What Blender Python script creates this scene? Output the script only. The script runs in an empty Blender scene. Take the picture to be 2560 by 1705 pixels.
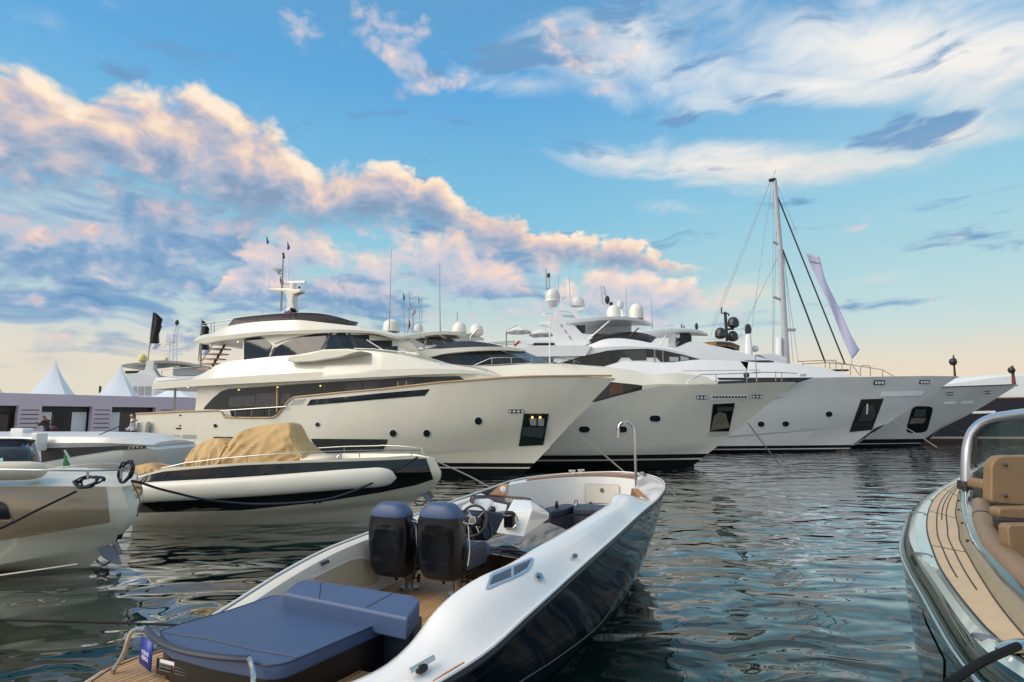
import bpy, bmesh, math, random
import numpy as np
from mathutils import Vector, Matrix, noise
from mathutils.bvhtree import BVHTree
from mathutils.geometry import delaunay_2d_cdt
R = math.radians
scene = bpy.context.scene
col = scene.collection
random.seed(7)
# ---------------------------------------------------------------- camera
F, CX, CY, HC = 1500.0, 1280.0, 852.5, 2.7
TH = math.atan(188 / 1500)
cam = bpy.data.cameras.new('camera')
camo = bpy.data.objects.new('camera', cam)
col.objects.link(camo)
camo.location = (0, 0, HC)
camo.rotation_euler = (R(90) + TH, 0, 0)
cam.lens = F / 2560 * 36
cam.sensor_width = 36
cam.clip_end = 5000
cam.clip_start = 0.05
scene.camera = camo
scene.view_settings.view_transform = 'Standard'
scene.view_settings.look = 'None'
scene.view_settings.exposure = 0.12
scene.view_settings.gamma = 1.0


def ray(px, py):
    a, b = px - CX, CY - py
    c, s = math.cos(TH), math.sin(TH)
    return Vector((a, F * c - b * s, F * s + b * c)).normalized()


RG = dict(A=(0, 700, 4.204), B=(450, 560, 3.92), C=(1000, 640, 3.92), D=(1300, 660, 3.92), E=(1800, 760, 3.0987),
          F=(350, 900, 3.92), G=(950, 880, 3.92), H=(0, 1050, 3.92), I=(150, 1400, 3.925), J=(600, 1380, 3.925),
          K=(850, 1200, 3.92), L=(1350, 1020, 4.708), N=(2260, 1000, 4.357), O=(2260, 1345, 4.357),
          Q=(1780, 400, 2.904), S=(1200, 1100, 4.708), M=(0, 0, 0.9196), P=(0, 0, 1))


def q(r, *pts):
    x0, y0, k = RG[r]
    return [(x0 + p[0] / k, y0 + p[1] / k) for p in pts]


# ---------------------------------------------------------------- material helpers
def lin(c):
    return tuple(((v / 255) / 12.92 if v / 255 <= .04045 else ((v / 255 + .055) / 1.055) ** 2.4) for v in c)


class NT:
    def __init__(self, tree):
        self.t = tree

    def n(self, typ, **kw):
        nd = self.t.nodes.new(typ)
        ins = kw.pop('ins', {})
        for k, v in kw.items():
            setattr(nd, k, v)
        for k, v in ins.items():
            self.set(nd, k, v)
        return nd

    def set(self, nd, k, v):
        sock = nd.inputs[k]
        if isinstance(v, bpy.types.NodeSocket):
            self.t.links.new(v, sock)
        else:
            sock.default_value = v

    def m(self, op, a, b=0.0, c=None, clamp=False):
        nd = self.t.nodes.new('ShaderNodeMath')
        nd.operation = op
        nd.use_clamp = clamp
        self.set(nd, 0, a)
        self.set(nd, 1, b)
        if c is not None:
            self.set(nd, 2, c)
        return nd.outputs[0]

    def mix(self, f, a, b, blend='MIX'):
        nd = self.t.nodes.new('ShaderNodeMix')
        nd.data_type = 'RGBA'
        nd.blend_type = blend
        self.set(nd, 0, f)
        for i, v in ((6, a), (7, b)):
            if not isinstance(v, bpy.types.NodeSocket) and len(v) == 3:
                v = (*v, 1)
            self.set(nd, i, v)
        return nd.outputs[2]

    def mr(self, v, a, b, c=0.0, d=1.0, smooth=True):
        nd = self.t.nodes.new('ShaderNodeMapRange')
        nd.interpolation_type = 'SMOOTHSTEP' if smooth else 'LINEAR'
        for i, x in enumerate((v, a, b, c, d)):
            self.set(nd, i, x)
        return nd.outputs[0]

    def ramp(self, f, stops, interp='LINEAR'):
        nd = self.t.nodes.new('ShaderNodeValToRGB')
        nd.color_ramp.interpolation = interp
        el = nd.color_ramp.elements
        while len(el) < len(stops):
            el.new(0.5)
        for e, (p, c) in zip(el, stops):
            e.position = p
            e.color = (*c, 1) if len(c) == 3 else c
        self.set(nd, 0, f)
        return nd.outputs[0]


MATS = {}


def mat(name, color, rough=0.4, metal=0.0, coat=0.0, spec=0.5, emit=None, estr=1.0, vary=0.0, vscale=2.0, bump=0.0,
        bscale=40.0, trans=0.0, alpha=1.0, ior=None, rvary=0.0):
    m = bpy.data.materials.new(name)
    m.use_nodes = True
    t = NT(m.node_tree)
    b = m.node_tree.nodes['Principled BSDF']
    b.inputs['Base Color'].default_value = (*color, 1)
    b.inputs['Roughness'].default_value = rough
    b.inputs['Metallic'].default_value = metal
    b.inputs['Coat Weight'].default_value = coat
    b.inputs['Coat Roughness'].default_value = 0.05
    b.inputs['Specular IOR Level'].default_value = spec
    b.inputs['Transmission Weight'].default_value = trans
    b.inputs['Alpha'].default_value = alpha
    if ior:
        b.inputs['IOR'].default_value = ior
    if emit:
        b.inputs['Emission Color'].default_value = (*emit, 1)
        b.inputs['Emission Strength'].default_value = estr
    if vary or bump or rvary:
        tc = t.n('ShaderNodeTexCoord').outputs['Object']
        nz = t.n('ShaderNodeTexNoise', ins={'Vector': tc, 'Scale': vscale, 'Detail': 6.0, 'Roughness': .6}).outputs[0]
        if vary:
            k = t.mr(nz, .3, .7, 1 - vary, 1 + vary, False)
            nd = t.n('ShaderNodeVectorMath', operation='SCALE', ins={0: color, 'Scale': k})
            t.set(b, 'Base Color', nd.outputs[0])
        if rvary:
            t.set(b, 'Roughness', t.mr(nz, .3, .7, max(0, rough - rvary), rough + rvary, False))
        if bump:
            nb = t.n('ShaderNodeTexNoise', ins={'Vector': tc, 'Scale': bscale, 'Detail': 5.0}).outputs[0]
            bp = t.n('ShaderNodeBump', ins={'Strength': bump, 'Distance': 0.02, 'Height': nb})
            t.set(b, 'Normal', bp.outputs[0])
    MATS[name] = m
    return m


# ---------------------------------------------------------------- objects and frames
def tag(o, label=None, cat=None, group=None, kind=None):
    if label: o['label'] = label
    if cat: o['category'] = cat
    if group: o['group'] = group
    if kind: o['kind'] = kind
    return o


class Fr:
    """a thing: an Empty at its base; local x = ahead, local y = left, z up"""
    def __init__(self, name, ox, oy, deg, label, cat, group=None, oz=0.0):
        self.o = bpy.data.objects.new(name, None)
        self.o.empty_display_size = 0.2
        col.objects.link(self.o)
        self.o.location = (ox, oy, oz)
        self.o.rotation_euler = (0, 0, R(deg))
        tag(self.o, label, cat, group)
        self.M = Matrix.Translation((ox, oy, oz)) @ Matrix.Rotation(R(deg), 4, 'Z')
        self.Mi = self.M.inverted()
        self.c = self.Mi @ Vector((0, 0, HC))

    def d(self, p):
        return self.Mi.to_3x3() @ ray(p[0], p[1])

    def w(self, p, w):            # ray meets the plane y = -w (w > 0: starboard)
        d = self.d(p)
        t = (-w - self.c.y) / d.y
        return self.c + d * t

    def z(self, p, z):
        d = self.d(p)
        return self.c + d * ((z - self.c.z) / d.z)

    def s(self, p, s):
        d = self.d(p)
        return self.c + d * ((s - self.c.x) / d.x)

    def dist(self, p, D):         # at world depth D
        d = ray(*p)
        return self.Mi @ (Vector((0, 0, HC)) + d * (D / d.y))

    def row(self, pts, w):
        """pts px along the boat; w number, list or function of t in 0..1 (aft..fore)"""
        x0, x1 = pts[0][0], pts[-1][0]
        out = []
        for i, p in enumerate(pts):
            t = (p[0] - x0) / (x1 - x0) if x1 != x0 else 0
            ww = w(min(1, max(0, t))) if callable(w) else (w[i] if isinstance(w, (list, tuple)) else w)
            out.append(self.w(p, ww))
        return out


def taper(B, p=3.0, a=0.0, fl=0.0):
    """half breadth: full aft, closing to fl at the bow; a = fraction lost aft"""
    return lambda t: max(fl, B * (1 - t ** p) * (1 - a * (1 - t) ** 3))


def resamp(row, n, smooth=True, by='arc'):
    P = [np.array(tuple(row[0]), float)]
    for v in row[1:]:
        v = np.array(tuple(v), float)
        if np.linalg.norm(v - P[-1]) > 2e-3:
            P.append(v)
    if len(P) == 1:
        return [Vector(P[0]) for _ in range(n)]
    P = np.array(P)
    if by == 'x':
        t = P[:, 0].copy()
    else:
        t = np.concatenate([[0], np.cumsum(np.linalg.norm(np.diff(P, axis=0), axis=1))])
    if t[-1] < t[0] and by == 'x':
        t = -t
    keep = [0]
    eps = 4e-3 * abs(t[-1] - t[0]) + 1e-6
    for i in range(1, len(t)):
        if t[i] > t[keep[-1]] + eps:
            keep.append(i)
        elif i == len(t) - 1 and len(keep) > 1:
            keep[-1] = i
    if len(keep) == 1:
        keep.append(len(t) - 1)
        t[-1] = max(t[-1], t[0] + 1e-5)
    P, t = P[keep], t[keep]
    T = np.linspace(t[0], t[-1], n)
    if not smooth or len(P) < 3:
        return [Vector([np.interp(x, t, P[:, k]) for k in range(3)]) for x in T]
    m = np.zeros_like(P)
    dt = np.diff(t)[:, None]
    sl = np.diff(P, axis=0) / dt
    m[1:-1] = (sl[:-1] * dt[1:] + sl[1:] * dt[:-1]) / (dt[1:] + dt[:-1])
    m[0], m[-1] = sl[0], sl[-1]
    out = []
    for x in T:
        i = min(len(t) - 2, max(0, int(np.searchsorted(t, x, 'right') - 1)))
        h = t[i + 1] - t[i]
        u = (x - t[i]) / h
        a = (2 * u**3 - 3 * u**2 + 1) * P[i] + (u**3 - 2 * u**2 + u) * h * m[i] \
            + (-2 * u**3 + 3 * u**2) * P[i + 1] + (u**3 - u**2) * h * m[i + 1]
        out.append(Vector(a))
    return out


def mir(v):
    return Vector((v[0], -v[1], v[2]))


class MB:
    def __init__(self):
        self.v, self.f, self.mi = [], [], []
        self.cur = 0

    def add(self, vs, fs):
        o = len(self.v)
        self.v += [Vector(p) for p in vs]
        for f in fs:
            self.f.append([i + o for i in f])
            self.mi.append(self.cur)
        return self

    def grid(self, rows, cu=False, cv=False):
        n = len(rows[0])
        m = len(rows)
        vs = [p for r in rows for p in r]
        fs = []
        for i in range(m if cv else m - 1):
            for j in range(n if cu else n - 1):
                a, b = i * n + j, i * n + (j + 1) % n
                c, d = ((i + 1) % m) * n + (j + 1) % n, ((i + 1) % m) * n + j
                fs.append((a, b, c, d))
        return self.add(vs, fs)

    def box(self, c, s, rz=0.0, rot=None):
        M = rot if rot is not None else Matrix.Rotation(rz, 3, 'Z')
        vs = [Vector(c) + M @ Vector((x * s[0] / 2, y * s[1] / 2, z * s[2] / 2)) for x in (-1, 1) for y in (-1, 1) for z in (-1, 1)]
        return self.add(vs, [(0, 1, 3, 2), (4, 6, 7, 5), (0, 4, 5, 1), (2, 3, 7, 6), (0, 2, 6, 4), (1, 5, 7, 3)])

    def beam(self, a, b, sx, sy, up=(0, 0, 1)):
        a, b = Vector(a), Vector(b)
        d = (b - a).normalized()
        x = d.cross(Vector(up))
        if x.length < 1e-4: x = Vector((1, 0, 0))
        x.normalize()
        y = x.cross(d)
        vs = [e + x * (i * sx / 2) + y * (j * sy / 2) for e in (a, b) for i, j in ((-1, -1), (1, -1), (1, 1), (-1, 1))]
        return self.add(vs, [(0, 1, 2, 3), (7, 6, 5, 4), (0, 4, 5, 1), (1, 5, 6, 2), (2, 6, 7, 3), (3, 7, 4, 0)])

    def tube(self, pts, r, n=8, closed=False, caps=True, r2=None, flat=1.0):
        pts = [Vector(p) for p in pts]
        k = len(pts)
        rs = r if isinstance(r, (list, tuple)) else [r + ((r2 - r) * i / (k - 1) if r2 is not None else 0) for i in range(k)]
        nrm = None
        rings = []
        for i, p in enumerate(pts):
            if closed:
                d = pts[(i + 1) % k] - pts[i - 1]
            else:
                d = pts[min(k - 1, i + 1)] - pts[max(0, i - 1)]
            d.normalize()
            if nrm is None:
                nrm = d.cross(Vector((0, 0, 1)))
                if nrm.length < 0.05: nrm = d.cross(Vector((0, 1, 0)))
            else:
                nrm = nrm - d * nrm.dot(d)
            nrm.normalize()
            bn = d.cross(nrm)
            rings.append([p + (nrm * math.cos(a) + bn * math.sin(a) * flat) * rs[i] for a in [2 * math.pi * j / n for j in range(n)]])
        self.grid(rings, cu=True, cv=closed)
        if caps and not closed:
            o = len(self.v)
            self.add(rings[0], [tuple(range(n))])
            self.add(rings[-1], [tuple(reversed(range(n)))])
        return self

    def lathe(self, prof, c=(0, 0, 0), n=20, rot=None):
        M = rot if rot is not None else Matrix.Identity(3)
        rings = [[Vector(c) + M @ Vector((r * math.cos(2 * math.pi * j / n), r * math.sin(2 * math.pi * j / n), z)) for j in range(n)] for r, z in prof]
        return self.grid(rings, cu=True)

    def ball(self, c, r, n=16, sz=(1, 1, 1), rot=None):
        prof = [(max(1e-4, math.sin(math.pi * i / (n // 2))), -math.cos(math.pi * i / (n // 2))) for i in range(n // 2 + 1)]
        M = rot if rot is not None else Matrix.Identity(3)
        rings = [[Vector(c) + M @ Vector((r * a * math.cos(2 * math.pi * j / n) * sz[0], r * a * math.sin(2 * math.pi * j / n) * sz[1], r * z * sz[2])) for j in range(n)] for a, z in prof]
        return self.grid(rings, cu=True)

    def prism(self, poly, off):
        """closed polygon (3d points) extruded by vector off"""
        n = len(poly)
        off = Vector(off)
        a = [Vector(p) for p in poly]
        b = [p + off for p in a]
        fs = [tuple(range(n)), tuple(reversed(range(n, 2 * n)))]
        for i in range(n):
            j = (i + 1) % n
            fs.append((i, i + n, j + n, j))
        return self.add(a + b, fs)

    def build(self, name, m, parent=None, sharp=35, bevel=0.0, seg=2, merge=1e-4, solid=0.0, subsurf=0, flat=False):
        me = bpy.data.meshes.new(name)
        bm = bmesh.new()
        vs = [bm.verts.new(p) for p in self.v]
        for f, k in zip(self.f, self.mi):
            try:
                nf = bm.faces.new([vs[i] for i in f])
                nf.material_index = k
            except ValueError:
                pass
        if merge:
            bmesh.ops.remove_doubles(bm, verts=bm.verts, dist=merge)
        bmesh.ops.dissolve_degenerate(bm, dist=1e-5, edges=bm.edges)
        bmesh.ops.recalc_face_normals(bm, faces=bm.faces)
        if bevel:
            es = [e for e in bm.edges if len(e.link_faces) == 2 and e.calc_face_angle(0) > R(30)]
            bmesh.ops.bevel(bm, geom=es, offset=bevel, segments=seg, affect='EDGES', profile=0.5, clamp_overlap=True)
        for f in bm.faces:
            f.smooth = not flat
        for e in bm.edges:
            if len(e.link_faces) == 2 and e.calc_face_angle(0) > R(sharp):
                e.smooth = False
        bm.to_mesh(me)
        bm.free()
        for mm in (m if isinstance(m, (list, tuple)) else [m]):
            me.materials.append(mm)
        o = bpy.data.objects.new(name, me)
        col.objects.link(o)
        if parent is not None:
            o.parent = parent.o if isinstance(parent, Fr) else parent
        if bevel:
            md = o.modifiers.new('weighted', 'WEIGHTED_NORMAL')
            md.keep_sharp = True
        if solid:
            md = o.modifiers.new('solid', 'SOLIDIFY')
            md.thickness = solid
            md.offset = 0
        if subsurf:
            md = o.modifiers.new('sub', 'SUBSURF')
            md.levels = md.render_levels = subsurf
        return o


def blend_rows(RR, a, k=5):
    """fair the hull smoothly between row a and the top row"""
    ctrl = RR[a:]
    m = len(ctrl)
    out = RR[:a]
    cols = [resamp([r[i] for r in ctrl], (m - 1) * k + 1, True, 'arc') for i in range(len(RR[0]))]
    for j in range((m - 1) * k + 1):
        out.append([c[j] for c in cols])
    return out


def convex(points):
    bm = bmesh.new()
    for p in points: bm.verts.new(p)
    bmesh.ops.convex_hull(bm, input=bm.verts)
    bmesh.ops.dissolve_limit(bm, angle_limit=R(4), verts=bm.verts, edges=bm.edges)
    mb = MB()
    bm.verts.index_update()
    mb.add([v.co.copy() for v in bm.verts], [[v.index for v in f.verts] for f in bm.faces])
    used = {i for f in mb.f for i in f}
    remap = {o: n for n, o in enumerate(sorted(used))}
    mb.v = [mb.v[o] for o in sorted(used)]
    mb.f = [[remap[i] for i in f] for f in mb.f]
    bm.free()
    return mb


def shell(rows, n=60, crown=None, bottom=False, smooth=True, by='arc', inner=None, capa=True, capf=False, mb=None, fair=None):
    """rows on the starboard side, bottom to top, mirrored; crown = rise of the centreline; inner=(thickness, deck z)"""
    if not isinstance(smooth, (list, tuple)):
        smooth = [smooth] * len(rows)
    RR = [resamp(r, n, s, by) for r, s in zip(rows, smooth)]
    if fair is not None:
        RR = blend_rows(RR, fair)
    if inner:
        th, dz, t0 = inner
        top = RR[-1]
        a, b = [], []
        for i, p in enumerate(top):
            w = max(0.0, -p.y - th)
            a.append(Vector((p.x, -w, p.z)))
            k = min(1, max(0, (i / (n - 1) - t0) / (.94 - t0)))
            zz = (p.z - .12) * k + min(dz, p.z - .12) * (1 - k)
            b.append(Vector((p.x, -max(0, w - .36 * (p.z - zz) * min(1, i / (n - 1) * 2)), min(zz, p.z - 0.01))))
        RR += [a, b]
    if crown is not None:
        top = RR[-1]
        mx = max(1e-3, max(-p.y for p in top))
        RR.append([Vector((p.x, -max(0, -p.y) * 0.6, p.z + crown * 0.7 * (-p.y / mx))) for p in top])
        RR.append([Vector((p.x, 0, p.z + crown * (-p.y / mx))) for p in top])
    mb = mb or MB()
    left = [[mir(p) for p in r] for r in reversed(RR)]
    if crown is not None:
        left = left[1:]
    full = RR + left
    mb.grid(full)
    if bottom:
        mb.grid([full[-1], full[0]])
    if capa:
        k = len(RR)
        # aft cap as strips between the two sides
        mb.grid([[r[0] for r in RR], [mir(r[0]) for r in RR]])
    if capf:
        mb.grid([[r[-1] for r in RR], [mir(r[-1]) for r in RR]])
    return mb


def bvh(fr, *objs):
    vs, fs = [], []
    for o in objs:
        k = len(vs)
        vs += [v.co.copy() for v in o.data.vertices]
        fs += [[i + k for i in p.vertices] for p in o.data.polygons]
    return BVHTree.FromPolygons(vs, fs)


def ell(cx, cy, rx, ry, n=20, rot=0.0):
    out = []
    for i in range(n):
        a = 2 * math.pi * i / n
        x, y = rx * math.cos(a), ry * math.sin(a)
        out.append((cx + x * math.cos(rot) - y * math.sin(rot), cy + x * math.sin(rot) + y * math.cos(rot)))
    return out


def pill(cx, cy, w, h, n=8, slope=0.0):
    r = h / 2
    out = []
    for sx, a0 in ((1, -90), (-1, 90)):
        for i in range(n + 1):
            a = R(a0 + 180 * i / n)
            x = sx * (w / 2 - r) + r * math.cos(a)
            out.append((cx + x, cy + r * math.sin(a) + slope * x))
    return out


def rpoly(pts, r, n=4):
    """round the corners of a px polygon"""
    out = []
    k = len(pts)
    for i in range(k):
        p, a, b = Vector(pts[i]), Vector(pts[i - 1]), Vector(pts[(i + 1) % k])
        da, db = a - p, b - p
        ra = min(r, da.length * .45)
        rb = min(r, db.length * .45)
        p0, p1 = p + da.normalized() * ra, p + db.normalized() * rb
        for j in range(n + 1):
            t = j / n
            out.append(tuple((1 - t)**2 * p0 + 2 * t * (1 - t) * p + t * t * p1))
    return out


def decal(fr, name, pts, tree, m, parent=None, off=0.02, step=None, mirror=False, thick=0.0, mb=None, build=True, fallback=None):
    """a panel seen at the px polygon, laid on the surface in tree, and its twin on the other side"""
    xs = [p[0] for p in pts]
    ys = [p[1] for p in pts]
    if step is None:
        step = max(3.0, max(max(xs) - min(xs), max(ys) - min(ys)) / 24)
    vin = [Vector(p) for p in pts]
    n = len(vin)
    # subdivide long edges
    ed = []
    for i in range(n):
        a, b = vin[i], vin[(i + 1) % n]
        k = max(1, int((b - a).length / step))
        for j in range(k):
            ed.append(a.lerp(b, j / k))
    n = len(ed)
    x = min(xs) + step / 2
    extra = []
    while x < max(xs):
        y = min(ys) + step / 2
        while y < max(ys):
            extra.append(Vector((x, y)))
            y += step
        x += step
    vv, _, ff, _, _, _ = delaunay_2d_cdt(ed + extra, [], [list(range(n))], 1, 0.01)
    hit = []
    for v in vv:
        d = fr.d(v)
        loc, nor, idx, dist = tree.ray_cast(fr.c, d)
        if loc is None:
            hit.append(None)
        else:
            if nor.dot(d) > 0: nor = -nor
            hit.append(loc + nor * off)
    if fallback is not None:
        hit = [h if h is not None else fr.w(v, fallback) for h, v in zip(hit, vv)]
    mb = mb or MB()
    idx = {}
    vs = []
    for i, h in enumerate(hit):
        if h is not None:
            idx[i] = len(vs)
            vs.append(h)
    zs = [(fr.M @ v).y for v in vs]
    fs = []
    for f in ff:
        if all(i in idx for i in f):
            g = [idx[i] for i in f]
            dd = [zs[i] for i in g]
            if max(dd) - min(dd) < 2.2:
                fs.append(g)
    # keep the largest connected patch only
    par = list(range(len(vs)))

    def root(a):
        while par[a] != a:
            par[a] = par[par[a]]
            a = par[a]
        return a
    for g in fs:
        for a in g[1:]:
            par[root(a)] = root(g[0])
    cnt = {}
    for g in fs:
        cnt[root(g[0])] = cnt.get(root(g[0]), 0) + 1
    if cnt:
        best = max(cnt, key=cnt.get)
        fs = [g for g in fs if root(g[0]) == best]
        used = sorted({i for g in fs for i in g})
        mp_ = {o: n for n, o in enumerate(used)}
        vs = [vs[i] for i in used]
        fs = [[mp_[i] for i in g] for g in fs]
    mb.add(vs, fs)
    if mirror:
        mb.add([mir(v) for v in vs], [list(reversed(f)) for f in fs])
    if not build:
        return mb
    return mb.build(name, m, parent or fr, merge=0, solid=thick)


def rail(mb, pts, r=0.02, posts=(), base=None, rp=None):
    mb.tube(pts, r, 6)
    for p, b in posts:
        mb.tube([p, b], rp or r * .8, 6)
    return mb
# ---------------------------------------------------------------- world and sun
def ae(px, py):
    d = ray(px, py)
    return math.atan2(d.x, d.y), math.asin(d.z)


SUN_AZ, SUN_EL = R(-115), R(38)      # behind the photographer's left shoulder, low
world = bpy.data.worlds.new('World')
scene.world = world
world.use_nodes = True
W = NT(world.node_tree)
world.node_tree.nodes.clear()


def cloud_group():
    """billows as a function of azimuth and elevation"""
    g = bpy.data.node_groups.new('billow', 'ShaderNodeTree')
    g.interface.new_socket('P', in_out='INPUT', socket_type='NodeSocketVector')
    g.interface.new_socket('D', in_out='OUTPUT', socket_type='NodeSocketFloat')
    t = NT(g)
    gi = t.n('NodeGroupInput').outputs[0]
    go = t.n('NodeGroupOutput')
    warp = t.n('ShaderNodeTexNoise', noise_dimensions='2D', ins={'Vector': gi, 'Scale': 9.0, 'Detail': 2.0})
    wv = t.n('ShaderNodeVectorMath', operation='MULTIPLY_ADD', ins={0: warp.outputs['Color'], 1: (.06, .04, 0), 2: gi})
    mp = t.n('ShaderNodeMapping', ins={'Vector': wv.outputs[0], 'Scale': (1.0, 1.6, 1)})
    n1 = t.n('ShaderNodeTexNoise', noise_dimensions='2D', ins={'Vector': mp.outputs[0], 'Scale': 6.0, 'Detail': 7.0, 'Roughness': .52}).outputs[0]
    n2 = t.n('ShaderNodeTexVoronoi', voronoi_dimensions='2D', feature='F1', ins={'Vector': mp.outputs[0], 'Scale': 13.0, 'Detail': 3.0, 'Roughness': .55}).outputs['Distance']
    s = t.m('ADD', t.m('MULTIPLY', t.m('SUBTRACT', n1, .43), 1.5), t.m('MULTIPLY', t.m('SUBTRACT', .45, n2), .75))
    t.set(go, 0, s)
    return g


def blobmask(t, P, blobs, pw):
    cur = None
    for px, py, a, b, sl, wt in blobs:
        A, E = ae(px, py)
        A2, E2 = ae(px + 40, py + 40 * sl)
        rot = math.atan2(E2 - E, A2 - A)
        k = math.hypot(A2 - A, E2 - E) / math.hypot(40, 40 * sl)
        mp = t.n('ShaderNodeMapping', vector_type='TEXTURE', ins={'Vector': P, 'Location': (A, E, 0), 'Rotation': (0, 0, rot), 'Scale': (a * k, b * k, 1)})
        gr = t.n('ShaderNodeTexGradient', gradient_type='SPHERICAL', ins={'Vector': mp.outputs[0]})
        v = t.m('MULTIPLY', t.m('POWER', gr.outputs['Fac'], pw), wt)
        cur = v if cur is None else t.m('MAXIMUM', cur, v)
    return cur


def curve(t, az, pts):
    """float curve over azimuth -1..1 rad"""
    nd = t.n('ShaderNodeFloatCurve')
    c = nd.mapping.curves[0]
    pts = sorted(pts)
    c.points[0].location = ((pts[0][0] + 1) / 2, pts[0][1])
    c.points[1].location = ((pts[-1][0] + 1) / 2, pts[-1][1])
    for x, y in pts[1:-1]:
        c.points.new((x + 1) / 2, y)
    for p in c.points:
        p.handle_type = 'AUTO_CLAMPED'
    nd.mapping.update()
    t.set(nd, 'Value', t.mr(az, -1, 1, 0, 1, False))
    return nd.outputs[0]


def bank(t, az, el, edge, thick, nz, amp):
    """cloud bank hanging below an edge: returns h (0 at its top, 1 at its foot)"""
    E = curve(t, az, [ae(*p) for p in edge])
    T = curve(t, az, [(ae(p[0], 500)[0], p[1] / 1650) for p in thick])
    fade = t.mr(T, .02, .07)
    T = t.m('MAXIMUM', T, .012)
    top = t.m('ADD', t.m('SUBTRACT', E, el), t.m('MULTIPLY', nz, amp))
    return t.m('DIVIDE', top, T), fade


def build_world():
    t = W
    tc = t.n('ShaderNodeTexCoord').outputs['Generated']
    nrm = t.n('ShaderNodeVectorMath', operation='NORMALIZE', ins={0: tc}).outputs[0]
    sp = t.n('ShaderNodeSeparateXYZ', ins={0: nrm})
    az = t.m('ARCTAN2', sp.outputs[0], sp.outputs[1])
    el = t.m('ARCSINE', sp.outputs[2])
    P = t.n('ShaderNodeCombineXYZ', ins={0: az, 1: el}).outputs[0]
    sky = t.n('ShaderNodeTexSky', sky_type='NISHITA', sun_disc=False)
    sky.sun_elevation = SUN_EL
    sky.sun_rotation = SUN_AZ
    nish = t.n('ShaderNodeVectorMath', operation='SCALE', ins={0: sky.outputs[0], 'Scale': 0.10}).outputs[0]
    e = t.m('DIVIDE', el, R(90), clamp=True)
    grad = t.ramp(e, [(0.0, lin((222, 204, 184))), (.05, lin((228, 215, 198))), (.085, lin((206, 216, 208))), (.13, lin((170, 208, 214))), (.20, lin((128, 194, 222))),
                      (.33, lin((88, 166, 220))), (.42, lin((92, 156, 204))), (1.0, lin((60, 110, 165)))])
    base = t.mix(0.12, grad, nish)
    # right side paler towards the sun-washed cirrus, warm low on the right
    base = t.mix(t.m('MULTIPLY', t.mr(az, -.1, .7), t.mr(el, .75, .15, 0, .42)), base, lin((178, 212, 218)))
    # ---- cirrus streaks
    cm = t.n('ShaderNodeMapping', ins={'Vector': P, 'Rotation': (0, 0, R(-9)), 'Scale': (1.5, 6.0, 1)})
    wz = t.n('ShaderNodeTexNoise', noise_dimensions='2D', ins={'Vector': P, 'Scale': 4.0, 'Detail': 3.0})
    cv = t.n('ShaderNodeVectorMath', operation='MULTIPLY_ADD', ins={0: wz.outputs['Color'], 1: (.5, .9, 0), 2: cm.outputs[0]})
    cn = t.n('ShaderNodeTexNoise', noise_dimensions='2D', ins={'Vector': cv.outputs[0], 'Scale': 2.6, 'Detail': 6.0, 'Roughness': .55}).outputs[0]
    cur = None
    for px, py, a, b, sl, wt in [(2200, 120, 900, 190, .02, 1.35), (1650, 150, 480, 130, .04, 1.1), (1850, 415, 560, 80, .02, 1.25), (2050, 215, 520, 70, .05, 1.2), (2350, 340, 330, 70, -.12, .75),
                                 (2200, 690, 260, 40, -.18, .6), (2400, 590, 220, 60, -.4, .55), (1300, 210, 380, 40, .0, .75), (2450, 790, 350, 40, .0, .5),
                                 (1900, 730, 300, 60, -.1, .6), (150, 790, 420, 60, .0, .6), (400, 440, 300, 90, .3, .5), (1000, 740, 500, 80, 0, .5),
                                 (1700, 520, 250, 40, .1, .55), (100, 60, 300, 60, -.2, .35)]:
        A, E = ae(px, py)
        A2, E2 = ae(px + 40, py + 40 * sl)
        rot = math.atan2(E2 - E, A2 - A)
        k = math.hypot(A2 - A, E2 - E) / math.hypot(40, 40 * sl)
        mp = t.n('ShaderNodeMapping', vector_type='TEXTURE', ins={'Vector': P, 'Location': (A, E, 0), 'Rotation': (0, 0, rot), 'Scale': (a * k, b * k, 1)})
        gr = t.n('ShaderNodeTexGradient', gradient_type='SPHERICAL', ins={'Vector': mp.outputs[0]})
        v = t.m('MULTIPLY', t.m('POWER', gr.outputs['Fac'], 0.7), wt)
        cur = v if cur is None else t.m('MAXIMUM', cur, v)
    cur = t.m('MAXIMUM', cur, t.mr(t.m('ABSOLUTE', az), .9, 1.5, 0, .45))
    cur = t.m('MAXIMUM', cur, t.mr(el, .62, .80, 0, .8))
    cd = t.m('ADD', cur, t.m('MULTIPLY', t.m('SUBTRACT', cn, .5), 1.7))
    ca = t.mr(cd, .22, 1.35, 0, .95)
    ccol = t.ramp(e, [(0.0, lin((236, 205, 182))), (.1, lin((248, 218, 190))), (.2, lin((240, 226, 214))), (.3, lin((240, 236, 230))), (.5, lin((230, 232, 232)))])
    base = t.mix(ca, base, ccol)
    # ---- low grey-blue stratus, more on the left
    lm = t.n('ShaderNodeMapping', ins={'Vector': P, 'Scale': (1.8, 8.0, 1)})
    lv = t.n('ShaderNodeVectorMath', operation='MULTIPLY_ADD', ins={0: wz.outputs['Color'], 1: (.4, .5, 0), 2: lm.outputs[0]})
    ln = t.n('ShaderNodeTexNoise', noise_dimensions='2D', ins={'Vector': lv.outputs[0], 'Scale': 3.1, 'Detail': 5.0, 'Roughness': .55}).outputs[0]
    A0, E0 = ae(250, 640)
    lmask = None
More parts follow.
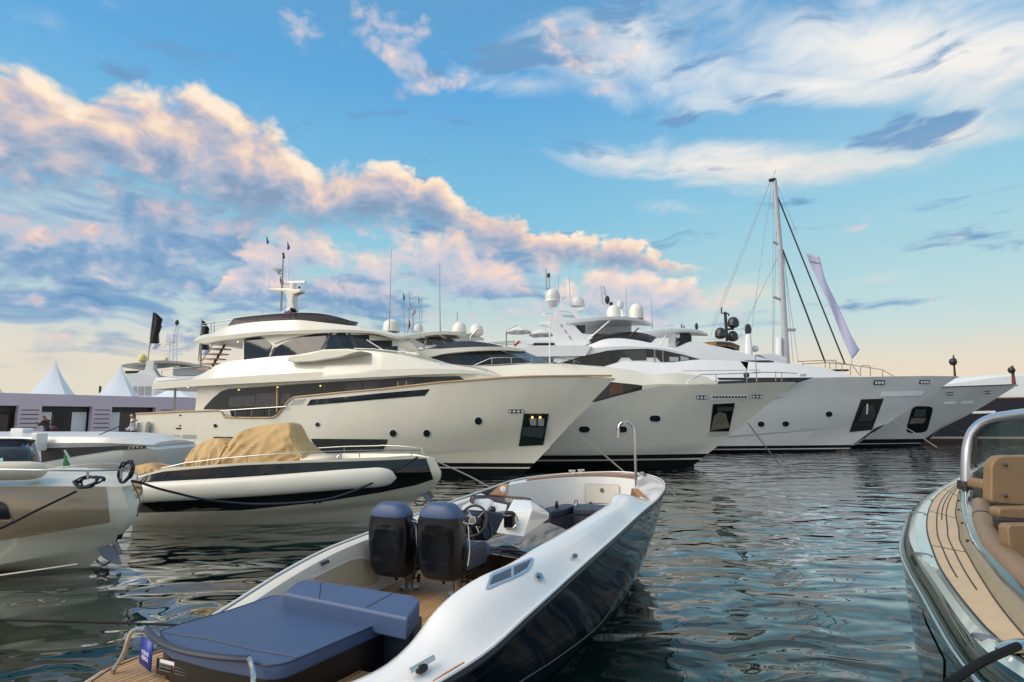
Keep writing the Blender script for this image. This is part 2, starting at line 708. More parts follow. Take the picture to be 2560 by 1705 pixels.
    for px, py, a, b, wt in [(180, 600, 800, 260, 1.0), (700, 700, 600, 170, .85), (1200, 640, 560, 130, .6), (0, 760, 700, 75, 1.0), (1500, 130, 500, 130, .55), (2250, 350, 200, 80, .5)]:
        A, E = ae(px, py)
        mp = t.n('ShaderNodeMapping', vector_type='TEXTURE', ins={'Vector': P, 'Location': (A, E, 0), 'Scale': (a / 1750, b / 1600, 1)})
        v = t.m('MULTIPLY', t.n('ShaderNodeTexGradient', gradient_type='SPHERICAL', ins={'Vector': mp.outputs[0]}).outputs['Fac'], wt)
        lmask = v if lmask is None else t.m('MAXIMUM', lmask, v)
    la = t.mr(t.m('ADD', lmask, t.m('MULTIPLY', t.m('SUBTRACT', ln, .5), 2.3)), .22, .62, 0, .9)
    lshade = t.mix(t.mr(ln, .4, .66), lin((176, 196, 210)), lin((104, 150, 192)))
    base = t.mix(la, base, lshade)
    # ---- cumulus banks with lit upper edges
    g = cloud_group()

    def dens(off):
        v = t.n('ShaderNodeVectorMath', operation='ADD', ins={0: P, 1: off}).outputs[0]
        nd = t.n('ShaderNodeGroup')
        nd.node_tree = g
        t.set(nd, 0, v)
        return nd.outputs[0]
    d0, d1 = dens((0, 0, 0)), dens((.012, .024, 0))
    rel = t.m('SUBTRACT', d0, d1)
    warm = [(0.0, lin((128, 152, 182))), (.25, lin((158, 170, 192))), (.45, lin((190, 184, 194))), (.62, lin((220, 198, 190))), (.8, lin((240, 214, 190))), (1.0, lin((250, 229, 206)))]
    pale = [(0.0, lin((150, 170, 200))), (.3, lin((182, 190, 208))), (.6, lin((214, 203, 208))), (.85, lin((240, 212, 198))), (1.0, lin((250, 226, 208)))]
    cool = [(0.0, lin((96, 140, 186))), (.35, lin((128, 162, 196))), (.6, lin((178, 188, 206))), (.85, lin((214, 190, 192))), (1.0, lin((238, 206, 192)))]

    def add_bank(base, edge, thick, amp, stops, hi, lo, op, rk=1.0, soft=.1, gap=.9):
        h, fd = bank(t, az, el, edge, thick, d0, amp)
        al = t.m('MULTIPLY', t.mr(h, 0, soft), t.mr(t.m('ADD', h, t.m('MULTIPLY', d0, -gap)), .62, 1.15, 1, 0))
        lit = t.m('ADD', t.mr(h, .0, .62, hi, lo, False), t.m('MULTIPLY', rel, rk))
        cc = t.ramp(lit, stops)
        return t.mix(t.m('MULTIPLY', t.m('MULTIPLY', al, fd), op), base, cc)
    # the left-hand stratocumulus, then the lower pale bank, then the bright one
    base = add_bank(base, [(-900, 400), (0, 440), (250, 470), (450, 450), (620, 520), (720, 600), (900, 690), (1200, 720), (1500, 760), (1900, 800), (3000, 900)],
                    [(-900, 380), (0, 360), (300, 330), (600, 270), (800, 150), (1100, 60), (1500, 2), (3000, 0)], .09, cool, .72, .20, .90, .85, .32, 1.25)
    base = add_bank(base, [(-900, 900), (300, 900), (560, 640), (690, 545), (900, 515), (1050, 540), (1300, 575), (1500, 615), (1680, 650), (1800, 690), (2000, 900), (3000, 900)],
                    [(-900, 0), (450, 0), (620, 180), (900, 270), (1200, 300), (1500, 260), (1700, 170), (1850, 60), (2000, 0), (3000, 0)], .075, pale, .98, .25, .88, .75, .28, 1.3)
    base = add_bank(base, [(-900, 60), (-300, 110), (0, 140), (150, 175), (300, 200), (420, 190), (560, 215), (660, 265), (760, 345), (880, 385), (1000, 390), (1120, 450), (1250, 500), (1400, 545), (1560, 575), (1700, 610), (1850, 680), (3000, 900)],
                    [(-900, 340), (0, 300), (200, 300), (400, 350), (560, 350), (720, 290), (900, 210), (1050, 175), (1250, 150), (1450, 130), (1650, 100), (1800, 30), (1900, 0), (3000, 0)], .050, warm, .98, .08, .97, .75, .18, .75)
    sm = blobmask(t, P, [(1010, 140, 150, 75, .9, 1.0), (950, 60, 190, 70, .3, .85), (1060, 215, 130, 35, -.2, .8), (1540, 215, 90, 45, 0, .8), (1140, 160, 90, 35, .6, .7),
                         (1500, 110, 240, 90, .1, .72), (2250, 370, 130, 60, -.8, .75), (2130, 570, 120, 32, 0, .7), (760, 70, 180, 60, .3, .6), (1640, 600, 120, 40, 0, .7)], .7)
    sd_ = t.m('ADD', sm, t.m('MULTIPLY', d0, .8))
    base = t.mix(t.mr(sd_, .28, .85, 0, .75), base, t.ramp(t.m('ADD', .42, t.m('MULTIPLY', rel, .8)), pale))
    # the sky behind the camera: broken cloud
    bk = t.mr(t.m('ADD', t.mr(t.m('ABSOLUTE', az), .95, 1.6, 0, .5), t.m('MULTIPLY', d0, .8)), .35, .8, 0, .85)
    base = t.mix(bk, base, t.ramp(t.m('ADD', .6, rel), warm))
    # band of clear cream just over the horizon
    hz = t.mr(el, R(2.5), R(8.2), .85, 0)
    base = t.mix(hz, base, t.mix(t.mr(az, -.7, .6), lin((218, 212, 195)), lin((230, 211, 186))))
    # below the horizon
    base = t.mix(t.mr(sp.outputs[2], -.02, 0.0), lin((60, 75, 80)), base)
    base = t.n('ShaderNodeHueSaturation', ins={'Color': base, 'Saturation': .98, 'Value': 1.0}).outputs[0]
    bg = t.n('ShaderNodeBackground', ins={'Color': base, 'Strength': 1.0})
    out = t.n('ShaderNodeOutputWorld')
    t.t.links.new(bg.outputs[0], out.inputs[0])


build_world()
world.cycles.sampling_method = 'MANUAL'
world.cycles.sample_map_resolution = 1024
sun = bpy.data.lights.new('sun', 'SUN')
sun.energy = 3.2
sun.angle = R(50)
sun.color = (1.0, .88, .72)
suno = bpy.data.objects.new('sun', sun)
col.objects.link(suno)
sd = Vector((math.sin(SUN_AZ) * math.cos(SUN_EL), math.cos(SUN_AZ) * math.cos(SUN_EL), math.sin(SUN_EL)))
suno.rotation_euler = sd.to_track_quat('Z', 'Y').to_euler()
# ---------------------------------------------------------------- materials
def hull_mat(name, color, bands, rough=.16, coat=.4):
    """gelcoat with painted boot stripes: bands = [(z, colour)] from the keel up, colour holds below z"""
    m = mat(name, color, rough, coat=coat, vary=.025, vscale=.8)
    t = NT(m.node_tree)
    b = m.node_tree.nodes['Principled BSDF']
    src = b.inputs['Base Color'].links[0].from_socket
    z = t.n('ShaderNodeSeparateXYZ', ins={0: t.n('ShaderNodeTexCoord').outputs['Object']}).outputs[2]
    cur = src
    for zz, c in reversed(bands):
        cur = t.mix(t.m('GREATER_THAN', z, zz), (*c, 1), cur)
    t.set(b, 'Base Color', cur)
    return m


CREAM = (.70, .67, .58)
WHITE = (.78, .78, .76)
BLK = (.006, .006, .007)
m_cream = mat('cream_gelcoat', CREAM, .18, coat=.35, vary=.02, vscale=.7)
m_white = mat('white_gelcoat', WHITE, .2, coat=.35, vary=.02, vscale=.7)
m_white2 = mat('white_paint', (.74, .75, .77), .3, vary=.03)
m_grey = mat('grey_paint', (.35, .36, .38), .35, vary=.05)
m_glass = mat('tinted_glass', (.014, .018, .024), .03, spec=.55, vary=.3, vscale=1.3)
m_glassb = mat('blue_windscreen', (.05, .10, .14), .04, spec=1.0, vary=.5, vscale=1.2)
m_black = mat('black_gloss', (.006, .006, .007), .07, spec=.5, coat=.25)
m_blackm = mat('black_matt', (.012, .012, .013), .5)
m_rub = mat('dark_rubber', (.025, .024, .028), .45)
m_chrome = mat('polished_steel', (.58, .57, .56), .16, metal=1.0)
m_steel = mat('brushed_steel', (.36, .36, .36), .3, metal=1.0)
m_tan = mat('tan_canvas', (.50, .33, .15), .8, vary=.10, vscale=3, bump=.35, bscale=14)
m_tanl = mat('tan_leather', (.215, .135, .070), .5, vary=.08, bump=.1)
m_creamc = mat('cream_cushion', (.66, .60, .48), .6, vary=.06, bump=.1)
m_navy = mat('navy_vinyl', (.040, .075, .165), .5, vary=.06, vscale=5, bump=.05, bscale=140)
m_navyd = mat('dark_navy_vinyl', (.018, .028, .052), .5, vary=.08)
m_wood = mat('varnished_teak', (.36, .17, .06), .3, coat=.3, vary=.15, vscale=8)
m_woodl = mat('teak_rail', (.42, .27, .13), .5, vary=.1)
m_flagb = mat('black_cloth', (.018, .018, .02), .8, vary=.2, vscale=3)
m_flagw = mat('white_cloth', (.62, .63, .74), .8, vary=.04)
m_flagg = mat('green_cloth', (.01, .16, .04), .8)
m_flagr = mat('red_cloth', (.45, .02, .02), .8)
m_blue = mat('blue_cloth', (.10, .14, .38), .8)
m_tent = mat('white_tent_canvas', (.70, .76, .82), .7, vary=.03)
m_lilac = mat('lilac_panel', (.66, .54, .62), .6, vary=.04, vscale=.6)
m_umb = mat('umbrella_canvas', (.62, .62, .58), .8, vary=.04)
m_dome = mat('radome_grey', (.60, .60, .60), .35, vary=.02)
m_domew = mat('radome_white', (.68, .67, .62), .35, vary=.02)
m_domeb = mat('radome_black', (.02, .022, .026), .3)
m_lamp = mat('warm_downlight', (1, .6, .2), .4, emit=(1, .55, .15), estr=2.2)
m_lampw = mat('white_light_lens', (.5, .55, .6), .3, emit=(.8, .88, 1), estr=.12)
m_skin = mat('skin', (.42, .24, .16), .5)
m_skind = mat('dark_skin', (.16, .08, .05), .5)
m_hair = mat('dark_hair', (.012, .009, .008), .6)
m_shirt = mat('white_shirt', (.66, .66, .74), .8, vary=.05, vscale=6)
m_trou = mat('dark_trousers', (.015, .016, .025), .8, vary=.2, vscale=6)
m_rope = mat('navy_rope', (.010, .014, .035), .8, bump=.6, bscale=60)
m_ropeb = mat('black_rope', (.006, .006, .007), .6, spec=.2)
m_darksteel = mat('dark_steel', (.16, .16, .17), .30, metal=1.0)
m_ropeg = mat('grey_rope', (.15, .145, .135), .8, bump=.5, bscale=80)
m_conc = mat('quay_concrete', (.28, .27, .25), .85, vary=.15, vscale=1.5, bump=.4)


def teak(name, base=(.42, .27, .13), plank=.07, ang=0.0, seam=.09, dark=(.03, .02, .015), gap=.09):
    m = mat(name, base, .55)
    t = NT(m.node_tree)
    b = m.node_tree.nodes['Principled BSDF']
    tc = t.n('ShaderNodeTexCoord').outputs['Object']
    mp = t.n('ShaderNodeMapping', ins={'Vector': tc, 'Rotation': (0, 0, ang)}).outputs[0]
    s = t.n('ShaderNodeSeparateXYZ', ins={0: mp})
    v = t.m('DIVIDE', s.outputs[1], plank)
    fr = t.m('FRACT', v)
    ix = t.m('FLOOR', v)
    ed = t.m('LESS_THAN', t.m('MINIMUM', fr, t.m('SUBTRACT', 1, fr)), gap)
    wn = t.n('ShaderNodeTexWhiteNoise', noise_dimensions='1D', ins={'W': ix}).outputs[0]
    gm = t.n('ShaderNodeMapping', ins={'Vector': mp, 'Scale': (3, 60, 20)}).outputs[0]
    gn = t.n('ShaderNodeTexNoise', ins={'Vector': gm, 'Scale': 1.5, 'Detail': 5.0}).outputs[0]
    k = t.m('ADD', t.mr(wn, 0, 1, .82, 1.15, False), t.mr(gn, .3, .7, -.16, .16, False))
    c = t.n('ShaderNodeVectorMath', operation='SCALE', ins={0: base, 'Scale': k}).outputs[0]
    t.set(b, 'Base Color', t.mix(ed, c, dark))
    return m


def water_mat():
    m = mat('harbour_water', (.006, .018, .015), .5, spec=0.0)
    t = NT(m.node_tree)
    b = m.node_tree.nodes['Principled BSDF']
    tc = t.n('ShaderNodeTexCoord').outputs['Object']
    w1 = t.n('ShaderNodeTexNoise', ins={'Vector': tc, 'Scale': .55, 'Detail': 2.0})
    v = t.n('ShaderNodeVectorMath', operation='MULTIPLY_ADD', ins={0: w1.outputs['Color'], 1: (.9, .9, 0), 2: tc}).outputs[0]
    mp1 = t.n('ShaderNodeMapping', ins={'Vector': v, 'Rotation': (0, 0, R(10)), 'Scale': (.62, 1.15, 1)}).outputs[0]
    n1 = t.n('ShaderNodeTexNoise', ins={'Vector': mp1, 'Scale': 1.0, 'Detail': 0.0, 'Roughness': .3, 'Distortion': .5}).outputs[0]
    mp2 = t.n('ShaderNodeMapping', ins={'Vector': v, 'Rotation': (0, 0, R(-24)), 'Scale': (.7, 1.2, 1)}).outputs[0]
    n2 = t.n('ShaderNodeTexNoise', ins={'Vector': mp2, 'Scale': 2.7, 'Detail': 0.0, 'Roughness': .45, 'Distortion': .5}).outputs[0]
    calm = t.n('ShaderNodeTexNoise', ins={'Vector': tc, 'Scale': .16, 'Detail': 2.0}).outputs[0]
    amp = t.mr(calm, .38, .66, .45, 1.25)
    h = t.m('ADD', t.m('MULTIPLY', n1, .080), t.m('MULTIPLY', t.m('MULTIPLY', n2, .026), amp))
    bp = t.n('ShaderNodeBump', ins={'Strength': 1.0, 'Distance': 1.0, 'Height': h})
    t.set(b, 'Normal', bp.outputs[0])
    g = t.n('ShaderNodeBsdfGlossy', ins={'Color': (1, 1, 1, 1), 'Roughness': .0, 'Normal': bp.outputs[0]})
    fr = t.n('ShaderNodeFresnel', ins={'IOR': 3.6, 'Normal': bp.outputs[0]}).outputs[0]
    mx = t.n('ShaderNodeMixShader', ins={0: t.mr(fr, .332, .47, .06, 1.0, False), 1: b.outputs[0], 2: g.outputs[0]})
    out = [n for n in m.node_tree.nodes if n.type == 'OUTPUT_MATERIAL'][0]
    t.t.links.new(mx.outputs[0], out.inputs[0])
    return m
# ---------------------------------------------------------------- water and quay
mb = MB()
mb.add([(-1500, -300, 0), (1500, -300, 0), (1500, 3000, 0), (-1500, 3000, 0)], [(0, 1, 2, 3)])
water = tag(mb.build('water', water_mat()), kind='structure')
water['label'] = 'dark rippled harbour water mirroring the evening sky'
# ================================================================ leading cream yacht
def yacht_frame(name, stem_px, D, deg, label, cat='yacht', group=None):
    d = ray(*stem_px)
    x = d.x / d.y * D
    return Fr(name, x, D, deg, label, cat, group)


def light_row(fr, tree, cx, cy, w, h, n, name='hull_light', slope=0.0, gap=.12, off=.03):
    o = decal(fr, name, pill(cx, cy, w, h, slope=slope), tree, m_rub, off=off)
    mb = MB()
    for i in range(n):
        x = cx - w / 2 + w * (i + .5) / n
        decal(fr, '', pill(x, cy + slope * (x - cx), w / n * (1 - 2 * gap), h * .62, slope=slope, n=4), tree, None, off=off + .015, step=3, mb=mb, build=False)
    mb.build('lens', m_lampw, o, merge=0)
    return o


def porthole(fr, tree, cx, cy, rx, ry, ring=1.28, wide=None):
    pts = (lambda k: pill(cx, cy, wide * k if k == 1 else wide + (k - 1) * ry * 2, 2 * ry * k)) if wide else (lambda k: ell(cx, cy, rx * k, ry * k))
    o = decal(fr, 'porthole', pts(1), tree, m_glass, off=.03)
    decal(fr, 'porthole_ring', pts(ring), tree, m_white, parent=o, off=.015)
    return o


y1 = Fr('motor_yacht', -1.6, 28.2, -19, 'nearest cream motor yacht with teak cap rail and dark tinted flybridge screen', 'yacht', 'motor yachts moored stern to the quay')
f = y1
B = 3.0
sheer = q('P', (340, 1035), (352, 1035), (450, 1030), (552, 1027), (562, 1044), (625, 1045.5), (682, 1045), (694, 1039), (707, 1022), (722, 1003), (735, 994), (840, 983.5), (950, 974), (1100, 957), (1180, 951), (1262, 944.5), (1333, 941.5), (1450, 940), (1531, 940), (1537, 945))
sh = f.row(sheer, taper(B, 3.4, .12))
sh[-1].y = 0
mid = f.row(q('P', (338, 1100), (700, 1098), (1000, 1085), (1250, 1062), (1456, 1030)), taper(2.96, 2.6, .14))
chine = f.row(q('P', (338, 1150), (700, 1152), (1062, 1136), (1250, 1124), (1375, 1115.5)), taper(2.86, 2.1, .14))
lo = f.row(q('P', (338, 1153), (700, 1155), (1062, 1139), (1250, 1127), (1374, 1118.5)), taper(2.82, 2.05, .14))
w0 = f.row(q('P', (338, 1166), (800, 1178), (1150, 1187), (1307, 1188)), taper(2.7, 2.0, .14))
ub = [Vector((p.x, p.y * .6, -.5)) for p in w0]
m_h1 = hull_mat('cream_hull', (.74, .71, .61), [(.37, BLK), (.435, (.6, .57, .48)), (.62, BLK)])
hull = shell([ub, w0, lo, chine, mid, sh], 150, crown=.06, inner=(.12, 1.95, .5), smooth=[1, 1, 1, 1, 1, 0], by='x', fair=3).build('hull', m_h1, f, sharp=28)
T1 = bvh(f, hull)
# cap rail in teak
cap = resamp(sh, 150, False)
mb = MB()
mb.tube([p + Vector((0, -.02, .02)) for p in cap[:-1]], .026, 6, flat=1.6)
mb.tube([mir(p + Vector((0, -.02, .02))) for p in cap[:-1]], .026, 6, flat=1.6)
mb.build('cap_rail', m_woodl, f)
# side gate rail
mb = MB()
gp = [f.w(p, 2.92) for p in q('F', (790, 498), (1100, 478), (1420, 458), (1440, 452))]
mb.tube(gp, .03, 6)
for x in (932, 1095, 1268):
    mb.tube([f.w(q('F', (x, 490 - (x - 932) * .05))[0], 2.9), f.w(q('F', (x, 562))[0], 2.9)], .02, 6)
mb.build('side_rail', m_steel, f)
for p in [(983, 1083, 8.6, 9), (1067, 1083, 8.6, 9), (1196, 1052, 9, 9.5), (539, 1064, 4.6, 4.6), (794.6, 1061, 5.6, 5.6)]:
    porthole(f, T1, *p)
decal(f, 'hull_window', rpoly([(777, 1096.5), (970, 1098), (966, 1110), (957, 1127), (801, 1134), (786, 1112)], 4), T1, m_glass)
decal(f, 'hull_window', rpoly([(533, 1091.5), (640, 1093), (640, 1118), (549, 1114)], 3), T1, m_glass)
for p in (((440.5, 1091), 21, 8), ((473.5, 1091.5), 36, 9)):
    decal(f, 'hull_scoop', pill(p[0][0], p[0][1], p[1], p[2]), T1, m_grey, off=.015)
for p in ((451, 1038, 5), (451, 1064, 5), (447, 1071, 14)):
    decal(f, 'hull_fitting', pill(p[0], p[1], p[2], 4), T1, m_rub, off=.02, step=2)
light_row(f, T1, 1290.5, 1027.5, 42, 8.5, 4)
# bulwark glazing and vents
decal(f, 'bulwark_window', [(767, 1014), (777, 999), (860, 992), (950, 983), (1030, 976), (1075, 972.5), (1062, 989), (950, 998), (860, 1006)], T1, m_glass, off=.015)
for a, b, c, d in ((733, 1001.5, 766, 999), (729, 1006, 762, 1003.5), (724, 1011, 758, 1008.5)):
    decal(f, 'vent_slot', [(a, b - 1.3), (c, d - 1.3), (c, d + 1.3), (a, b + 1.3)], T1, m_grey, off=.015, step=3)
# anchor pocket
pk = decal(f, 'anchor_pocket', q('G', (1410, 602), (1655, 602), (1600, 910), (1358, 922)), T1, mat('pocket_green', (.008, .022, .016), .3), off=.02)
decal(f, 'anchor', q('G', (1398, 722), (1620, 722), (1590, 835), (1388, 805)), T1, m_steel, parent=pk, off=.12)
decal(f, 'anchor_bracket', q('G', (1462, 642), (1530, 640), (1528, 712), (1470, 708)), T1, m_grey, parent=pk, off=.10)
decal(f, 'anchor_bracket', q('G', (1545, 640), (1606, 645), (1602, 716), (1545, 712)), T1, m_grey, parent=pk, off=.10)
for x in (1490, 1566):
    decal(f, 'pocket_lamp', ell(*q('G', (x, 630))[0], 3, 2.4, 10), T1, m_lamp, parent=pk, off=.12, step=3)

# main deck house behind the bulwark
WD = 2.45
hb = f.row(q('P', (482, 1075), (700, 1070), (1000, 1040), (1263, 985)), taper(WD, 3.6, 0, .3))
ht = f.row(q('P', (494, 966), (572, 961), (733, 953), (950, 942), (1163, 934), (1263, 946)), taper(WD, 3.6, 0, .3))
for p in hb: p.z = 1.9
dh = shell([hb, ht], 80, crown=0.0).build('deckhouse', m_cream, f)
TD = bvh(f, dh)
decal(f, 'saloon_window', q('F', (622, 482), (640, 455), (720, 370), (800, 305), (870, 283), (1100, 268), (1500, 240), (1900, 212), (2352, 188)) + q('G', (300, 245), (780, 237), (835, 278), (855, 284), (600, 340)) + [(950, 1020), (735, 1042), (690, 1060), (584, 1060), (575, 1024)], TD, m_glass, off=.02)
# drawn curtains and interior panels behind the saloon glass
m_curt = mat('grey_curtain', (.055, .055, .06), .2, vary=.25, vscale=4)
for a, b, c, d in ((790, 800, 878, 870), (905, 915, 965, 955)):
    pass
sal = [o for o in f.o.children if o.name.startswith('saloon_window')][0]
for x0, x1, y0, y1_, mm in ((575, 640, 992, 1018, m_curt), (642, 700, 984, 1020, m_curt), (705, 728, 985, 1010, m_curt), (865, 905, 957, 980, m_curt), (912, 950, 954, 976, m_curt), (1000, 1035, 948, 965, m_curt)):
    decal(f, 'curtain', [(x0, y0), (x1, y0 - (x1 - x0) * .05), (x1 - 2, y1_ - (x1 - x0) * .05), (x0 - 3, y1_)], TD, mm, parent=sal, off=.028, step=8)
# warm glints of interior posts, put into strips that glow by themselves
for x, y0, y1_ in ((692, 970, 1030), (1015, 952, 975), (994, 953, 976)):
    decal(f, 'interior_post', [(x, y0), (x + 2, y0), (x + 2, y1_), (x, y1_)], TD, mat('glowing_post', (.5, .3, .12), .5, emit=(1, .5, .15), estr=.12), off=.03, step=6)
for p in q('F', (968, 292), (1347, 265), (1768, 253), (468, 268), (800, 242), (1180, 215)):
    MB().ball(f.w(p, WD + .07), .035, 8).build('downlight', m_lamp, f)
# upper deck body with its long brow
ub0 = f.row(q('P', (379, 974.5), (440, 969), (572, 961), (733, 953), (950, 942), (1100, 935), (1163, 934), (1262, 946)), taper(3.0, 3.8, .1))
ub1 = f.row(q('P', (383, 958), (470, 951), (572, 943), (733, 933), (950, 924), (1100, 922), (1180, 927), (1263, 945)), taper(3.02, 3.6, .1))
ub2 = f.row(q('P', (390, 944), (506, 934), (524, 924), (545, 912), (572, 904), (608, 899.5), (677, 892), (760, 886), (868, 876), (986, 884), (1060, 899), (1100, 909), (1153, 914), (1200, 921), (1263, 944.5)), taper(2.55, 3.2, .05))
upper = shell([ub0, ub1, ub2], 120, crown=.18, bottom=True, smooth=[1, 1, 1], capa=True).build('upper_deck', m_cream, f, sharp=25)
TU = bvh(f, upper)
decal(f, 'deck_groove', [(389, 953.5), (482, 945.5), (482, 947.5), (389, 955.5)], TU, m_grey, off=.01)
# wing station blister
pod = [f.w(p, 2.95) for p in q('B', (1045, 1340), (1062, 1292), (1240, 1268), (1400, 1228), (1640, 1222), (1780, 1245), (1560, 1310), (1300, 1350), (1120, 1358))]
mb = MB()
mb.prism(pod, (0, .9, 0))
mb.build('wing_station', m_cream, f, bevel=.06, seg=3, sharp=50)
# wheelhouse
pb = f.row(q('P', (607, 902), (677, 896), (800, 885), (900, 880), (960, 885), (1026, 893)), taper(2.15, 4.0))
pt = f.row(q('P', (607, 840), (660, 838), (760, 832), (880, 832), (985, 845)), taper(2.05, 4.0))
ph = shell([pb, pt], 90, crown=0.02).build('wheelhouse', m_cream, f)
TP = bvh(f, ph)
gl = decal(f, 'wheelhouse_window', q('B', (880, 1304), (925, 1220), (1040, 1155), (1180, 1105), (1330, 1075), (1500, 1060), (1900, 1072), (2110, 1112), (2215, 1265), (1990, 1240), (1640, 1222), (1400, 1232), (1045, 1296)), TP, m_glass, off=.02)
decal(f, 'aft_door_glass', q('B', (628, 1330), (630, 1140), (680, 1108), (760, 1103), (840, 1128), (905, 1190), (870, 1306)), TP, m_glassb if False else m_glass, off=.02)
for pts in (((1470, 1072), (1500, 1070), (1400, 1228), (1375, 1230)), ((1640, 1064), (1660, 1064), (1750, 1222), (1725, 1222)), ((900, 1240), (935, 1200), (935, 1230), (900, 1300))):
    decal(f, 'window_mullion', q('B', *pts), TP, m_rub, parent=gl, off=.035)
mb = MB()
mb.tube([f.w(p, 1.5) for p in q('B', (1830, 1135), (1990, 1235))], .02, 5)
mb.build('wiper', m_white, f)
# flybridge deck with brow
fb0 = f.row(q('B', (120, 1162), (210, 1168), (420, 1140), (640, 1112), (900, 1085), (1200, 1075), (1600, 1062), (1900, 1075), (2130, 1120), (2207, 1110)), taper(2.5, 4.0, .1))
fb1 = f.row(q('B', (122, 1158), (215, 1120), (420, 1095), (640, 1068), (900, 1050), (1200, 1040), (1600, 1035), (1900, 1055), (2130, 1098), (2208, 1107)), taper(2.55, 4.0, .1))
fb2 = f.row(q('B', (150, 1125), (210, 1092), (330, 1068), (440, 1012), (560, 985), (760, 960), (1000, 945), (1150, 941), (1400, 965), (1640, 992), (1850, 1015), (2050, 1060), (2208, 1105)), taper(2.2, 3.4, .1))
fly = shell([fb0, fb1, fb2], 110, crown=.08, bottom=True).build('flybridge_deck', m_cream, f, sharp=25)
# arch wing under the flybridge (sweeps down between the two windows)
wing = [f.w(p, 2.16) for p in q('B', (640, 1112), (760, 1085), (860, 1135), (925, 1172), (1010, 1140), (1180, 1095), (1330, 1072), (1330, 1050), (900, 1055), (640, 1090))]
mb = MB()
mb.prism(wing, (0, .12, 0))
mb.build('arch_panel', m_cream, f, bevel=.02)
for p in q('B', (465, 1120), (685, 1092), (565, 1152), (330, 1165)):
    MB().ball(f.w(p, 1.6), .045, 8).build('downlight', m_lamp, f)
# tinted flybridge screen
s0 = f.row(q('B', (470, 1005), (560, 988), (760, 964), (1000, 948), (1150, 944), (1400, 968), (1640, 995)), taper(2.0, 5, .0))
s1 = f.row(q('B', (528, 930), (620, 916), (760, 901), (1000, 881), (1200, 873), (1400, 886), (1560, 920), (1662, 950)), taper(2.05, 5, .0))
m_mauve = mat('mauve_acrylic', (.10, .065, .095), .08, spec=.5, alpha=.62)
mb = shell([s0, s1], 80, capa=False)
mb.build('flybridge_screen', m_mauve, f, solid=.02)
mb = MB()
tp = resamp(s1, 60)
mb.tube(tp + [mir(p) for p in reversed(tp)], .03, 6)
for p in ((528, 930, 470, 1005), (762, 900, 760, 964), (1655, 948, 1635, 995)):
    mb.tube([f.w(q('B', p[:2])[0], 2.0), f.w(q('B', p[2:])[0], 1.98)], .02, 6)
mb.build('screen_frame', m_rub, f)
# aft flybridge rail
mb = MB()
mb.tube([f.w(p, 2.0) for p in q('B', (510, 938), (350, 960), (210, 985), (200, 992))], .022, 6)
mb.tube([f.w(p, 2.0) for p in q('B', (470, 975), (330, 1000), (215, 998))], .015, 6)
for x, y0, y1_ in ((335, 965, 1068), (305, 970, 1065), (213, 985, 1095)):
    mb.tube([f.w(p, 2.0) for p in q('B', (x, y0), (x, y1_))], .018, 6)
mb.build('aft_rail', m_steel, f)
# aft stanchion, stairs
mb = MB()
mb.tube([f.w(p, 2.0) for p in q('B', (208, 1165), (200, 1400))], .05, 8)
mb.tube([f.w(p, 2.0) for p in q('B', (330, 1165), (212, 1345))], .025, 6)
mb.build('stanchion', m_steel, f)
MB().tube([f.w(p, 2.1) for p in q('F', (345, 285), (338, 505))], .06, 8).build('stanchion', m_steel, f)
st = MB()
a, b = f.w(q('B', (470, 1130))[0], 1.2), f.w(q('B', (318, 1395))[0], 1.2)
st.beam(a, b, .05, .12)
st.build('stair_stringer', m_rub, f)
for x, y in ((420, 1180), (393, 1228), (369, 1278), (343, 1326), (318, 1372), (275, 1420)):
    c = f.w(q('B', (x, y))[0], 1.2)
    MB().box(c, (.85, .7, .06)).build('stair_tread', m_wood, f)
# fore and upper deck guard rails
mb = MB()
mb.tube([f.w(p, 1.7) for p in q('B', (1390, 1255), (1430, 1225), (1640, 1218), (1895, 1225), (2100, 1245), (2260, 1265), (2350, 1290))], .018, 6)
for x, y in ((1640, 1220), (1895, 1226), (2098, 1245), (2350, 1290)):
    mb.tube([f.w(q('B', (x, y))[0], 1.7), f.w(q('B', (x, y + 32))[0], 1.7)], .015, 5)
mb.tube([f.w(p, 1.6) for p in q('B', (2120, 1350), (2125, 1335), (2330, 1345))] + [f.w(p, 1.3) for p in q('C', (170, 1030), (385, 1065), (430, 1052), (740, 1095), (860, 1130))], .015, 5)
mb.build('guard_rail', m_steel, f)
mb = MB()
mb.tube([f.w(p, 1.5) for p in q('C', (0, 910), (60, 935), (180, 960), (245, 990), (245, 1005))], .02, 6)
mb.build('brow_rail', m_steel, f)
# radar mast
mz = [f.w(p, .22) for p in q('B', (1040, 850), (1048, 760), (1030, 665), (870, 648), (862, 630), (1040, 626), (1180, 640), (1180, 665), (1110, 690), (1098, 760), (1120, 850))]
MB().prism(mz, (0, .44, 0)).build('radar_mast', m_cream, f, bevel=.05)
mb = MB()
mb.beam(f.w(q('B', (988, 578))[0], 0), f.w(q('B', (1232, 572))[0], 0), .16, .16)
mb.tube([f.w(p, 0) for p in q('B', (1110, 640), (1110, 585))], .18, 10)
mb.build('radar_scanner', m_white, f, bevel=.03)
mb = MB()
mb.tube([f.w(p, .1) for p in q('B', (990, 850), (1003, 570), (1012, 290))], [.06, .05, .03], 8)
mb.tube([f.w(p, .1) for p in q('B', (960, 487), (1010, 485))], .03, 6)
mb.build('mast_pole', m_steel, f)
mb = MB()
c = f.w(q('B', (962, 458))[0], .1)
mb.lathe([(.01, -.14), (.05, -.12), (.26, .05), (.22, .06), (.01, .06)], c, 16)
mb.build('satellite_disc', m_white, f)
for p in ((1011, 292), (1016, 314), (1016, 328), (1170, 622)):
    MB().ball(f.w(q('B', p)[0], .1), .07, 8).build('navigation_lamp', m_blackm, f)
